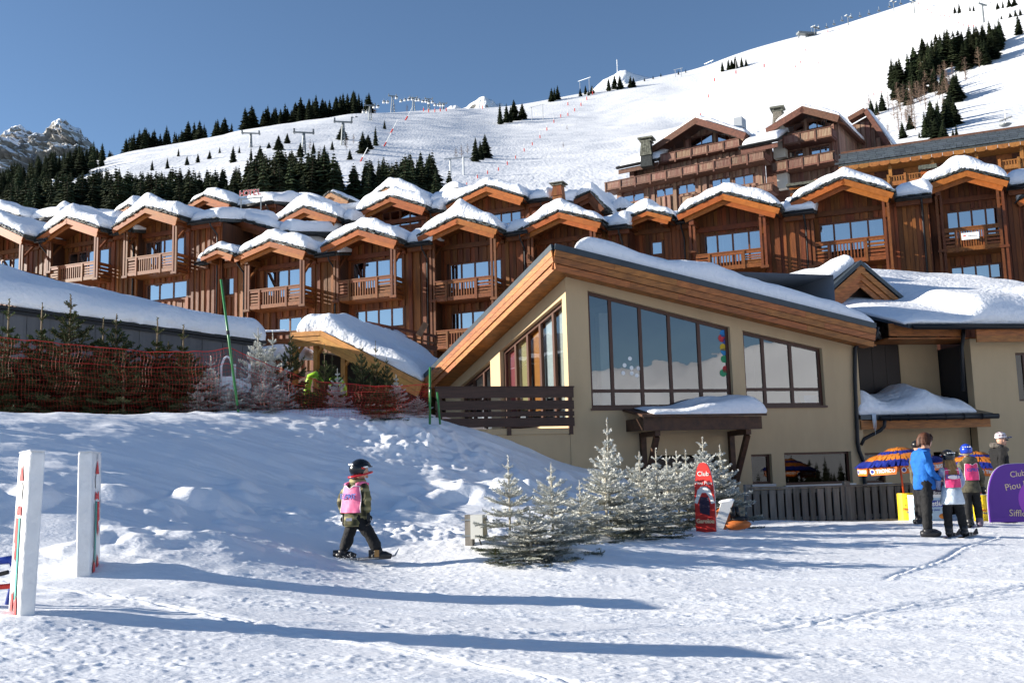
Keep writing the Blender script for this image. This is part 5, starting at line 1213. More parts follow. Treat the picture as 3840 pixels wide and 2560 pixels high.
def peak(name, label, sky, D, depth, base_v, nu, nv, seed, rough, jag):
    """mountain with the given skyline (pixels) at distance D, falling towards the viewer over 'depth' metres"""
    us = np.linspace(sky[0][0], sky[-1][0], nu); vsk = np.interp(us, [p[0] for p in sky], [p[1] for p in sky])
    vsk = vsk + jag * (fbm(us * .045, us * 0, 4, seed) - .5)
    T = np.linspace(0, 1.25, nv); V = np.zeros((nv, nu, 3))
    for i, (u, v) in enumerate(zip(us, vsk)):
        top = P(u, v, D); bot = P(u, base_v, D - depth)
        h = top[2] - bot[2]
        for j, t in enumerate(T):
            if t <= 1: z = bot[2] + h * (t ** 1.25); y = D - depth * (1 - t)
            else: z = top[2] - h * 2.2 * (t - 1); y = D + depth * (t - 1) * 1.2
            V[j, i] = (top[0] * (y / D), y, z)
    X, Y, Z = V[..., 0], V[..., 1], V[..., 2]; sc = 1.0 / depth
    env = (1 - smooth01(np.abs(T[:, None] - 1) * 0 + np.exp(-((T[:, None] - 1) / .07) ** 2)))
    n = (fbm(X * sc * 3.2, Y * sc * 1.8 + Z * sc, 6, seed, True, .55) - .55) * rough; n += (fbm(X * sc * 14, Y * sc * 10 + Z * sc * 6, 4, seed + 4, True, .6) - .5) * rough * .55 + (fbm(X * sc * 45, Z * sc * 40 + Y * sc * 12, 3, seed + 6, True, .6) - .5) * rough * .22
    V[..., 1] -= n * (.35 + .65 * env); V[..., 2] -= n * top[2] / D * (.35 + .65 * env) - n * .25 * env
    V[..., 0] += (fbm(X * sc * 9 + 3, Z * sc * 9, 3, seed + 7) - .5) * rough * .35 * env
    o = link(name, np_mesh(name, V.reshape(-1, 3), grid_faces(nu, nv), rock_m, smooth=False))
    tag(o, label, kind='structure'); return o
peak('rocky_mountain', 'jagged grey rock peak streaked with snow at the far left', [(-420, 600), (-300, 560), (-200, 600), (-60, 560), (20, 500), (45, 478), (75, 474), (105, 490), (125, 505), (150, 500), (165, 482), (185, 480), (200, 462), (228, 448), (248, 445), (262, 462), (275, 478), (290, 476), (310, 505), (330, 520), (345, 545),
    (365, 548), (380, 575), (400, 590), (420, 592), (428, 568), (436, 588), (458, 590), (480, 622), (560, 690), (760, 800)], 4200, 1300, 840, 560, 200, 3, 330, 30)
peak('snow_peak', 'small distant rocky snow summit beyond the lift line', [(1600, 440), (1660, 420), (1690, 398), (1712, 393), (1730, 404), (1750, 400), (1775, 380), (1800, 366), (1818, 361), (1832, 372), (1848, 376), (1860, 392), (1880, 384), (1900, 400), (1990, 440)], 2300, 260, 520, 130, 50, 9, 40, 7)
peak('snow_knoll', 'snowy knoll with rocks beside the middle fir group', [(2180, 372), (2230, 330), (2260, 300), (2300, 282), (2325, 264), (2345, 262), (2360, 268), (2375, 274), (2400, 282), (2430, 288), (2470, 300), (2560, 330)], 1300, 200, 420, 110, 50, 12, 14, 3)
# snowy range behind the photographer (seen in the big windows)
_us = np.linspace(0, 1, 160); _V = []
for j in range(26):
    t = j / 25
    for a in _us:
        th = R(-150 + 190 * a)                        # azimuth from behind-left to the right
        hgt = (95 + 55 * fbm(np.array([a * 9.0]), np.array([.3]), 4, 31)[0] + 70 * math.exp(-((a - .63) / .05) ** 2) + 30 * math.exp(-((a - .80) / .06) ** 2))
        d = 620 + 560 * t; z = -14 + hgt * (smooth01(min(t / .8, 1)) if t < .8 else 1 - (t - .8) * 2) * 1.0
        z += 14 * (fbm(np.array([a * 40]), np.array([t * 7]), 3, 33, True)[0] - .5) * min(1, 4 * t)
        _V.append((d * math.sin(th + math.pi), -d * math.cos(th + math.pi) * -1, z) if False else (d * math.cos(th), d * math.sin(th), z))
tag(link('valley_range', np_mesh('valley_range', _V, grid_faces(160, 26), rock_m)), 'snowy range across the valley behind the viewer', kind='structure')

# ------------------------------------------------------------------ far conifers
def conifer_meshes(seed, width=.2, sparse=1.0):
    r = random.Random(seed); tr = MB(); tr.tube([(0, 0, -.06), (0, 0, .5), (0, 0, .97)], [.017, .010, .002], 5)
    mb = MB(); nl = 26; z0 = .05
    for k in range(nl):
        f = k / (nl - 1); z = z0 + (1 - z0) * f ** .95; rad = width * ((1 - f) ** .85) * (1 + .18 * math.sin(k * 2.1 + seed)) * (1 if f > .12 else .75 + 2 * f) + .006
        nb = max(5, int((18 - 9 * f) * sparse))
        for b in range(nb):
            if r.random() < .10: continue
            a = 2 * math.pi * (b + r.uniform(-.35, .35)) / nb + k * .7; l = rad * r.uniform(.55, 1.25); dr = l * r.uniform(.25, .5); w = l * r.uniform(.26, .42)
            ca, sa = math.cos(a), math.sin(a); up = .012 + .02 * (1 - f)
            p0 = (0, 0, z + up); p1 = (ca * l * .55 - sa * w, sa * l * .55 + ca * w, z - dr * .45 + up * .3); p2 = (ca * l, sa * l, z - dr + l * .12); p3 = (ca * l * .55 + sa * w, sa * l * .55 - ca * w, z - dr * .45 + up * .3); p4 = (ca * l * .5, sa * l * .5, z - dr * .25 + up * 1.2)
            mb.add([p0, p1, p2, p3, p4], [(0, 1, 4), (1, 2, 4), (2, 3, 4), (3, 0, 4)])
    return tr.mesh('trunk', bark_m), mb.mesh('crown', far_needle_m)
CON = [conifer_meshes(200 + i, w) for i, w in enumerate((.21, .25, .28, .23, .31, .19))]
_forest = []
def far_tree(p, h, label, group, r, nm='conifer'):
    _forest.append((tuple(map(float, p)), h, label, group, r.randrange(len(CON)), r.uniform(0, 6.28), r.uniform(.72, 1.28)))
def plant_forest(limit=300):
    """the trees that show largest stand as things of their own, the small rest forms one mass"""
    order = sorted(_forest, key=lambda t: -t[1] / t[0][1] * (1.6 if 'band' not in t[3] else 1.0))
    V = []; Fc = []; b = 0; cache = [np.array([v.co[:] for v in m[1].vertices]) for m in CON]; fcache = [np.array([p.vertices[:] for p in m[1].polygons]) for m in CON]
    for k, (p, h, label, group, i, rz, w) in enumerate(order):
        if k < limit:
            T = thing('conifer', label, 'tree', p, rz, group); T.scale = (h * w, h * w, h); T.rotation_euler = (.05 * math.sin(k * 1.7), .05 * math.cos(k * 2.3), rz); link('trunk', CON[i][0], T); link('crown', CON[i][1], T)
        else:
            q = cache[i]; c, s_ = math.cos(rz) * h * w, math.sin(rz) * h * w
            V.append(np.stack([q[:, 0] * c - q[:, 1] * s_ + p[0], q[:, 0] * s_ + q[:, 1] * c + p[1], q[:, 2] * h + p[2]], 1)); Fc.append(fcache[i] + b); b += len(q)
    if V: tag(link('conifer_forest', np_mesh('conifer_forest', np.concatenate(V), np.concatenate(Fc), far_needle_m, smooth=False)), 'small crowns filling the dark conifer forest behind the chalets', 'forest', kind='stuff')
fr_ = random.Random(77)
V_ = 3840 / 2352.0
# dense band in front of the slope
_ol = [(-120, 440), (0, 428), (60, 408), (120, 398), (200, 388), (260, 378), (300, 395), (400, 384), (470, 390), (540, 382), (590, 352), (650, 338), (700, 345), (760, 342), (788, 378), (800, 470), (812, 366), (870, 356), (910, 368), (945, 350), (990, 348), (1030, 386), (1046, 420)]
_n = 0; _tries = 0
while _n < 350 and _tries < 9000:
    _tries += 1; xv = fr_.uniform(-110, 1042)
    if 792 < xv < 806: continue
    u = xv * V_; vt = (np.interp(xv, [p[0] for p in _ol], [p[1] for p in _ol]) + abs(fr_.gauss(0, 22)) - 4) * V_
    d = fr_.uniform(150, 330); x, y, z = [float(a[0]) for a in hill_prof(np.array([u]), np.array([(d - D0) / (sky_d(u) - D0)]))]
    tp_ = P(u, vt, y); h = tp_[2] - z
    if not (8.5 < h < 19): continue
    zone = ('below the rocky peak at the left edge' if xv < 180 else 'under the bright snow strip' if xv < 430 else 'around the hotel lettering' if xv < 620 else 'left of the white gap' if xv < 800 else 'right of the white gap')
    far_tree((tp_[0], y, z - .3), h, '%s spruce of the dense forest band %s' % ('tall' if h > 13.5 else 'lower', zone), 'spruces of the forest band ' + zone, fr_); _n += 1
# skyline trees along the left ridge
for k in range(150):
    u = fr_.uniform(470, 1385) if k > 24 else fr_.uniform(20, 470)
    if 850 < u < 905 and fr_.random() < .7: continue
    t = 1 - abs(fr_.gauss(0, .035)); x, y, z = [float(a[0]) for a in hill_prof(np.array([u]), np.array([min(t, .999)]))]
    far_tree((x, y, z - .4), fr_.uniform(12, 22) if u > 470 else fr_.uniform(7, 11), 'dark spruce on the left ridge skyline %s' % ('beside the rocky peak' if u < 620 else 'where the ridge climbs' if u < 1000 else 'near the lift towers'), 'spruces on the left skyline', fr_)
for k in range(95):
    u = fr_.uniform(-60, 400); t = fr_.uniform(.30, .66) if u < 180 else fr_.uniform(.40, .80); x, y, z = [float(a[0]) for a in hill_prof(np.array([u]), np.array([t]))]
    far_tree((x, y, z - .4), fr_.uniform(8, 12), 'spruce of the forest tongue below the rocky peak', 'spruces of the left forest tongue', fr_)
def px_tree(xv, yv, hv, label, group):
    p = hill_at(xv * V_, yv * V_); h = hv * V_ * p[1] / FPX; return far_tree(p - np.array([0, 0, .3]), h, label, group, fr_)
for i, (xv, yv, hv) in enumerate([(455, 374, 26), (482, 366, 24), (536, 374, 44), (577, 369, 36), (598, 369, 40), (618, 341, 18), (640, 346, 40), (690, 362, 40), (745, 372, 45), (786, 322, 42), (763, 345, 25), (803, 368, 30), (430, 380, 26), (505, 352, 18), (550, 352, 20), (660, 330, 28), (720, 352, 30), (350, 392, 28), (385, 388, 30), (410, 360, 22)]):
    px_tree(xv, yv, hv, 'lone spruce scattered on the bright snow strip left of the piste', 'scattered spruces on the left snow strip')
for grp, lab, lst in (('spruce trio beside the piste', 'spruce of the clump casting shadows at the left piste edge', [(833, 354, 58), (845, 344, 40), (862, 336, 52), (883, 297, 24)]),
    ('paired spruces in mid slope', 'spruce of the close pair standing alone in mid slope', [(1090, 372, 64), (1112, 364, 62), (1101, 368, 50)]),
    ('spruces at the notch', 'spruce of the clump right of the distant snow summit', [(1148, 286, 55), (1163, 283, 50), (1180, 278, 54), (1199, 275, 42), (1172, 282, 44)]),
    ('round firs on the crest', 'dark fir of the tight pair on the crest line', [(1267, 234, 36), (1281, 230, 38), (1274, 232, 34)]),
    ('firs by the drag lift', 'small fir beside the drag lift pylons on the crest', [(1333, 222, 22), (1345, 218, 24), (1360, 216, 22), (1352, 220, 16), (1398, 210, 36), (1412, 206, 38), (1424, 206, 36), (1448, 203, 32), (1455, 201, 26), (1518, 177, 10), (1558, 172, 12), (1575, 168, 10), (1500, 182, 9), (1480, 187, 10)]),
    ('firs in the upper bowl', 'fir of the low clump high on the white slope', [(1658, 165, 28), (1672, 162, 30), (1688, 158, 34), (1702, 156, 28), (1712, 154, 22), (1680, 160, 26)]),
    ('firs near the top right', 'fir near the top right corner beside the chairlift', [(2188, 32, 20), (2198, 32, 28), (2222, 27, 16), (2230, 27, 18), (2284, 22, 20), (2296, 20, 22), (2310, 17, 26), (2322, 15, 24), (2290, 45, 14), (2310, 42, 16), (2322, 40, 22), (2333, 38, 20), (2326, 82, 56), (2348, 62, 26)])):
    for q in lst: px_tree(*q, lab, grp)
# forest ridge on the right
_rf = [(1985, 268, 45), (1997, 265, 42), (2035, 205, 78), (2052, 205, 74), (2075, 195, 82), (2092, 190, 90), (2105, 190, 85), (2088, 160, 60), (2122, 180, 86), (2140, 172, 84), (2110, 140, 60), (2150, 160, 92), (2165, 150, 90), (2178, 150, 88), (2130, 150, 70), (2196, 140, 80), (2212, 132, 78), (2228, 125, 74), (2244, 120, 72), (2262, 118, 80), (2280, 110, 76), (2222, 150, 80),
    (2205, 158, 70), (2240, 148, 66), (2258, 138, 72), (2286, 102, 55), (2045, 230, 60), (2060, 235, 56), (2080, 222, 60), (2098, 218, 66), (2130, 210, 70), (2150, 215, 60), (2170, 236, 70), (2178, 225, 66), (2100, 320, 70), (2116, 305, 84), (2128, 302, 78), (2148, 290, 76), (2158, 280, 70), (2160, 318, 24), (2086, 318, 20), (2050, 318, 46), (2122, 328, 62), (2140, 326, 58), (2168, 315, 34), (2158, 260, 60), (2068, 300, 40), (2010, 258, 50)]
_rf = _rf + [(a + fr_.uniform(-9, 9), b + fr_.uniform(-4, 8), c * fr_.uniform(.75, 1.05)) for a, b, c in _rf if c > 55]
for q in _rf: px_tree(*q, '%s conifer in the %s part of the right forest strip' % ('tall' if q[2] > 68 else 'short', 'upper' if q[1] < 165 else 'middle' if q[1] < 250 else 'lower'), 'conifers of the right forest strip')
plant_forest(300)
# bare larches and brush between them
def bare_mesh(seed):
    r = random.Random(seed); mb = MB(); mb.tube([(0, 0, -.05), (.01, 0, .5), (0, .01, .98)], [.014, .009, .002], 5); cr = MB()
    for k in range(46):
        z = .16 + .8 * r.random(); l = .20 * (1.05 - z) + .05; a = r.uniform(0, 6.28); e = r.uniform(.2, .9); p = Vector((0, 0, z)); d = Vector((math.cos(a), math.sin(a), e)).normalized(); q = p + d * l
        cr.tube([p, p + d * l * .5 + Vector((0, 0, .01)), q], [.005, .0035, .0012], 3, caps=False)
        for j in range(3):
            b = p + d * l * r.uniform(.3, .9); cr.tube([b, b + Vector((r.uniform(-1, 1), r.uniform(-1, 1), r.uniform(.1, 1))).normalized() * l * .45], [.0028, .001], 3, caps=False)
    return mb.mesh('trunk', twig_m), cr.mesh('twigs', twig_m)
_V = []; _Fc = []; _b = 0; _r9 = random.Random(19)
for k in range(420):
    th = R(-150 + 190 * _r9.random()); d = _r9.uniform(270, 520); i = _r9.randrange(len(CON)); q = np.array([v.co[:] for v in CON[i][1].vertices]); h = _r9.uniform(12, 22)
    _V.append(q * h + np.array([d * math.cos(th), d * math.sin(th), -12.0 - 8 * _r9.random()])); _Fc.append(np.array([p.vertices[:] for p in CON[i][1].polygons]) + _b); _b += len(q)
tag(link('valley_forest', np_mesh('valley_forest', np.concatenate(_V), np.concatenate(_Fc), far_needle_m, smooth=False)), 'dark conifer belt across the valley behind the viewer', 'forest', kind='stuff')
BARE = [bare_mesh(300 + i) for i in range(4)]
def bare_tree(xv, yv, hv, label, group):
    p = hill_at(xv * V_, yv * V_); h = hv * V_ * p[1] / FPX; i = fr_.randrange(4); T = thing('bare_larch', label, 'tree', p, fr_.uniform(0, 6.28), group); T.scale = (h * 1.2, h * 1.2, h)
    link('trunk', BARE[i][0], T); link('twigs', BARE[i][1], T)
for k in range(52):
    f = fr_.random(); xv = 2010 + 190 * f + fr_.gauss(0, 22); yv = 292 - 118 * f + fr_.gauss(0, 14) + (34 if fr_.random() < .35 else 0)
    bare_tree(xv, yv, fr_.uniform(34, 62), 'leafless brown larch among the conifers of the right forest', 'bare larches of the right forest')
for (xv, yv, hv) in [(700, 352, 34), (712, 348, 30), (690, 358, 30), (735, 365, 30), (795, 345, 32), (812, 332, 26), (1045, 366, 30), (1058, 362, 32), (1072, 355, 26), (905, 258, 26), (862, 262, 24), (935, 258, 20), (1300, 300, 14), (1290, 340, 16)]:
    bare_tree(xv, yv, hv, 'pale leafless bush on the open snow of the left slope', 'bare bushes on the open slope')

# ------------------------------------------------------------------ lifts, markers
def ztop(p, hpx): return hpx * p[1] / FPX
def pylon_lattice(u, vb, vt, label, wide=1.0):
    p = hill_at(u, vb); h = (vb - vt) * p[1] / FPX; T = thing('lift_tower', label, 'lift tower', p, .2, 'gondola lift towers'); w = h * .10 * wide
    for sx in (-1, 1):
        for sy in (-1, 1): MB().bar((sx * w, sy * w, -.5), (sx * w * .3, sy * w * .3, h * .9), .32, .32).build('leg', pylon_m, T)
    for k in range(5):
        z0 = h * .9 * k / 5; z1 = h * .9 * (k + 1) / 5; a = w * (1 - .7 * k / 5); b = w * (1 - .7 * (k + 1) / 5)
        MB().bar((-a, -a, z0), (b, -b, z1), .18, .18).bar((a, -a, z0), (-b, -b, z1), .18, .18).bar((-a, -a, z0), (a, -a, z0), .16, .16).build('brace', pylon_m, T)['kind'] = 'stuff'
    MB().box(-3.6, 3.6, -.5, .5, h * .9, h * .94).build('crossarm', pylon_m, T)
    for sx in (-3.2, 3.2): MB().box(sx - .3, sx + .3, -2.2, 2.2, h * .94, h).build('sheave_train', pylon_m, T)
    return p, h
def Z2b(x, y): return 960 + x / 2.45, 300 + y / 2.45
def Z1b(x, y): return x / 2.45, 300 + y / 2.45
def Z3b(x, y): return 1920 + x / 2.45, 200 + y / 2.45
def Z4b(x, y): return 2880 + x / 2.45, y / 2.45
for i, (x, vb, vt, wd, lab) in enumerate([(1255, 300, 122, 1, 'tallest lattice lift tower on the skyline left of the crest'), (1448, 282, 138, 1, 'second lattice lift tower on the skyline'), (1588, 280, 158, 1, 'third smaller lattice lift tower on the skyline'), (1720, 272, 205, 1, 'farthest tiny lift tower on the skyline'),
        (1048, 375, 212, 1, 'lattice lift tower in front of the bushes on the ridge'), (800, 600, 352, .8, 'slender lattice lift tower between spruces on the snow strip'), (440, 690, 452, .8, 'lattice lift tower rising from the dark spruces'), (2305 - 2352, 620, 470, .8, 'lattice lift tower half hidden by the forest left of the strip')]):
    u, v0 = Z2b(x, vb); pylon_lattice(u, v0, Z2b(x, vt)[1], lab, wd)
glassy_m = mat('cabin_window', (.02, .022, .025), .15, 0, spec=.6)
def cabin(u, v, Y, label):
    T = thing('gondola_cabin', label, 'gondola', P(u, v, Y), .4, 'gondola cabins')
    MB().hexa([(-.75, -.8, -1.0), (.75, -.8, -1.0), (.75, .8, -1.0), (-.75, .8, -1.0), (-1.0, -1.05, -.1), (1.0, -1.05, -.1), (1.0, 1.05, -.1), (-1.0, 1.05, -.1)]).build('shell', white_m, T)
    MB().hexa([(-1.02, -1.07, -.09), (1.02, -1.07, -.09), (1.02, 1.07, -.09), (-1.02, 1.07, -.09), (-.8, -.85, .8), (.8, -.85, .8), (.8, .85, .8), (-.8, .85, .8)]).build('window', glassy_m, T)
    MB().box(-.82, .82, -.87, .87, .81, 1.0).build('cabin_roof', white_m, T); MB().bar((0, 0, 1.0), (0, 0, 3.0), .14, .14, up=(1, 0, 0)).build('hanger', pylon_m, T)
_cab = [Z2b(*q) for q in ((988, 293), (1022, 295), (1085, 248), (1120, 247), (1175, 204), (1210, 205), (1291, 165), (1333, 195), (1369, 185), (1405, 181), (1438, 178), (1472, 187), (1499, 185), (1533, 197), (1563, 198), (1588, 210), (1620, 205), (1645, 230), (1675, 232), (1697, 233), (1722, 233), (882, 355), (920, 350), (638, 467), (674, 474), (489, 515), (526, 514), (325, 578), (361, 578), (141, 640), (177, 640))]
for k, (u, v) in enumerate(_cab):
    Y = np.interp(u, [1010, 1360, 1500, 1700], [480, 700, 800, 880]); cabin(u, v, Y - 20, 'white gondola cabin hanging on the lift line across the ridge')
for (u, v, Y, lab) in ((*Z1b(2038, 852), 330, 'left cabin of the close pair before the tree tops'), (*Z1b(2076, 840), 345, 'right cabin of the close pair before the tree tops'), (*Z1b(1770, 992), 235, 'lower of the two big cabins over the forest'), (*Z1b(1795, 964), 245, 'upper of the two big cabins over the forest')): cabin(u, v, Y, lab)
# chairlift on the right crest
def post_pylon(u, vb, vt, label, arm=2.6):
    p = hill_at(u, vb); h = (vb - vt) * p[1] / FPX; T = thing('chairlift_pylon', label, 'lift tower', p, .5, 'chairlift pylons')
    MB().tube([(0, 0, -1), (0, 0, h)], [.45, .32], 8).build('mast', pylon_m, T); MB().box(-arm, arm, -.3, .3, h - .3, h + .25).build('crossarm', pylon_m, T)
    for s in (-arm, arm): MB().box(s - .25, s + .25, -1.8, 1.8, h + .26, h + .8).build('sheave_train', pylon_m, T)
for q in ((737, 236, 145, 'chairlift mast standing on the right crest, third from the left'), (1155, 112, 12, 'chairlift mast on the steep upper crest'), (1338, 130, 4, 'chairlift mast cut by the top picture edge'), (427, 332, 250, 'left mast of the double chairlift tower'), (443, 328, 245, 'right mast of the double chairlift tower'), (1945, 212, 25, 'chairlift mast in front of the right forest')):
    u, v0 = Z4b(q[0], q[1]); post_pylon(u, v0, Z4b(q[0], q[2])[1], q[3])
for k, q in enumerate(((540, 250), (608, 222), (682, 188), (765, 160), (847, 148), (930, 128), (1021, 98), (1118, 62), (1220, 32), (1325, 28), (1433, 42), (1550, 48), (404, 300), (465, 262))):
    u, v = Z4b(*q); T = thing('lift_chair', 'dark chairlift chair hanging above the right crest', 'lift chair', P(u, v, 925), .3, 'chairs of the chairlift')
    MB().box(-1.6, 1.6, -.4, .4, -1.0, -.7).build('seat', pylon_m, T); MB().box(-1.6, 1.6, .3, .42, -.69, .5).build('backrest', pylon_m, T); MB().bar((0, 0, -.6), (0, .3, 4.0), .3, .3, up=(1, 0, 0)).build('hanger', pylon_m, T)
T = thing('lift_station', 'small lift station building on the crest', 'building', hill_at(*Z4b(350, 345)), .2)
MB().box(-9, 9, -3, 3, 2.5, 4.5).build('drive_housing', pylon_m, T)
for x in (-8, 0, 8): MB().box(x - .5, x + .5, -.5, .5, -1, 2.5).build('leg', pylon_m, T)
# red padded piste markers
def marker(u, v, hpx, lean=0.0, pole=0, where='on the far slope'):
    p = hill_at(u, v); h = hpx * p[1] / FPX; T = thing('piste_marker', 'red padded marker pole ' + where, 'marker', p, 0, 'red piste markers')
    MB().tube([(0, 0, -.2), (lean * h, 0, h)], [h * .17] * 2, 6).build('pad', red_m, T)
    if pole: MB().tube([(lean * h, 0, h), (lean * h * pole * .9, 0, h * pole)], [.16, .12], 5).build('pole', white_m, T)
for q in ((1370, 372), (1234, 490), (1172, 612), (955, 750)): marker(*Z2b(*q), 16, .6, 3.4, 'leaning with a white pole at the left piste edge')
for q in ((2295, 782), (2213, 835), (2113, 866), (2020, 905), (1922, 980), (1540, 290), (1586, 300), (1643, 298), (1693, 292), (1748, 288), (2082, 265)): marker(*Z2b(*q), 13, 0, 1.6, 'on the left half of the slope')
for q in ((20, 970), (100, 905), (175, 848), (247, 782), (312, 712), (378, 640), (442, 590), (508, 578), (571, 535), (630, 485), (685, 430), (740, 382), (511, 480)): marker(*Z3b(*q), 12, 0, 2.4, 'in the diagonal row below the small firs')
for q in ((1706, 585), (1791, 412), (1850, 262), (2047, 192), (2304, 130)): marker(*Z3b(*q), 13, .05, 4.2, 'with a tall white rod in mid slope')
for q in ((447, 592), (338, 472), (282, 583), (548, 302), (650, 280), (1457, 102), (1490, 126), (1525, 160), (1563, 160), (1602, 156), (1642, 165), (1680, 200), (1721, 225), (1763, 242), (1806, 246), (1853, 248), (868, 945), (917, 880), (828, 1032), (983, 858), (1377, 42), (233, 625)): marker(*Z4b(*q), 8, 0, 0, 'high on the right slope')
# drag lift gantries
for (f, q, lab) in ((Z2b, (1775, 1895, 718, 875), 'slim two legged drag lift gantry beside the paired spruces'), (Z3b, (178, 280, 490, 622), 'two legged drag lift gantry right of the notch spruces'), (Z3b, (627, 712, 250, 372), 'drag lift gantry against the sky by the small firs'), (Z3b, (1500, 1555, 150, 222), 'small drag lift gantry on the far crest'), (Z3b, (1782, 1835, 100, 140), 'tiny drag lift gantry on the upper crest')):
    a = hill_at(*f(q[0], q[3])); b = hill_at(*f(q[1], q[3])); h = (f(0, q[3])[1] - f(0, q[2])[1]) * a[1] / FPX
    T = thing('drag_lift_gantry', lab, 'lift tower', a, 0); d = b - a
    MB().tube([(0, 0, -1), (0, 0, h)], .28, 6).build('mast', metal_m, T); MB().tube([(d[0], d[1], d[2] - 1), (d[0], d[1], h)], .28, 6).build('mast', metal_m, T); MB().bar((-1.5, 0, h), (d[0] + 1.5, d[1], h), .3, .3).build('crossarm', metal_m, T)
p = hill_at(*Z3b(968, 158)); T = thing('radio_mast', 'thin lattice radio mast on the distant knoll', 'mast', P(*Z3b(968, 160), 1290)); h = 110 / 2.45 * 1290 / FPX
for (sx, sy) in ((-.5, -.4), (.5, -.4), (0, .5)): MB().tube([(sx, sy, -3), (sx * .6, sy * .6, h)], .12, 4).build('leg', metal_m, T)
# ------------------------------------------------------------------ small firs near the camera
def fir_meshes(seed, H=1.0, width=.36, frost=True, whorls=9, leader=.2, lo=.04, dens=1.0):
    """young fir of height 1: stem, and branches set with needle sprays"""
    r = random.Random(seed); st = MB(); st.tube([(0, 0, -.08), (.004, 0, .5), (0, .003, 1 - leader * .3), (0.003, 0, 1.0)], [.016, .011, .006, .003], 6)
    cr = MB()
    def needles(a, b, n, l):
        d = (b - a); L = d.length
        if L < 1e-5: return
        d.normalize(); s = d.cross(Vector((0, 0, 1)));
        if s.length < 1e-3: s = Vector((1, 0, 0))
        s.normalize(); t = s.cross(d)
        for k in range(n):
            p = a + (b - a) * ((k + r.random()) / n); an = r.uniform(-.9, 4.0); o = s * math.cos(an) + t * math.sin(an); q = p + (o * .85 + d * .55) * l * r.uniform(.7, 1.2); w = d * .0075
            cr.add([p - w, p + w, q], [(0, 1, 2)])
    for k in range(whorls):
        f = k / (whorls - 1); z = lo + (1 - leader - lo) * (f ** .92); rad = width * ((1 - f) ** .75) * r.uniform(.9, 1.1) + .055
        nb = int(r.uniform(7, 9) * dens) if f < .8 else r.randint(4, 6)
        for b in range(nb):
            a = 2 * math.pi * (b + r.uniform(-.25, .25)) / nb + k * 1.1; l = rad * r.uniform(.75, 1.15); e = -.18 + .75 * f + r.uniform(-.1, .1)
            d = Vector((math.cos(a), math.sin(a), e)).normalized(); zz = z + r.uniform(-.015, .015)
            pts = [Vector((0, 0, zz)) + d * l * t + Vector((0, 0, -.10 * l * t * (1 - f) + .22 * l * t * t)) for t in (0, .33, .66, 1)]
            st.tube(pts, [.0052, .004, .003, .0015], 4, caps=False)
            nl = .026 if frost else .024
            for i in range(3): needles(pts[i], pts[i + 1], int(26 * l / .2 * (.5 if i == 0 else 1)) + 4, nl)
            side = d.cross(Vector((0, 0, 1))).normalized()
            m = max(2, int(l / .055))
            for i in range(m):
                t = .22 + .72 * (i + r.random() * .6) / m; p = pts[0].lerp(pts[3], t) ; p.z = np.interp(t, [0, .33, .66, 1], [q.z for q in pts])
                for sg in (-1, 1):
                    if r.random() < .12: continue
                    tl = l * (.42 * (1 - t) + .13) * r.uniform(.7, 1.2); q = p + (side * sg * .8 + d * .62 + Vector((0, 0, r.uniform(-.12, .12)))).normalized() * tl
                    st.tube([p, q], [.0026, .0012], 3, caps=False); needles(p, q, int(20 * tl / .1) + 4, nl)
    for b in range(4):
        a = 2 * math.pi * b / 4 + r.random(); zl = 1 - leader * r.uniform(.52, .62); d = Vector((math.cos(a), math.sin(a), .75)).normalized(); l = r.uniform(.05, .09)
        st.tube([(0, 0, zl), Vector((0, 0, zl)) + d * l], [.004, .0015], 4, caps=False); needles(Vector((0, 0, zl)), Vector((0, 0, zl)) + d * l, 22, .022)
    # needles along the leader
    needles(Vector((0, 0, 1 - leader)), Vector((0, 0, 1.0)), 40, .016)
    return st, cr
FIR = {}
for key, seed, fr0, wd, wh, ld in (('f1', 1, True, .36, 8, .24), ('f2', 2, True, .42, 9, .20), ('f3', 3, True, .46, 8, .26), ('g1', 4, False, .34, 8, .26), ('g2', 5, False, .42, 9, .18), ('g3', 6, False, .48, 8, .14)):
    st, cr = fir_meshes(seed, 1, wd, fr0, wh, ld)
    FIR[key] = (st.mesh('stem', mat('stem_' + key, (.42, .38, .30) if fr0 else (.20, .14, .08), .85, .1)), cr.mesh('needles', frost_m if fr0 else (needle_m if key != 'g1' else needle_lt_m)))
def fir(key, u, vt, vb, d, label, group, rz=0.0, wide=1.0, z=None):
    p = P(u, vb, d); top = P(u, vt, d); g = gz(p[0], d) - .03 if z is None else z; h = top[2] - g
    T = thing('fir_tree', label, 'tree', (p[0], p[1], g), rz, group); T.scale = (h * wide, h * wide, h)
    link('stem', FIR[key][0], T); link('needles', FIR[key][1], T); return T
G1 = 'frosted firs in front of the plaster building'
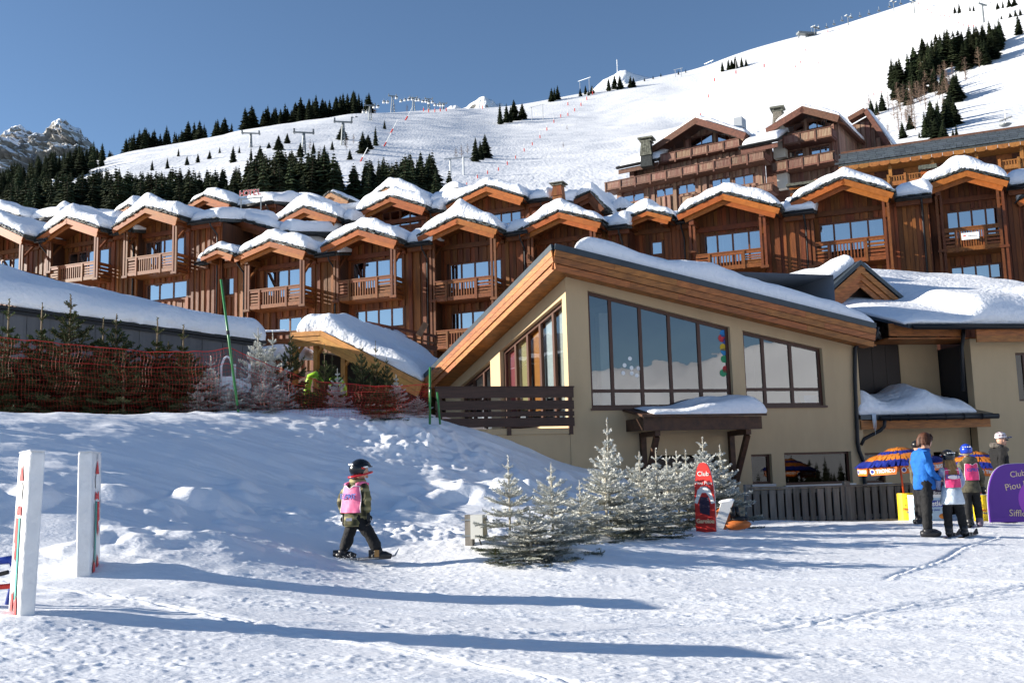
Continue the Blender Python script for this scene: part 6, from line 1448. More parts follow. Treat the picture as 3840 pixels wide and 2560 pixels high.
for k, (key, u, vt, d, lab, w) in enumerate([
    ('f1', 1912, 1707, 13.9, 'frosted young fir nearest the electric box, left end of the row', 1.05), ('f2', 2074, 1733, 13.6, 'short frosted fir second from the electric box', 1.15), ('f3', 1990, 1900, 13.2, 'low squat fir tucked between the two left frosted firs', 2.0),
    ('f1', 2292, 1567, 16.4, 'tallest frosted fir with two leaders below the big window', .82), ('f2', 2277, 1700, 16.0, 'broad frosted fir hugging the tallest one', 1.35), ('f3', 2180, 1800, 15.0, 'bushy frosted fir in front of the tallest one', 1.5), ('f2', 2410, 1690, 17.6, 'frosted fir left of the canopy bracket', 1.05),
    ('f1', 2473, 1680, 17.9, 'frosted fir under the left canopy bracket', 1.1), ('f3', 2512, 1684, 19.3, 'frosted fir before the dark entrance door', 1.05), ('f2', 2550, 1690, 19.6, 'frosted fir in the middle of the door opening', 1.1), ('f1', 2585, 1684, 20.2, 'frosted fir at the right of the door opening', 1.05),
    ('f3', 2400, 1830, 16.6, 'low dense frosted fir in the middle of the row', 1.9), ('f2', 2652, 1638, 20.2, 'frosted fir with long leader right behind the red board', 1.0), ('f1', 2716, 1666, 20.6, 'rightmost frosted fir beside the grey fence', 1.2), ('f3', 2490, 1850, 18.4, 'low frosted fir left of the red board', 1.5)]):
    fir(key, u, vt, 2000, d, lab, G1, k * 1.3, w)
G2 = 'green firs behind the red net'
hz_ = 2.5
for k, (key, u, vt, lab, w) in enumerate([('g1', 17, 1122, 'green fir with tall leader at the left picture edge behind the net', .9), ('g1', 145, 1134, 'green fir second from the left edge behind the net', .9), ('g2', 252, 1105, 'tallest bushy green fir behind the net', .85), ('g1', 378, 1191, 'green fir with bare leader in front of the shed wall middle', 1.0),
    ('g2', 428, 1177, 'green fir just right of the bare leader fir', .9), ('g1', 584, 1191, 'green fir with long leader left of the green pole', 1.0), ('g1', 682, 1218, 'slender green fir nearest the green pole', 1.0), ('g2', 1090, 1237, 'green fir in front of the porch corner', .6), ('g1', 1217, 1290, 'green fir with curved leader inside the porch opening', .6), ('g2', 1246, 1331, 'green fir beside the lime slide', .6),
    ('g2', 1356, 1288, 'green fir before the sloping porch fascia', .55), ('g1', 1411, 1278, 'green fir with crooked leader right of the porch post', .55), ('g2', 1452, 1339, 'last green fir left of the deck railing', .6)]):
    fir(key, u, vt, 1560, 23.8 + .5 * (k % 2), lab, G2, k * 2.1, w, hz_ - .1)
for k in range(52):
    u = -90 + k * 31 + rnd.uniform(-10, 10)
    if 735 < u < 1060: continue
    fir('g3', u, (rnd.uniform(1275, 1370) if u < 740 else rnd.uniform(1425, 1475)), 1560, rnd.uniform(22.9, 24.6), 'bushy dark fir filling the hedge behind the red net, %s' % ('left of the tallest fir' if u < 252 else 'below the shed wall' if u < 740 else 'in front of the porch' if u < 1330 else 'by the deck railing'), G2, k * 1.7, 1.15, hz_ - .15)
G3 = 'frosted firs behind the red net'
for k, (key, u, vt, lab, w, d) in enumerate([('f1', 788, 1335, 'small frosted fir left of the green pole', 1.2, 23.2), ('f1', 951, 1286, 'frosted fir right behind the green pole', .9, 23.7), ('f2', 966, 1229, 'tall frosted fir right of the green pole', .8, 24.2), ('f1', 1021, 1241, 'frosted fir with forked top beside the porch', .95, 24.0), ('f2', 880, 1420, 'low frosted fir at the foot of the green pole', 1.5, 23.0),
    ('f3', 990, 1390, 'broad frosted fir behind the net right of the pole', 1.3, 23.1), ('f3', 1060, 1430, 'low broad frosted fir before the porch corner', 1.3, 23.1), ('f1', 1487, 1404, 'small frosted fir near the deck railing', 1.2, 23.6), ('f2', 1568, 1480, 'low frosted bush at the second green pole', 1.6, 23.9), ('f1', 1266, 1382, 'small frosted fir inside the porch opening', 1.0, 23.5), ('f1', 740, 1440, 'low frosted fir at the end of the dark hedge', 1.3, 22.9)]):
    fir(key, u, vt, 1560, d, lab, G3, k * 1.9, w, hz_ - .1)
# stray cut fir branch in the snow
T = thing('fir_branch', 'small cut fir branch lying in the snow by the electric box', 'branch', (*P(1858, 2046, 13.0)[:2], gz(*P(1858, 2046, 13.0)[:2]) + .03)); T.scale = (.25, .25, .2); o = link('stem', FIR['g3'][0], T); o = link('needles', FIR['g3'][1], T)

# ------------------------------------------------------------------ red net on green poles
ND = 22.55
_nt = [(-260, 1240), (0, 1263), (163, 1281), (367, 1302), (530, 1316), (694, 1320), (780, 1316), (861, 1302), (905, 1325), (960, 1351), (1082, 1396), (1205, 1432), (1368, 1445), (1500, 1447), (1605, 1441)]
NT = thing('safety_net', 'red plastic safety net strung along the crest of the snow bank', 'net', (P(700, 1560, ND)[0], ND, 2.4))
mb = MB(); nx, nzr = 150, 17; _o = np.array([P(700, 1560, ND)[0], ND, 2.4])
def npt(i, j):
    u = -260 + (1865) * i / nx; vt = np.interp(u, [q[0] for q in _nt], [q[1] for q in _nt]); top = P(u, vt, ND); zb = 2.35
    f = j / nzr; w = .035 * (vnoise(np.array([i * .35]), np.array([j * .5]), 4)[0] - .5); return np.array([top[0] + w + .02 * math.sin(j), ND + .05 * math.sin(i * .3 + j * .4), top[2] + (zb - top[2]) * f ** 1.05 + w]) - _o
NP = [[npt(i, j) for j in range(nzr + 1)] for i in range(nx + 1)]
for j in range(nzr + 1): mb.tube([NP[i][j] for i in range(nx + 1)], 0.010 if j == 0 else .0024, 3, caps=False)
for i in range(nx + 1): mb.tube([NP[i][j] for j in range(0, nzr + 1, 1)], .0020, 3, caps=False)
mb.tube([NP[i][4] for i in range(nx + 1)], .006, 3, caps=False)
o = mb.build('net_mesh', net_m, NT); o['kind'] = 'stuff'
def pole(lab, a, b, d, r, sleeves=()):
    p0 = P(*b, d); p1 = P(*a, d); T = thing('green_pole', lab, 'pole', p0, 0, 'green net poles'); q = p1 - p0
    MB().tube([(0, 0, 0) - q * .05, q], r, 10).build('tube', green_pole_m, T, smooth=True)
    for f in sleeves: MB().tube([q * f, q * (f + .03)], r * 1.25, 10).build('clamp', black_m, T)
pole('long leaning green pole standing in front of the frosted firs', (829, 1048), (894, 1545), 22.3, .028, (.02, .58))
pole('short green pole at the left end of the deck railing', (1613, 1376), (1612, 1580), 22.9, .028, (.6,))
pole('thin green stake tied to the railing end', (1640, 1470), (1650, 1585), 23.2, .026)

# ------------------------------------------------------------------ slalom panels on the left
fabric_m = mat('white_pvc_cover', (.80, .80, .79), .45, 0, nscale=4, namp=.06, bump=.035, bscale=5)
pr_red = mat('print_red', (.66, .05, .045), .55, 0); pr_green = mat('print_green', (.05, .34, .27), .55, 0); pr_grey = mat('print_grey', (.16, .18, .22), .6, 0); pr_white = mat('print_white', (.84, .84, .82), .5, 0)
def rbox(w, d, h, r=.025, seg=3):
    """upright block with softened vertical edges and a slightly puffed top"""
    mb = MB(); pts = []
    for (sx, sy, a0) in ((1, 1, 0), (-1, 1, 90), (-1, -1, 180), (1, -1, 270)):
        for k in range(seg + 1):
            a = R(a0 + 90 * k / seg); pts.append((sx * (w / 2 - r) + r * math.cos(a), sy * (d / 2 - r) + r * math.sin(a)))
    n = len(pts); zs = [(0, 1), (h * .25, 1.012), (h * .5, 1.02), (h * .8, 1.012), (h - r, 1.0), (h - r * .3, .94), (h + .004, .80)]
    vs = [(x * s, y * (1 + (s - 1) * .4), z) for z, s in zs for x, y in pts]; fs = [(i * n + j, i * n + (j + 1) % n, (i + 1) * n + (j + 1) % n, (i + 1) * n + j) for i in range(len(zs) - 1) for j in range(n)]
    fs += [tuple(range(n - 1, -1, -1)), tuple(range((len(zs) - 1) * n, len(zs) * n))]; return mb.add(vs, fs)
def panel(lab, corner, far, near2, top, d, H, face, lean):
    """corner: nearest bottom corner pixel; far: back bottom corner of the printed face; near2: other bottom end of the narrow side"""
    c = P(*corner, d); c[2] = gz(c[0], c[1])
    n2 = P(*near2, d + .02); th = abs(n2[0] - c[0]); sgn = 1 if near2[0] > corner[0] else -1
    rz = face; T = thing('slalom_panel', lab, 'panel', c, rz, 'padded slalom panels'); dep = .58
    T.rotation_euler = (lean[0], lean[1], rz)
    b = rbox(th, dep, H); b.v = [(x + sgn * th / 2, y + dep / 2, z) for x, y, z in b.v]; b.build('padded_block', fabric_m, T, smooth=False)
    xf = -sgn * .006
    def dec(poly, m, nm='printed_shape'):
        pts = [(xf, y * dep, z * H) for y, z in poly]; MB().add(pts, [tuple(range(len(pts)))]).build(nm, m, T)
    xf = -sgn * .010
    dec([(.32, .82), (.68, .82), (.52, .94)], pr_red); dec([(.47, .94), (.53, .94), (.52, .985), (.48, .985)], pr_grey)
    dec([(.36, .70), (.64, .70), (.68, .78), (.6, .815), (.4, .815), (.32, .78)], pr_white); dec([(.30, .60), (.5, .62), (.72, .60), (.66, .68), (.5, .65), (.34, .68)], pr_red)
    dec([(.52, .40), (.78, .44), (.74, .59), (.54, .59)], pr_red); dec([(.30, .20), (.44, .19), (.50, .59), (.36, .60)], pr_green); dec([(.54, .36), (.66, .30), (.72, .36), (.66, .42), (.56, .42)], pr_red)
    dec([(.28, .10), (.42, .10), (.44, .19), (.30, .20)], pr_green); dec([(.18, .02), (.40, .01), (.42, .08), (.30, .13), (.2, .09)], pr_red); dec([(.56, .02), (.8, .02), (.72, .12), (.6, .16), (.55, .10)], pr_red)
    dec([(.78, .46), (.86, .58), (.83, .64), (.80, .58)], pr_grey); dec([(.22, .58), (.26, .58), (.2, .22), (.17, .22)], pr_grey)
    MB().box(min(0, sgn * th), max(0, sgn * th), 0, dep, H * .998, H * 1.006).build('seam_flap', fabric_m, T)
    return T
panel('nearest tall white padded slalom panel with coloured print at the left edge', (70, 2325), (30, 2286), (130, 2325), (88, 1707), 7.85, 1.29, R(34), (R(0.2), R(1.6)))
panel('farther white padded slalom panel with print on its right side', (337, 2168), (368, 2148), (290, 2167), (337, 1722), 10.55, 1.29, R(13), (R(0.1), R(-.6)))
# blue and red plastic frame at the very edge
bl_m = mat('blue_plastic_tube', (.02, .05, .30), .35, .05); T = thing('snow_bike', 'blue plastic frame with red bar cut by the left picture edge', 'sled', (*P(10, 2200, 8.6)[:2], gz(*P(10, 2200, 8.6)[:2])), 0)
MB().tube([(-.35, 0, .02), (-.12, 0, .38), (.06, 0, .40), (.09, 0, .36)], .035, 8).build('frame', bl_m, T, smooth=True); MB().tube([(.0, .1, .0), (.04, .1, .2), (.08, .08, .38)], .03, 8).build('leg', bl_m, T, smooth=True)
MB().tube([(-.05, -.06, .0), (-.03, -.06, .36)], .03, 8).build('leg', bl_m, T, smooth=True); MB().tube([(-.3, -.02, .16), (.07, .02, .18)], .022, 8).build('red_bar', red_m, T, smooth=True); MB().tube([(-.2, -.05, .24), (.06, -.03, .30)], .018, 8).build('handle', black_m, T, smooth=True)
# electric box on a post
ep = P(1762, 2008, 14.3); T = thing('electric_box', 'white electric box strapped to a short wooden post', 'electric box', (ep[0], ep[1], gz(ep[0], ep[1]) - .05), R(-18))
MB().box(-.055, .055, -.05, .05, 0, .50).build('post', grey_fence_m, T); b = MB(); b.box(.06, .24, -.13, .07, .17, .50); b.build('cabinet', mat('box_plastic', (.62, .62, .57), .5, 0), T); MB().box(.241, .25, -.10, .04, .21, .46).build('cabinet_door', mat('box_door', (.42, .36, .24), .6, 0), T)
for z in (.2, .42): MB().box(-.10, .30, -.06, -.052, z, z + .02).build('strap', pylon_m, T)
MB().tube([(.15, -.02, .16), (.18, -.02, .06), (.28, 0, .02)], .012, 6).build('cable', black_m, T, smooth=True)
# white sled and lime slide behind the net
T = thing('white_sled', 'white plastic sled with a loop handle leaning behind the green pole', 'sled', P(848, 1545, 23.4), R(10)); wh = mat('white_plastic', (.80, .81, .82), .35, 0)
MB().hexa([(-.20, -.05, .2), (.20, -.05, .2), (.22, .12, .2), (-.22, .12, .2), (-.13, .02, .85), (.13, .02, .85), (.14, .10, .85), (-.14, .10, .85)]).build('shell', wh, T)
MB().tube([(-.13, .05, .8), (-.13, .08, 1.1), (-.07, .09, 1.28), (.0, .09, 1.33), (.07, .09, 1.28), (.13, .08, 1.1), (.13, .05, .8)], .028, 8).build('handle', wh, T, smooth=True)
T = thing('white_chair', 'second white plastic chair half hidden by a frosted fir', 'chair', P(905, 1545, 23.6), 0); MB().box(-.2, .22, 0, .08, .55, .80).build('backrest', wh, T); MB().box(-.22, .24, -.25, .0, .45, .53).build('seat', wh, T)
for x in (-.18, .18): MB().box(x - .03, x + .03, .01, .06, .8, 1.15).build('upright', wh, T)
lime = mat('lime_plastic', (.34, .62, .03), .35, .03); T = thing('lime_slide', 'lime green plastic slide in front of the porch', 'slide', P(1215, 1560, 24.9), 0)
MB().tube([(-.40, 0, 0), (-.42, 0, .75), (-.34, 0, 1.0), (-.2, 0, 1.06), (-.08, 0, .95), (-.05, 0, .6)], .09, 8).build('side_rail', lime, T, smooth=True); MB().tube([(.48, .2, 0), (.46, .2, .72), (.36, .2, .92), (.2, .2, .95), (.05, .2, .8)], .08, 8).build('side_rail', lime, T, smooth=True); MB().hexa([(-.4, .05, .1), (.46, .1, .1), (.46, .2, .1), (-.4, .15, .1), (-.36, .05, .62), (.42, .1, .58), (.42, .2, .58), (-.36, .15, .62)]).build('chute', lime, T)

# ------------------------------------------------------------------ grey slat fence along the wall
Z4p = lambda x, y: (2780 + x / 2.219, 1600 + y / 2.219)
FF = Frame((*P(2811, 1940, 23.2)[:2], -.42), 12.0)
FT = fthing('slat_fence', 'weathered grey slat fence below the cream wall', 'fence', FF)
x0 = FF.hit(*Z4p(72, 700))[0]; x1 = FF.hit(*Z4p(1480, 700))[0]; zt = FF.hit(*Z4p(500, 497))[1]
piece('rail', grey_fence_m, FT, x0, x1, .03, .08, zt - .14, zt - .04); piece('rail', grey_fence_m, FT, x0, x1, .03, .08, .18, .27); piece('top_cap', grey_fence_m, FT, x0 - .04, x1, -.03, .09, zt - .03, zt + .01)
MB().box(x0, x1, .10, .13, -.1, zt - .08).build('back_board', door_dark_m, FT)
n = 21
for k in range(n):
    x = x0 + .10 + (x1 - x0 - .1) * k / n; piece('slat', grey_fence_m, FT, x, x + .145 + rnd.uniform(-.01, .015), -.01, .025, -.1 + rnd.uniform(-.03, .04), zt - .04 + rnd.uniform(-.03, .01))
for x in (x0 - .02, FF.hit(*Z4p(887, 600))[0], x1): piece('post', grey_fence_m, FT, x - .065, x + .065, -.03, .10, -.2, zt + .09)
FK = Frame((*P(3760, 1940, 24.0)[:2], -.45), 10.0); KT2 = fthing('pale_fence', 'pale slat fence behind the purple board at the right edge', 'fence', FK)
for k in range(9): piece('slat', mat('pale_slat', (.40, .36, .28), .8, .15) if k == 0 else MATS['pale_slat'], KT2, -.55 + k * .17, -.55 + k * .17 + .12, 0, .03, 0, .78)
piece('rail', MATS['pale_slat'], KT2, -.6, 1.0, .031, .07, .55, .63); piece('rail', MATS['pale_slat'], KT2, -.6, 1.0, .031, .07, .15, .22)
# plank lying along the fence foot
q = P(3270, 1948, 22.6); o = MB().box(-1.0, 1.0, -.08, .08, 0, .05).build('timber_plank', grey_fence_m); o.location = (q[0], q[1], gz(q[0], q[1]) - .0); o.rotation_euler = (0, 0, R(6)); tag(o, 'grey timber plank lying at the foot of the slat fence', 'plank')

# ------------------------------------------------------------------ lettering
def baked(o):
    """evaluate one object alone in a scratch scene"""
    sc = bpy.data.scenes.new('scratch'); sc.collection.objects.link(o); vl = sc.view_layers[0]; vl.update(); dg = vl.depsgraph; dg.update()
    me = bpy.data.meshes.new_from_object(o.evaluated_get(dg)); bpy.data.objects.remove(o); bpy.data.scenes.remove(sc); return me
def text(s, size, m, parent, loc, rot, name='lettering', ext=.002, squeeze=1.0, align='CENTER', bold=0.0):
    c = bpy.data.curves.new('t', 'FONT'); c.body = s; c.size = size; c.extrude = ext; c.align_x = align; c.align_y = 'CENTER'; c.offset = bold; c.resolution_u = 3
    o = bpy.data.objects.new('t', c); me = baked(o); bpy.data.curves.remove(c)
    me.name = name; me.materials.clear(); me.materials.append(m); t = link(name, me, parent); t.location = loc; t.rotation_euler = rot; t.scale = (squeeze, 1, 1); return t

# ------------------------------------------------------------------ red and purple boards
def board_sign(lab, poly, fr, th, m, back, edge, nm='display_board'):
    T = fthing(nm, lab, 'sign', fr); MB().prism(poly, 0, th).build('board', m, T); return T
s_red = mat('sign_red', (.56, .035, .03), .35, 0, nscale=3, namp=.06); s_pur = mat('sign_purple', (.115, .025, .30), .4, 0); s_vio = mat('sign_violet', (.36, .06, .52), .4, 0); s_wh = mat('sign_white', (.80, .79, .76), .5, 0); s_cream = mat('sign_cream', (.80, .60, .36), .5, 0); s_dark = mat('sign_dark', (.03, .02, .05), .5, 0)
rp = P(2647, 1988, 17.7); RFm = Frame((rp[0], rp[1], gz(rp[0], rp[1])), -34.0)
hh = 1.22; ww = .37
poly = [(-ww / 2, 0), (ww / 2, .02)] + [(ww / 2 * math.cos(t) ** .72 * (1.0 + .03 * math.sin(2 * t)), .45 + (hh - .45) * math.sin(t) ** 1.0) for t in np.linspace(.05, math.pi / 2 - .03, 12)] + [(-ww / 2 * math.cos(t) ** .72, .45 + (hh - .45) * math.sin(t)) for t in np.linspace(math.pi / 2 - .03, .05, 12)]
RS = board_sign('red pointed board with white lettering among the frosted firs', poly, RFm, .03, s_red, None, None)
MB().prism([(x * 1.03, z * 1.004 + .0) for x, z in poly], .031, .045).build('white_edge', s_wh, RS)
text('Club', .115, s_wh, RS, (0, -.004, 1.02), (R(90), 0, 0)); text('Piou Piou', .085, s_wh, RS, (0, -.004, .86), (R(90), 0, 0)); text('Garolou', .10, s_cream, RS, (0, -.004, .20), (R(90), 0, 0), bold=.004)
arch = [(-.19, .52), (-.15, .62), (-.12, .74), (-.05, .80), (.05, .80), (.12, .74), (.16, .62), (.20, .52), (.13, .50), (.09, .62), (.04, .69), (-.04, .69), (-.09, .60), (-.13, .50)]
MB().add([(x, -.004, z) for x, z in arch], [tuple(range(len(arch) - 1, -1, -1))]).build('snow_arch_print', s_wh, RS)
MB().add([(x, -.003, z) for x, z in ((-.09, .34), (.09, .30), (.10, .50), (.07, .62), (-.07, .62), (-.10, .5))], [(0, 1, 2, 3, 4, 5)]).build('cave_print', s_dark, RS)
pp = P(3842, 1968, 20.6); PFm = Frame((pp[0], pp[1], gz(pp[0], pp[1]) - .0), 2.0); hw = .70; H = 1.23
poly = [(-hw, .06), (hw, .04)] + [(hw * math.cos(t) ** .55, .42 + (H - .42) * math.sin(t)) for t in np.linspace(.02, math.pi / 2 - .02, 16)] + [(-hw * math.cos(t) ** .55, .42 + (H - .42) * math.sin(t)) for t in np.linspace(math.pi / 2 - .02, .02, 16)]
PS = board_sign('purple arched board with cream lettering at the right edge', poly, PFm, .03, s_pur, None, None)
MB().prism([(x * 1.02, z * 1.006) for x, z in poly], .031, .04).build('white_edge', s_wh, PS)
vio = [(.42 + .50 * math.cos(a), .50 + .45 * math.sin(a)) for a in np.linspace(0, 2 * math.pi, 28, endpoint=False)]; vio = [(min(x, hw * .96), max(.07, z)) for x, z in vio]
MB().add([(x, -.002, z) for x, z in vio], [tuple(range(len(vio)))]).build('violet_print', s_vio, PS)
text('Club', .17, s_cream, PS, (-.05, -.005, 1.02), (R(90), R(-6), 0)); text('Piou Piou', .19, s_cream, PS, (.02, -.005, .80), (R(90), R(-9), 0)); text('Sifflote', .19, s_cream, PS, (-.04, -.005, .22), (R(90), R(4), 0), align='CENTER')
for x in (-.62, .6): MB().tube([(x, .05, .10), (x - .03, .12, -.08)], .014, 6).build('leg', metal_m, PS)
# orange figure stand behind the red board
op = P(2742, 1972, 18.7); OFm = Frame((op[0], op[1], gz(op[0], op[1])), -10.0); OT = fthing('carved_stand', 'snow capped orange stand with dark boots beside the red board', 'stand', OFm); orr = mat('stand_orange', (.50, .14, .03), .5, 0)
MB().prism([(-.30, 0), (-.10, .0), (.02, .30), (.06, .50), (.0, .52), (-.14, .46), (-.26, .34)], -.06, .18).build('panel', orr, OT); MB().hexa([(-.34, -.1, 0), (-.16, -.1, 0), (-.16, .2, 0), (-.34, .2, 0), (-.16, -.1, .50), (.07, -.1, .54), (.07, .2, .54), (-.16, .2, .50)]).build('white_board', s_wh, OT)
b = MB(); b.ell((.10, 0, .10), (.27, .16, .10), 12, 6); b.build('base', orr, OT, smooth=True); 
for y, dx in ((-.06, 0), (.08, .08)):
    b = MB(); b.tube([(.02 + dx, y, .42), (.05 + dx, y, .22)], [.05, .055], 8); b.ell((.13 + dx, y, .20), (.13, .055, .05), 10, 6); b.build('boot', black_m, OT, smooth=True)
snow_surface(quad_base((-.20, -.1, .50), (.08, -.1, .54), (.08, .2, .54), (-.20, .2, .50)), .3, .3, .05, OT, nu=12, nv=12, rs=.1, rt=.1, seed=2, amp=.01, over=.01)

# ------------------------------------------------------------------ parasols, drums, drinks counter
p_or = mat('raffia_orange', (.78, .25, .03), .5, .05, nscale=40, nstretch=(1, 1, .2), namp=.25); p_bl = mat('raffia_blue', (.025, .045, .36), .45, .05, nscale=40, nstretch=(1, 1, .2), namp=.25); p_val = mat('valance_orange', (.78, .17, .015), .5, 0)
def parasol(lab, cen, d, Rr, vtop, vrim, vbase, tilt, group='shaggy parasols', txt=True):
    b = P(cen, vbase, d); zt = P(cen, vtop, d)[2] - b[2]; zr = P(cen, vrim, d)[2] - b[2]
    T = thing('parasol', lab, 'parasol', b, 0, group); T.rotation_euler = (R(tilt[0]), R(tilt[1]), 0)
    MB().tube([(0, 0, .0), (0, 0, zt)], .022, 8).build('pole', mat('pole_orange', (.55, .07, .02), .4, 0) if 'pole_orange' not in MATS else MATS['pole_orange'], T, smooth=True)
    r = random.Random(int(cen)); rings = [(.0, .38, p_or), (.30, .52, p_bl), (.47, .84, p_or), (.79, 1.03, p_bl)]
    zz = lambda f: zt + (zr - zt) * (f ** 1.35)
    mb = MB(); n = 8
    mb.grid(lambda i, j: (Rr * j / 8 * math.cos(2 * math.pi * i / 24), Rr * j / 8 * math.sin(2 * math.pi * i / 24), zz(j / 8) - .02), 25, 9); mb.build('canopy', p_bl, T, smooth=True)
    for k, (f0, f1, m) in enumerate(rings):
        mb = MB(); cnt = int(190 * (f0 + f1) / 1.3) + 60
        for i in range(cnt):
            a = 2 * math.pi * (i + r.random()) / cnt; g0 = f0 + r.uniform(-.02, .05); g1 = f1 + r.uniform(-.05, .07); da = r.uniform(-.06, .06); w = .012 + .014 * f1
            h0 = .015 + .012 * k * 0 + r.uniform(0, .02); p = lambda f, a_, h: Vector((Rr * f * math.cos(a_), Rr * f * math.sin(a_), zz(min(f, 1)) + h - max(0, f - 1) * .5))
            A_p, B_p, C_p = p(g0, a, h0), p((g0 + g1) / 2, a + da * .5, h0 + .022), p(g1, a + da, h0 - .004 + r.uniform(-.01, .012)); s = Vector((-math.sin(a), math.cos(a), 0)) * w
            mb.add([A_p - s, A_p + s, B_p + s, B_p - s, C_p + s * .6, C_p - s * .6], [(0, 1, 2, 3), (3, 2, 4, 5)])
        o = mb.build('raffia_fringe', m, T); o['kind'] = 'stuff'
    for k in range(n):
        a0 = 2 * math.pi * (k + .04) / n - math.pi / 2 - math.pi / n; a1 = 2 * math.pi * (k + .96) / n - math.pi / 2 - math.pi / n; am = (a0 + a1) / 2
        q0 = Vector((Rr * math.cos(a0), Rr * math.sin(a0), zr - .02)); q1 = Vector((Rr * math.cos(a1), Rr * math.sin(a1), zr - .02)); o_ = Vector((math.cos(am), math.sin(am), 0))
        dn = Vector((0, 0, -.17)) + o_ * .012; e = (q1 - q0) * .06; fl = MB(); tt = o_ * -.006
        fl.hexa([q0 + e + dn + tt, q1 - e + dn + tt, q1 - e + dn, q0 + e + dn, q0 + tt, q1 + tt, q1, q0]); fl = fl.build('valance_flap', p_val, T)
        if txt: 
            mid = (q0 + q1) / 2 + dn * .52 + o_ * .004
            text('TROPICO', .105, s_wh, fl, mid + Vector((-math.sin(am), math.cos(am), 0)) * .05, (R(90), 0, am + math.pi / 2), squeeze=.95, bold=.004)
            c = MB(); lc = mid - Vector((-math.sin(am), math.cos(am), 0)) * .25; c.add([lc + Vector((-math.sin(am), math.cos(am), 0)) * (.055 * math.cos(x)) + Vector((0, 0, .055 * math.sin(x))) for x in np.linspace(0, 2 * math.pi, 14, endpoint=False)], [tuple(range(14))]); c.build('round_logo', s_wh, fl)
            c = MB(); lc = lc + o_ * .003; c.add([lc + Vector((-math.sin(am), math.cos(am), 0)) * (.038 * math.cos(x)) + Vector((0, 0, .038 * math.sin(x))) for x in np.linspace(0, 2 * math.pi, 14, endpoint=False)], [tuple(range(14))]); c.build('round_logo', p_bl, fl)
    MB().ell((0, 0, zt + .01), (.05, .05, .03), 10, 6).build('finial', p_or, T, smooth=True)
    return T
drum_m = mat('drum_yellow', (.80, .56, .02), .45, 0); dot_m = mat('drum_dots', (.32, .20, .02), .6, 0); ink_r = mat('ink_red', (.55, .04, .04), .5, 0); ink_b = mat('ink_blue', (.05, .08, .35), .5, 0)
def drum(lab, u, vb, vt, d, r, txt):
    b = P(u, vb, d); b[2] = gz(b[0], b[1]); h = P(u, vt, d)[2] - b[2]; T = thing('yellow_drum', lab, 'drum', b, 0, 'yellow advertising drums')
    MB().lathe([(r * .97, 0), (r, .02), (r, h - .02), (r * .97, h)], 24).build('drum', drum_m, T, smooth=False)
    rr = random.Random(int(u))
    for k in range(26):
        a = rr.uniform(-math.pi, 0); z = rr.uniform(.06, h - .06); c = MB(); e = .011
        c.add([((r + .003) * math.cos(a + e / r * math.cos(x)), (r + .003) * math.sin(a + e / r * math.cos(x)), z + e * math.sin(x)) for x in np.linspace(0, 2 * math.pi, 7, endpoint=False)], [tuple(range(7))]); c.build('printed_dot', dot_m, T)
    if txt:
        t = text('Disney Channel', .075, ink_r, T, (.02, -r - .004, h * .44), (R(90), 0, 0), squeeze=.7); t2 = text("l'imagination", .055, ink_b, T, (.02, -r - .004, h * .33), (R(90), 0, 0), squeeze=.7)
        for o in (t, t2):
            for v in o.data.vertices:
                x = v.co.x * .7; v.co.z += -(r + .004) + math.sqrt(max((r + .005) ** 2 - min(abs(x + .02), r * .95) ** 2, 0)) 
    return T
drum('yellow drum under the front parasol', 3404, 1954, 1848, 22.3, .19, True); drum('yellow drum behind the blue helmeted child', 3686, 1946, 1852, 23.3, .19, True)
parasol('shaggy orange and blue parasol with lettering on its valance', 3389, 22.3, .90, 1681, 1738, 1850, (0, -3.5)); parasol('second shaggy parasol behind the blue helmeted child', 3668, 23.6, .82, 1697, 1752, 1855, (0, 3))
cq = P(3505, 1952, 21.8); CT = thing('ice_cream_chest', 'pale blue drinks chest with white lettering behind the blue jacket', 'chest', (cq[0], cq[1], gz(cq[0], cq[1])), R(4)); chm = mat('chest_blue', (.42, .56, .68), .4, 0, nscale=4, namp=.1)
MB().box(-.40, .36, 0, .5, 0, .50).build('body', chm, CT); MB().box(-.40, .36, -.01, .5, .501, .56).build('lid', s_wh, CT); MB().box(-.38, .34, -.008, -.002, .30, .44).build('name_panel', ink_b, CT); text('Nestlé', .15, s_wh, CT, (-.02, -.012, .37), (R(90), 0, 0), bold=.004)
text('votre plaisir', .06, ink_b, CT, (.0, -.004, .24), (R(90), 0, 0)); MB().ell((.20, -.004, .10), (.10, .004, .06), 12, 6).build('ice_print', p_or, CT); MB().ell((-.2, -.004, .11), (.07, .004, .07), 12, 6).build('ice_print', ink_r, CT)
dq = P(3520, 1862, 22.0); o = MB().box(-.18, .18, -.02, .02, .0, .19).build('price_card', s_dark); o.location = dq; text('Brandi', .09, s_wh, o, (0, -.024, .09), (R(90), 0, 0)); tag(o, 'small dark card with white letters standing on the chest', 'card')
tq = P(3712, 1945, 22.6); T = thing('side_table', 'white topped table with blue trestle leg behind the camouflage jacket', 'table', (tq[0], tq[1], gz(tq[0], tq[1])), 0); MB().box(-.3, .5, -.2, .3, .60, .66).build('top', s_wh, T); MB().box(-.3, .5, -.215, -.201, .63, .665).build('red_edge', red_m, T); MB().bar((-.05, -.1, .6), (.22, -.1, .0), .05, .05).build('leg', bl_m, T); MB().bar((.35, -.1, .6), (.1, -.1, .0), .05, .05).build('leg', bl_m, T)
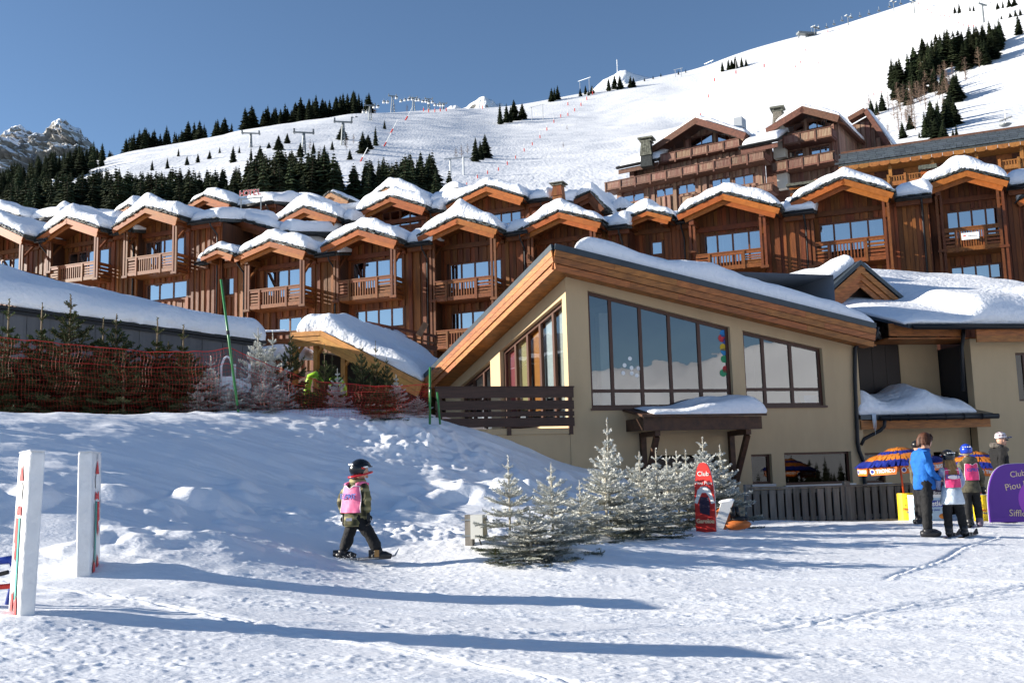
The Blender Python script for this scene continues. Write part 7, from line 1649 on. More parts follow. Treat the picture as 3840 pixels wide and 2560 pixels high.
# white sign on the right chalet balcony, HOTEL lettering, dish on the slate roof
q = P(3638, 885, 38.0); T = thing('balcony_sign', 'small white sign hung on the balcony rail of the rightmost full chalet', 'sign', q, R(CY)); MB().box(-.31, .31, -.012, .012, -.13, .14).build('board', s_wh, T); MB().add([(-.20 + .06 * math.cos(a), -.015, .0 + .05 * math.sin(a)) for a in np.linspace(0, math.pi, 8)], [tuple(range(8))]).build('red_logo', red_m, T); text('Chalets du Forum', .055, s_dark, T, (.08, -.015, .0), (R(90), 0, 0), squeeze=.85)
q = P(940, 724, 54); T = thing('roof_lettering', 'red and white HOTEL letters standing on a rear roof', 'sign', q, R(-12))
for k, ch in enumerate('HOTEL'):
    t = text(ch, .46, s_wh, T, (-.52 + .26 * k, 0, 0), (R(90), 0, 0), 'letter', .03, bold=.012); t2 = text(ch, .46, red_m, T, (-.52 + .26 * k, -.032, 0), (R(90), 0, 0), 'letter_face', .004)
MB().box(-.75, .75, .02, .06, -.32, -.26).build('letter_rail', pylon_m, T)
for x in (-.6, .6): MB().box(x - .03, x + .03, .02, .06, -1.2, -.32).build('stand', pylon_m, T)
q = P(3770, 470, 67); T = thing('satellite_dish', 'dark satellite dish with an aerial on the slate roof', 'satellite dish', q, R(30)); MB().tube([(0, 0, -.5), (0, 0, .35)], .07, 8).build('mount', metal_m, T); MB().lathe([(.02, -.12), (.25, -.06), (.42, .05), (.40, .06), (.02, -.09)], 16).build('dish', pylon_m, T, smooth=True); bpy.data.objects[T.children[1].name].rotation_euler = (R(80), 0, R(20)); bpy.data.objects[T.children[1].name].location = (0, -.15, .45)
MB().tube([(.1, 0, 0), (.1, 0, 1.7)], .025, 6).build('aerial', metal_m, T); MB().box(-.15, .35, -.01, .01, .86, .89).build('aerial_arm', metal_m, T)
# ------------------------------------------------------------------ people
def cloth(name, c, c2=None, sc=6, **k): return mat(name, c, .8, 0, nscale=sc, col2=c2 or tuple(x * .75 for x in c), bump=.03, bscale=11, spec=.2, **k)
def plaid_mat(name, base, dark, light, sc=17):
    m = bpy.data.materials.new(name); m.use_nodes = True; t = m.node_tree; N = t.nodes; L = t.links; b = N['Principled BSDF']; b.inputs['Roughness'].default_value = .85
    tc = N.new('ShaderNodeTexCoord'); ws = []
    for ax in ('X', 'Z'):
        w = N.new('ShaderNodeTexWave'); w.wave_type = 'BANDS'; w.bands_direction = ax; w.inputs['Scale'].default_value = sc / 6.0; w.inputs['Distortion'].default_value = .6; L.new(tc.outputs['Object'], w.inputs['Vector']); ws.append(w)
    mx = N.new('ShaderNodeMix'); mx.data_type = 'RGBA'; mx.inputs[6].default_value = (*dark, 1); mx.inputs[7].default_value = (*base, 1); L.new(ws[0].outputs['Fac'], mx.inputs[0])
    r = N.new('ShaderNodeMapRange'); r.inputs[1].default_value = .55; r.inputs[2].default_value = .95; L.new(ws[1].outputs['Fac'], r.inputs[0])
    m2 = N.new('ShaderNodeMix'); m2.data_type = 'RGBA'; m2.inputs[7].default_value = (*light, 1); L.new(r.outputs[0], m2.inputs[0]); L.new(mx.outputs[2], m2.inputs[6]); L.new(m2.outputs[2], b.inputs['Base Color'])
    return m
skin_m = mat('skin', (.55, .31, .22), .55, 0); black_cl = cloth('black_ski_trousers', (.018, .018, .019)); blue_cl = cloth('blue_fleece', (.02, .14, .48)); camo_m = mat('camouflage', (.12, .105, .065), .85, 0, nscale=11, col2=(.028, .026, .02)); white_cl = cloth('white_blue_jacket', (.62, .70, .78)); pale_sleeve = cloth('pale_blue_sleeve', (.32, .36, .55))
pink_m = mat('pink_bib', (.85, .13, .29), .6, 0, nscale=4, col2=(.80, .22, .36), bump=.02, bscale=5); pink2_m = mat('deep_pink_bib', (.82, .055, .20), .6, 0, nscale=4, namp=.1, bump=.015, bscale=6); plaid_m = plaid_mat('olive_plaid', (.13, .115, .045), (.030, .030, .013), (.26, .225, .11)); cap_m = plaid_mat('grey_plaid', (.55, .50, .52), (.14, .08, .12), (.75, .72, .72), 30)
hair_br = mat('brown_hair', (.10, .035, .016), .55, 0, nscale=25, nstretch=(1, 1, .15), namp=.3); hair_bl = mat('blond_hair', (.42, .23, .085), .5, 0, nscale=25, nstretch=(1, 1, .15), namp=.3); fur_m = mat('grey_fur', (.17, .15, .13), .95, 0, nscale=20, namp=.35, bump=.03, bscale=40); gog_r = mat('goggle_red', (.55, .02, .03), .3, 0); bib_edge = mat('bib_edging', (.80, .72, .72), .6, 0); boot_m = mat('ski_boot', (.02, .02, .022), .35, 0); boot_tan = mat('tan_boot', (.36, .19, .06), .5, 0); hel_bk = mat('black_helmet', (.008, .008, .009), .25, 0, coat=.4); hel_bl = mat('blue_helmet', (.015, .05, .42), .25, 0, coat=.5); ski_m = mat('ski_top', (.45, .44, .42), .3, 0, nscale=6, col2=(.06, .05, .05)); glove_m = mat('glove', (.015, .015, .016), .6, 0)
def skin_body(name, joints, edges, mats, regions, parent, root='hip', lv=2, wr=.008, seed=1):
    """one continuous body grown over the joints; regions: (joint a, joint b, material index)"""
    names = list(joints); idx = {n: i for i, n in enumerate(names)}
    me = bpy.data.meshes.new(name); me.from_pydata([joints[n][:3] for n in names], [(idx[a], idx[b]) for a, b in edges], []); o = bpy.data.objects.new('tmp', me)
    sk = o.modifiers.new('s', 'SKIN'); sk.use_smooth_shade = True
    if not me.skin_vertices: me.attributes  # layer is made by the modifier
    for i, n in enumerate(names):
        r = joints[n][3]; v = me.skin_vertices[0].data[i]; v.radius = (r, joints[n][4] if len(joints[n]) > 4 else r); v.use_root = (n == root)
    sb = o.modifiers.new('b', 'SUBSURF'); sb.levels = lv; sb.render_levels = lv
    m2 = baked(o)
    m2.name = name; m2.materials.clear()
    for m in mats: m2.materials.append(m)
    segs = [(Vector(joints[a][:3]), Vector(joints[b][:3]), k) for a, b, k in regions]
    V = np.array([v.co[:] for v in m2.vertices]); Nn = np.array([v.normal[:] for v in m2.vertices])
    w = (fbm(V[:, 0] * 14 + V[:, 1] * 9 + seed, V[:, 2] * 22, 3, seed) - .5) * 3.4 * wr; V = V + Nn * w[:, None]; m2.vertices.foreach_set('co', V.astype(np.float32).ravel())
    for p in m2.polygons:
        c = p.center; best = 9; bk = 0
        for a, b, k in segs:
            d = b - a; t = max(0, min(1, (c - a).dot(d) / max(d.dot(d), 1e-9))); q = (a + d * t - c).length
            if q < best: best, bk = q, k
        p.material_index = bk; p.use_smooth = True
    m2.update(); return link(name, m2, parent)
def glove(parent, p, d, side, s=1.0, m=None, nm='glove'):
    """palm, four curled fingers of unequal length and a thumb leaving the side of the palm"""
    p = Vector(p); d = Vector(d).normalized(); sd = Vector(side); sd = (sd - d * sd.dot(d)).normalized(); n = d.cross(sd); mb = MB()
    mb.tube([p - d * .035 * s, p, p + d * .045 * s, p + d * .075 * s], [.027 * s, .036 * s, .040 * s, .034 * s], 8, squash=.62)
    for k, (o, l) in enumerate(((-.028, .055), (-.010, .066), (.010, .062), (.027, .05))):
        b = p + d * .068 * s + sd * o * s; mb.tube([b, b + d * l * .5 * s + n * .006 * s, b + d * l * .85 * s + n * .024 * s, b + d * l * .9 * s + n * .042 * s], [.0115 * s, .011 * s, .010 * s, .007 * s], 6)
    b = p + d * .01 * s + sd * .034 * s; mb.tube([b, b + sd * .022 * s + d * .022 * s, b + sd * .026 * s + d * .05 * s + n * .01 * s], [.013 * s, .012 * s, .008 * s], 6)
    return mb.build(nm, m or glove_m, parent, smooth=True)
def head(parent, c, r, yaw, m=None, pitch=0.0):
    """head with brow, nose, mouth, chin and ears; faces +y turned by yaw"""
    mb = MB(); mb.ell((0, 0, 0), (r * .80, r * .95, r * 1.12), 16, 12)
    mb.v = [(x * (1 - .16 * max(0, -z / r)), y * (1 - .10 * max(0, -z / r)), z) for x, y, z in mb.v]
    mb.hexa([(-r * .12, r * .84, -r * .28), (r * .12, r * .84, -r * .28), (r * .09, r * 1.13, -r * .26), (-r * .09, r * 1.13, -r * .26), (-r * .07, r * .88, r * .12), (r * .07, r * .88, r * .12), (r * .05, r * .97, r * .10), (-r * .05, r * .97, r * .10)])
    mb.ell((0, r * .80, -r * .78), (r * .28, r * .18, r * .2), 8, 6)
    for s in (-1, 1): mb.ell((s * r * .80, -r * .02, -r * .08), (r * .10, r * .17, r * .26), 8, 6)
    h = mb.build('head', m or skin_m, parent, smooth=True); h.location = c; h.rotation_euler = (pitch, 0, yaw)
    for s in (-1, 1): MB().ell((s * r * .32, r * .82, r * .05), (r * .12, r * .08, r * .07), 8, 6).build('eye', black_m, h, smooth=True)
    MB().ell((0, r * .86, -r * .50), (r * .24, r * .06, r * .05), 8, 5).build('mouth', mat('lips', (.38, .13, .11), .5, 0) if 'lips' not in MATS else MATS['lips'], h, smooth=True)
    return h
def helmet(parent, c, r, yaw, m, trim=None, gogg=None, pitch=0.0):
    mb = MB(); k = 10; n = 20
    def pt(i, j):
        a = 2 * math.pi * i / n; f = j / k; e = math.pi / 2 - f * (math.pi * .66)
        rr = r * (1 if e > -.2 else .97); cut = 1.0
        z = rr * 1.02 * math.sin(e); y = rr * 1.10 * math.cos(e) * math.sin(a); x = rr * .92 * math.cos(e) * math.cos(a)
        if y > r * .2 and z < r * .22: z = r * .22 - (r * .22 - z) * .12; y *= .96
        return (x, y, z)
    mb.grid(pt, n + 1, k + 1, flip=True); h = mb.build('helmet', m, parent, smooth=True); h.location = c; h.rotation_euler = (pitch, 0, yaw)
    MB().tube([(r * .95 * math.cos(a), r * 1.13 * math.sin(a), r * .24) for a in np.linspace(.35, math.pi - .35, 10)], r * .07, 6).build('brim', m, h, smooth=True)
    if gogg:
        MB().tube([(r * .97 * math.cos(a), r * 1.14 * math.sin(a), -r * .50 + .03 * math.sin(a)) for a in np.linspace(0, 2 * math.pi, 22)], r * .10, 6).build('goggle_strap', gogg, h, smooth=True)
    if trim:
        for s in (-1, 1): MB().add([(s * r * .94, y * r, z * r) for y, z in ((-.1, .22), (.35, .30), (.55, .20), (.2, .10))], [(0, 1, 2, 3)]).build('helmet_flash', trim[0], h); 
        for s in (-1, 1): MB().add([(s * r * .95, y * r, z * r) for y, z in ((-.25, .20), (.15, .14), (.1, .02), (-.2, .0))], [(0, 1, 2, 3)]).build('helmet_flash', trim[1], h)
        for x in np.linspace(-.5, .5, 4): MB().box(x * r - .012, x * r + .012, -r * 1.0, -r * .93, r * .42, r * .56).build('air_vent', trim[0], h)
    return h
def boot(parent, p, d, m, s=1.0, shaft=.16):
    p = Vector(p); d = Vector((d[0], d[1], 0)).normalized(); mb = MB()
    mb.tube([p + Vector((0, 0, shaft)) - d * .005, p + Vector((0, 0, .085 * s)), p + Vector((0, 0, .06 * s)) + d * .02], [.058 * s, .060 * s, .058 * s], 8)
    mb.tube([p - d * .08 * s + Vector((0, 0, .04 * s)), p + Vector((0, 0, .05 * s)), p + d * .10 * s + Vector((0, 0, .045 * s)), p + d * .17 * s + Vector((0, 0, .03 * s))], [.045 * s, .056 * s, .05 * s, .03 * s], 8)
    return mb.build('boot', m, parent, smooth=True)
def bib(parent, front, c0, c1, hw_top, hw_bot, off, m, txt=None, tsize=.09, tcol=None, panel=True, right=None, fwd=None, both=True):
    """sleeveless sports bib: two hanging panels with edging, fitted off the torso; c0 top centre, c1 bottom centre, fwd the facing direction"""
    c0 = Vector(c0); c1 = Vector(c1); f = Vector(fwd).normalized(); rt = f.cross(Vector((0, 0, 1))).normalized(); g = None
    for sgn in ((-1, 1) if both else (-1,)):
        mb = MB(); nu, nv = 9, 9
        def pt(i, j):
            s = i / (nu - 1) * 2 - 1; t = j / (nv - 1); hw = hw_top + (hw_bot - hw_top) * smooth01(t * 1.6); c = c0 + (c1 - c0) * t
            depth = off[0] + (off[1] - off[0]) * t; curve = math.sqrt(max(0, 1 - (s * .78) ** 2)); neck = .05 * max(0, 1 - abs(s) * 2.0) * (1 - t) ** 6 * -1
            wv = .010 * math.sin(s * 7 + t * 9) * t
            return c + rt * (s * hw) + f * sgn * (depth * curve + wv) + Vector((0, 0, neck - (.02 * abs(s) if t < .05 else 0)))
        mb.grid(pt, nu, nv, flip=(sgn > 0)); o = mb.build('bib', m, parent, smooth=True)
        if g is None: g = o
        ed = MB(); 
        for i in (0, nu - 1): ed.tube([pt(i, j) for j in range(nv)], .006, 4, caps=False)
        ed.tube([pt(i, 0) for i in range(nu)], .006, 4, caps=False); ed.build('bib_edging', bib_edge, o, smooth=True)
        if txt and sgn < 0:
            t = text(txt, tsize, tcol, o, (0, 0, 0), (0, 0, 0), bold=.002); c = c0 + (c1 - c0) * .42 - f * ((off[0] + off[1]) / 2 + .016)
            m3 = Matrix((( rt.x, 0, -f.x, c.x), (rt.y, 0, -f.y, c.y), (0, 1, 0, c.z), (0, 0, 0, 1))); t.matrix_local = m3
    for s in (-1, 1): MB().tube([c0 + rt * s * hw_top * .72 - f * off[0] * .8, c0 + rt * s * hw_top * .80 + Vector((0, 0, .022)), c0 + rt * s * hw_top * .72 + f * off[0] * .8], .022, 6).build('shoulder_strap', m, parent, smooth=True)
    return g
def ski(lab, a, b, w=.075, m=None, lift=.0):
    a = Vector(a); b = Vector(b); d = (b - a); L = d.length; rz = math.atan2(d.y, d.x); T = thing('ski', lab, 'ski', a, rz, 'skis worn by the children'); mb = MB(); n = 12
    def pt(i, j):
        f = i / (n - 1); x = L * f; ww = w * (.5 + .12 * abs(2 * f - 1)) * (1 if f < .93 else (1 - f) / .07 * .8 + .2); z = .012 + (.09 * ((f - .86) / .14) ** 2 if f > .86 else 0) + d.z * f
        return (x, (-ww, ww, ww, -ww, -ww)[j], z + (0, 0, -.012, -.012, 0)[j])
    mb.grid(lambda i, j: pt(i, j), n, 5, flip=True); mb.build('blade', m or ski_m, T)
    for f in (.40, .56): MB().box(L * f - .04, L * f + .04, -w * .5, w * .5, .013 + d.z * f, .06 + d.z * f).build('binding', boot_m, T)
    return T
def person(label, root, J, lv=2):
    return thing('person', label, 'person', root, 0, 'people')
E_ALL = [('hip', 'waist'), ('waist', 'chest'), ('chest', 'neck'), ('chest', 'shL'), ('chest', 'shR'), ('shL', 'elL'), ('elL', 'haL'), ('shR', 'elR'), ('elR', 'haR'), ('hip', 'hpL'), ('hip', 'hpR'), ('hpL', 'knL'), ('knL', 'anL'), ('hpR', 'knR'), ('knR', 'anR'), ('neck', 'hd')]
REG = [('hip', 'waist', 0), ('waist', 'chest', 0), ('chest', 'neck', 0), ('chest', 'shL', 0), ('chest', 'shR', 0), ('shL', 'elL', 1), ('elL', 'haL', 1), ('shR', 'elR', 1), ('elR', 'haR', 1), ('hpL', 'knL', 2), ('knL', 'anL', 2), ('hpR', 'knR', 2), ('knR', 'anR', 2), ('neck', 'hd', 3)]
def body(T, J, mats, hem=None, seed=1, wr=.008):
    """J in metres relative to the root; facing handled by the joint positions"""
    reg = list(REG)
    if hem: J['hemc'] = hem
    return skin_body('body', J, E_ALL + ([('hip', 'hemc')] if hem else []), mats, reg + ([('hip', 'hemc', 0)] if hem else []), T, seed=seed, wr=wr)

# --- child skier in the middle
cp = P(1336, 2118, 13.4); cz = gsurf(cp[0], cp[1]); T = thing('person', 'child skier in pink bib, olive plaid jacket and black helmet sliding to the right', 'person', (cp[0], cp[1], cz + .02), 0, 'people'); T.scale = (1.1,) * 3
J = {'hip': (0, 0, .50, .105, .085), 'waist': (.005, 0, .60, .115, .09), 'chest': (.01, .01, .78, .125, .095), 'neck': (.03, .02, .92, .055), 'hd': (.05, .03, 1.00, .06), 'shL': (-.125, .075, .85, .062), 'elL': (-.205, .10, .69, .052), 'haL': (-.165, .11, .53, .040),
     'shR': (.125, -.07, .85, .064), 'elR': (.155, -.13, .69, .055), 'haR': (.165, -.09, .55, .042), 'hpL': (-.05, .04, .45, .082), 'knL': (-.095, .05, .29, .078), 'anL': (-.165, .06, .10, .072), 'hpR': (.06, -.03, .45, .085), 'knR': (.18, -.04, .29, .080), 'anR': (.265, -.05, .10, .075)}
body(T, J, [plaid_m, plaid_m, black_cl, skin_m], seed=3)
mb = MB(); mb.lathe([(.135, .40), (.142, .44), (.135, .52), (.125, .60)], 18); mb.v = [(x * 1.05, y * .82, z) for x, y, z in mb.v]; mb.build('jacket_hem', plaid_m, T, smooth=True); MB().box(-.10, -.03, -.128, -.118, .47, .505).build('reflective_patch', bib_edge, T)
hdir = R(-62); head(T, (.066, .03, 1.055), .088, hdir); helmet(T, (.055, .02, 1.078), .126, hdir, hel_bk, (white_m, red_m), gog_r)
mb = MB(); mb.tube([(.10, .02, .93), (.03, -.06, .93), (-.05, .02, .94), (.02, .09, .93), (.10, .02, .93)], .035, 7); mb.build('collar', plaid_m, T, smooth=True)
bib(T, 1, (.01, .005, .895), (-.005, .0, .565), .125, .155, (.125, .135), pink_m, 'ESPRIT', .085, ink_b, fwd=(.55, .835, 0))
glove(T, (.165, -.09, .53), (.02, 0, -1), (.6, -.5, 0), .95); glove(T, (-.165, .11, .51), (.02, 0, -1), (-.6, .5, 0), .95)
boot(T, (-.175, .06, 0.01), (.9, .2), boot_m, .95, .12); boot(T, (.27, -.05, .01), (1, -.1), boot_m, .95, .12); MB().box(.235, .29, -.115, -.105, .04, .12).build('boot_buckle', boot_tan, T)
for (x, y) in ((-.175, .06), (.27, -.05)): MB().box(x - .11, x - .06, y - .03, y + .03, .01, .12).build('binding_heel', boot_m, T)
ski('left ski of the child skier half hidden by sprayed snow', (cp[0] - .50, cp[1] + .03, cz + .035), (cp[0] + .22, cp[1] + .12, cz + .03), .08); ski('right ski of the child skier with its tip raised', (cp[0] + .06, cp[1] - .13, cz + .03), (cp[0] + .56, cp[1] + .02, cz + .055), .085)
# powder thrown up by the ski
mb = MB(); r5 = random.Random(5)
for k in range(130):
    a = r5.random(); x = -.28 + .34 * r5.random() + r5.gauss(0, .03); z = abs(r5.gauss(0, .055)) * (1.3 - a); y = -.06 + r5.gauss(0, .05); s = r5.uniform(.002, .006); mb.add([(x + s, y, z), (x - s, y + s, z), (x, y - s, z + s), (x, y, z - s)], [(0, 1, 2), (0, 3, 1), (1, 3, 2), (2, 3, 0)])
o = mb.build('snow_spray', snow_m); o.location = (cp[0], cp[1], cz + .01); tag(o, 'fine snow spray thrown up at the child skier rear foot', 'snow spray', kind='stuff')

# --- man in blue
def rootp(u, v, d): p = P(u, v, d); return p[0], p[1], gsurf(p[0], p[1])
q = rootp(3482, 2012, 17.4); T = thing('person', 'bareheaded person in bright blue fleece and black trousers beside the girl', 'person', q, 0, 'people')
J = {'hip': (0, 0, .88, .155, .125), 'waist': (-.02, 0, 1.04, .165, .125), 'chest': (-.01, .02, 1.28, .175, .13), 'neck': (.05, .04, 1.46, .065), 'hd': (.08, .05, 1.55, .07), 'shL': (-.10, .13, 1.38, .085), 'elL': (.10, .22, 1.12, .068), 'haL': (.30, .20, 1.0, .045),
     'shR': (.02, -.13, 1.38, .088), 'elR': (.05, -.18, 1.09, .070), 'haR': (.24, -.10, .96, .048), 'hpL': (-.02, .09, .82, .115), 'knL': (.03, .10, .48, .085), 'anL': (.06, .10, .10, .078), 'hpR': (.0, -.08, .82, .118), 'knR': (-.02, -.09, .48, .088), 'anR': (-.06, -.10, .10, .082)}
body(T, J, [blue_cl, blue_cl, black_cl, skin_m], seed=7, wr=.012)
mb = MB(); mb.lathe([(.178, .80), (.188, .84), (.182, .95), (.17, 1.05)], 18); mb.v = [(x, y * .85, z) for x, y, z in mb.v]; mb.build('jacket_hem', blue_cl, T, smooth=True); MB().tube([(.13, .03, 1.47), (.05, -.05, 1.47), (-.03, .03, 1.48), (.05, .12, 1.47), (.13, .03, 1.47)], .035, 7).build('collar', blue_cl, T, smooth=True)
head(T, (.105, .05, 1.60), .105, R(-65), pitch=R(-14)); mb = MB(); mb.ell((0, -.02, .035), (.108, .122, .125), 16, 12); mb.v = [(x + .006 * math.sin(z * 60), y, z if z > -.02 or y < .02 else z * .4) for x, y, z in mb.v]
r6 = random.Random(6)
for k in range(70):
    a = r6.uniform(math.pi * .95, math.pi * 2.05); x, y = .112 * math.cos(a), .125 * math.sin(a) - .02; mb.tube([(x * .8, y * .8, .10), (x * 1.04, y * 1.04, .0), (x * 1.0, y * 1.0, -.065 - r6.uniform(0, .045))], [.012, .012, .003], 4, caps=False)
for k in range(30):
    a = r6.uniform(0, math.pi); x, y = .115 * math.cos(a), .125 * math.sin(a) - .01; mb.tube([(x * .6, y * .6, .13), (x * 1.02, y * 1.0, .08), (x * 1.05, y * 1.05, .03)], [.014, .012, .003], 4, caps=False)
h = mb.build('hair', hair_br, T, smooth=True); h.location = (.095, .045, 1.625); h.rotation_euler = (R(-14), 0, R(-65))
glove(T, (.30, .20, 1.0), (.9, -.1, -.35), (0, 0, 1), 1.0, skin_m, 'hand'); glove(T, (.25, -.10, .955), (.9, .1, -.3), (0, 0, 1), 1.0, skin_m, 'hand')
boot(T, (.05, .10, 0), (1, .1), boot_m, 1.25, .14); boot(T, (-.06, -.10, 0), (1, -.05), boot_m, 1.25, .14)
# --- girl with the pink bib
q = rootp(3583, 2016, 17.3); T = thing('person', 'girl in white jacket, pink bib and black helmet with long blond hair', 'person', q, 0, 'people')
J = {'hip': (0, 0, .70, .125, .10), 'waist': (0, 0, .84, .13, .105), 'chest': (0, .01, 1.04, .14, .105), 'neck': (0, .02, 1.20, .055), 'hd': (0, .03, 1.28, .06), 'shL': (-.145, .01, 1.12, .07), 'elL': (-.20, .08, .90, .058), 'haL': (-.12, .17, .82, .042), 'shR': (.145, .0, 1.12, .072), 'elR': (.215, .05, .89, .06), 'haR': (.15, .16, .82, .044),
     'hpL': (-.08, 0, .64, .095), 'knL': (-.10, .01, .38, .078), 'anL': (-.10, 0, .12, .075), 'hpR': (.08, 0, .64, .097), 'knR': (.13, .01, .38, .08), 'anR': (.155, 0, .12, .078)}
body(T, J, [white_cl, pale_sleeve, black_cl, skin_m], seed=9); mb = MB(); mb.lathe([(.20, .56), (.205, .60), (.175, .74), (.145, .88)], 18); mb.v = [(x, y * .80, z) for x, y, z in mb.v]; mb.build('jacket_hem', white_cl, T, smooth=True)
head(T, (0, .03, 1.33), .095, R(10)); helmet(T, (-.01, .02, 1.37), .122, R(8), hel_bk, (white_m, red_m), None)
mb = MB(); r7 = random.Random(8)
for k in range(90):
    a = math.pi * 1.5 + r7.gauss(0, .62); x, y = .085 * math.cos(a), .085 * math.sin(a); mb.tube([(x, y + .02, 1.33), (x * 1.25, y * 1.2 - .01, 1.2), (x * 1.5 + r7.gauss(0, .012), y * 1.15 - .045, 1.06 - r7.uniform(0, .07))], [.012, .011, .003], 4, caps=False)
mb.build('hair', hair_bl, T, smooth=True)
bib(T, 1, (0, 0, 1.155), (0, 0, .845), .12, .135, (.125, .145), pink2_m, 'ESPRIT', .09, ink_b, fwd=(0.05, 1, 0)); MB().ell((.0, -.152, 1.02), (.11, .004, .035), 14, 6).build('bib_patch', bib_edge, T)
glove(T, (-.11, .18, .82), (.4, .8, -.1), (0, 0, 1), .95); glove(T, (.14, .17, .82), (-.3, .8, -.1), (0, 0, 1), .95)
boot(T, (-.10, 0, .03), (.5, .8), boot_m, 1.1, .17); boot(T, (.155, 0, .03), (.6, .8), boot_m, 1.1, .17)
ski('left ski of the girl pointing away to the right', (q[0] - .32, q[1] - .28, q[2] + .01), (q[0] + .30, q[1] + .50, q[2] + .01), .08, hel_bk); ski('right ski of the girl pointing away to the right', (q[0] - .02, q[1] - .26, q[2] + .01), (q[0] + .60, q[1] + .50, q[2] + .01), .08, hel_bk)
# --- child in camouflage
q = rootp(3652, 1972, 19.6); T = thing('person', 'child in camouflage jacket, pink bib and blue helmet behind the girl', 'person', q, 0, 'people')
J = {'hip': (0, 0, .74, .125, .105), 'waist': (0, 0, .88, .14, .11), 'chest': (-.01, .01, 1.12, .15, .115), 'neck': (-.01, .02, 1.30, .06), 'hd': (-.01, .03, 1.38, .06), 'shL': (-.16, .01, 1.20, .075), 'elL': (-.22, .08, .96, .062), 'haL': (-.14, .18, .86, .044), 'shR': (.15, .0, 1.20, .077), 'elR': (.24, .02, .96, .066), 'haR': (.26, .06, .76, .046),
     'hpL': (-.08, 0, .68, .10), 'knL': (-.09, .01, .40, .08), 'anL': (-.08, 0, .12, .076), 'hpR': (.08, 0, .68, .10), 'knR': (.11, .01, .40, .08), 'anR': (.12, 0, .12, .078)}
body(T, J, [camo_m, camo_m, black_cl, skin_m], seed=12); mb = MB(); mb.lathe([(.19, .66), (.195, .70), (.175, .80), (.155, .92)], 18); mb.v = [(x, y * .82, z) for x, y, z in mb.v]; mb.build('jacket_hem', camo_m, T, smooth=True)
head(T, (-.01, .03, 1.44), .095, R(-20)); hm = helmet(T, (-.015, .02, 1.48), .125, R(-20), hel_bl, (white_m, hel_bk), mat('goggle_strap_pattern', (.45, .42, .30), .5, 0, nscale=30, col2=(.03, .03, .03)))
MB().ell((-.01, -.09, 1.28), (.15, .085, .085), 14, 9).build('hood', camo_m, T, smooth=True)
bib(T, 1, (0, 0, 1.235), (0, 0, .90), .125, .14, (.14, .15), pink2_m, 'ESPRIT', .085, ink_b, fwd=(-.05, 1, 0))
glove(T, (.265, .06, .75), (.05, .1, -1), (1, 0, 0), 1.0); glove(T, (-.13, .19, .85), (.5, .8, -.1), (0, 0, 1), 1.0)
boot(T, (-.08, 0, .0), (.3, .9), boot_m, 1.1, .17); boot(T, (.12, 0, 0), (.5, .9), mat('lilac_boot', (.16, .12, .16), .4, 0), 1.15, .18)
ski('ski under the camouflage child', (q[0] - .25, q[1] - .3, q[2] + .005), (q[0] + .25, q[1] + .6, q[2] + .005), .08, hel_bk)
# --- man with the cap
q = rootp(3776, 1972, 21.0); T = thing('person', 'man in plaid cap and black fur hooded coat behind the purple board', 'person', q, 0, 'people')
J = {'hip': (0, 0, .92, .16, .13), 'waist': (0, 0, 1.08, .17, .14), 'chest': (0, .01, 1.34, .185, .15), 'neck': (.02, .02, 1.56, .065), 'hd': (.04, .02, 1.62, .06), 'shL': (-.06, .20, 1.46, .09), 'elL': (-.02, .26, 1.18, .078), 'haL': (.14, .22, 1.02, .05), 'shR': (-.04, -.19, 1.46, .092), 'elR': (-.10, -.25, 1.18, .08), 'haR': (-.03, -.24, .95, .05),
     'hpL': (0, .09, .86, .11), 'knL': (.02, .10, .50, .085), 'anL': (.02, .10, .10, .08), 'hpR': (0, -.09, .86, .11), 'knR': (0, -.10, .50, .085), 'anR': (-.02, -.10, .10, .08)}
coat_m = cloth('black_coat', (.014, .014, .015)); body(T, J, [coat_m, coat_m, black_cl, skin_m], seed=15, wr=.014); mb = MB(); mb.lathe([(.20, .80), (.205, .86), (.19, 1.0), (.18, 1.12)], 18); mb.v = [(x, y * .85, z) for x, y, z in mb.v]; mb.build('coat_hem', coat_m, T, smooth=True)
head(T, (.055, .02, 1.69), .105, R(-80)); mb = MB(); mb.tube([(-.02, -.13, 1.55), (-.12, -.05, 1.60), (-.13, .06, 1.60), (-.04, .15, 1.55), (.06, .14, 1.50), (.08, -.1, 1.50), (-.02, -.13, 1.55)], .055, 8); mb.build('fur_hood', fur_m, T, smooth=True)
mb = MB(); mb.lathe([(.108, 0), (.115, .03), (.112, .07), (.09, .11), (.04, .135), (.005, .14)], 18); c = mb.build('cap', cap_m, T, smooth=True); c.location = (.045, .02, 1.735); c.rotation_euler = (0, R(-4), 0)
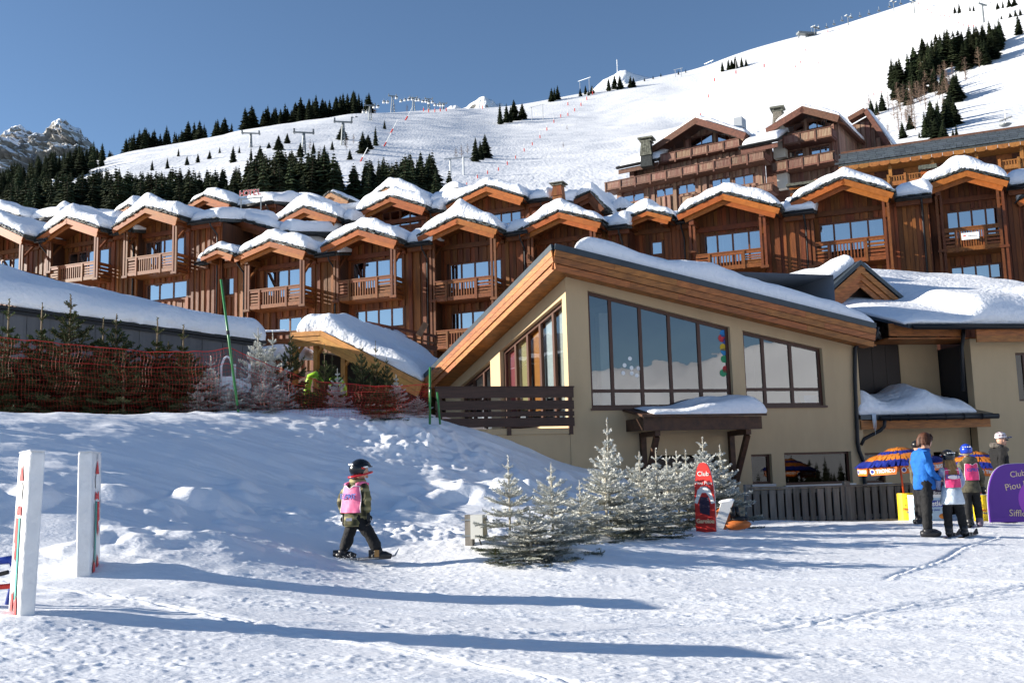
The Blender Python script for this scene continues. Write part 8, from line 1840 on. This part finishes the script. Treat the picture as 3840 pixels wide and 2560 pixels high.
mb = MB(); mb.grid(lambda i, j: (.08 + .14 * j / 4, (-.09 + .18 * i / 6) * (1 - .35 * (j / 4) ** 2), .012 + .012 * j / 4 - .02 * (2 * i / 6 - 1) ** 2), 7, 5); mb.grid(lambda i, j: (.08 + .14 * j / 4, (-.09 + .18 * i / 6) * (1 - .35 * (j / 4) ** 2), .004 + .012 * j / 4 - .02 * (2 * i / 6 - 1) ** 2), 7, 5, flip=True); mb.build('cap_peak', cap_m, c, smooth=True)
MB().tube([(.10, -.085, 1.70), (.155, -.05, 1.70), (.165, .03, 1.70), (.13, .1, 1.70)], .017, 6).build('sunglasses', black_m, T, smooth=True)
glove(T, (-.03, -.24, .94), (0, 0, -1), (1, 0, 0), 1.0, skin_m, 'hand'); glove(T, (.15, .22, 1.01), (.8, 0, -.4), (0, 0, 1), 1.0, skin_m, 'hand'); boot(T, (.02, .10, 0), (1, 0), boot_m, 1.25, .14); boot(T, (-.02, -.10, 0), (1, 0), boot_m, 1.25, .14)
# --- person mostly hidden behind the blue fleece
q = rootp(3452, 1975, 20.4); T = thing('person', 'person in dark camouflage mostly hidden behind the blue fleece', 'person', q, 0, 'people')
J = {'hip': (0, 0, .86, .13, .11), 'waist': (0, 0, 1.0, .14, .11), 'chest': (.02, 0, 1.22, .15, .12), 'neck': (.05, 0, 1.40, .06), 'hd': (.06, 0, 1.48, .06), 'shL': (.0, .14, 1.30, .075), 'elL': (-.02, .18, 1.04, .062), 'haL': (.04, .18, .84, .044), 'shR': (-.02, -.13, 1.30, .077), 'elR': (-.06, -.16, 1.04, .066), 'haR': (-.02, -.15, .84, .046), 'hpL': (0, .08, .8, .10), 'knL': (.02, .08, .45, .08), 'anL': (.0, .08, .10, .076), 'hpR': (0, -.08, .8, .10), 'knR': (.02, -.08, .45, .08), 'anR': (0, -.08, .10, .078)}
body(T, J, [camo_m, camo_m, black_cl, skin_m], seed=17); head(T, (.08, 0, 1.54), .10, R(-90)); mb = MB(); mb.ell((.06, 0, 1.60), (.115, .105, .09), 14, 9); mb.build('woolly_hat', black_m, T, smooth=True); glove(T, (-.02, -.15, .83), (0, 0, -1), (1, 0, 0)); glove(T, (.04, .18, .83), (0, 0, -1), (1, 0, 0)); boot(T, (0, .08, 0), (1, 0), boot_m, 1.2, .14); boot(T, (0, -.08, 0), (1, 0), boot_m, 1.2, .14)
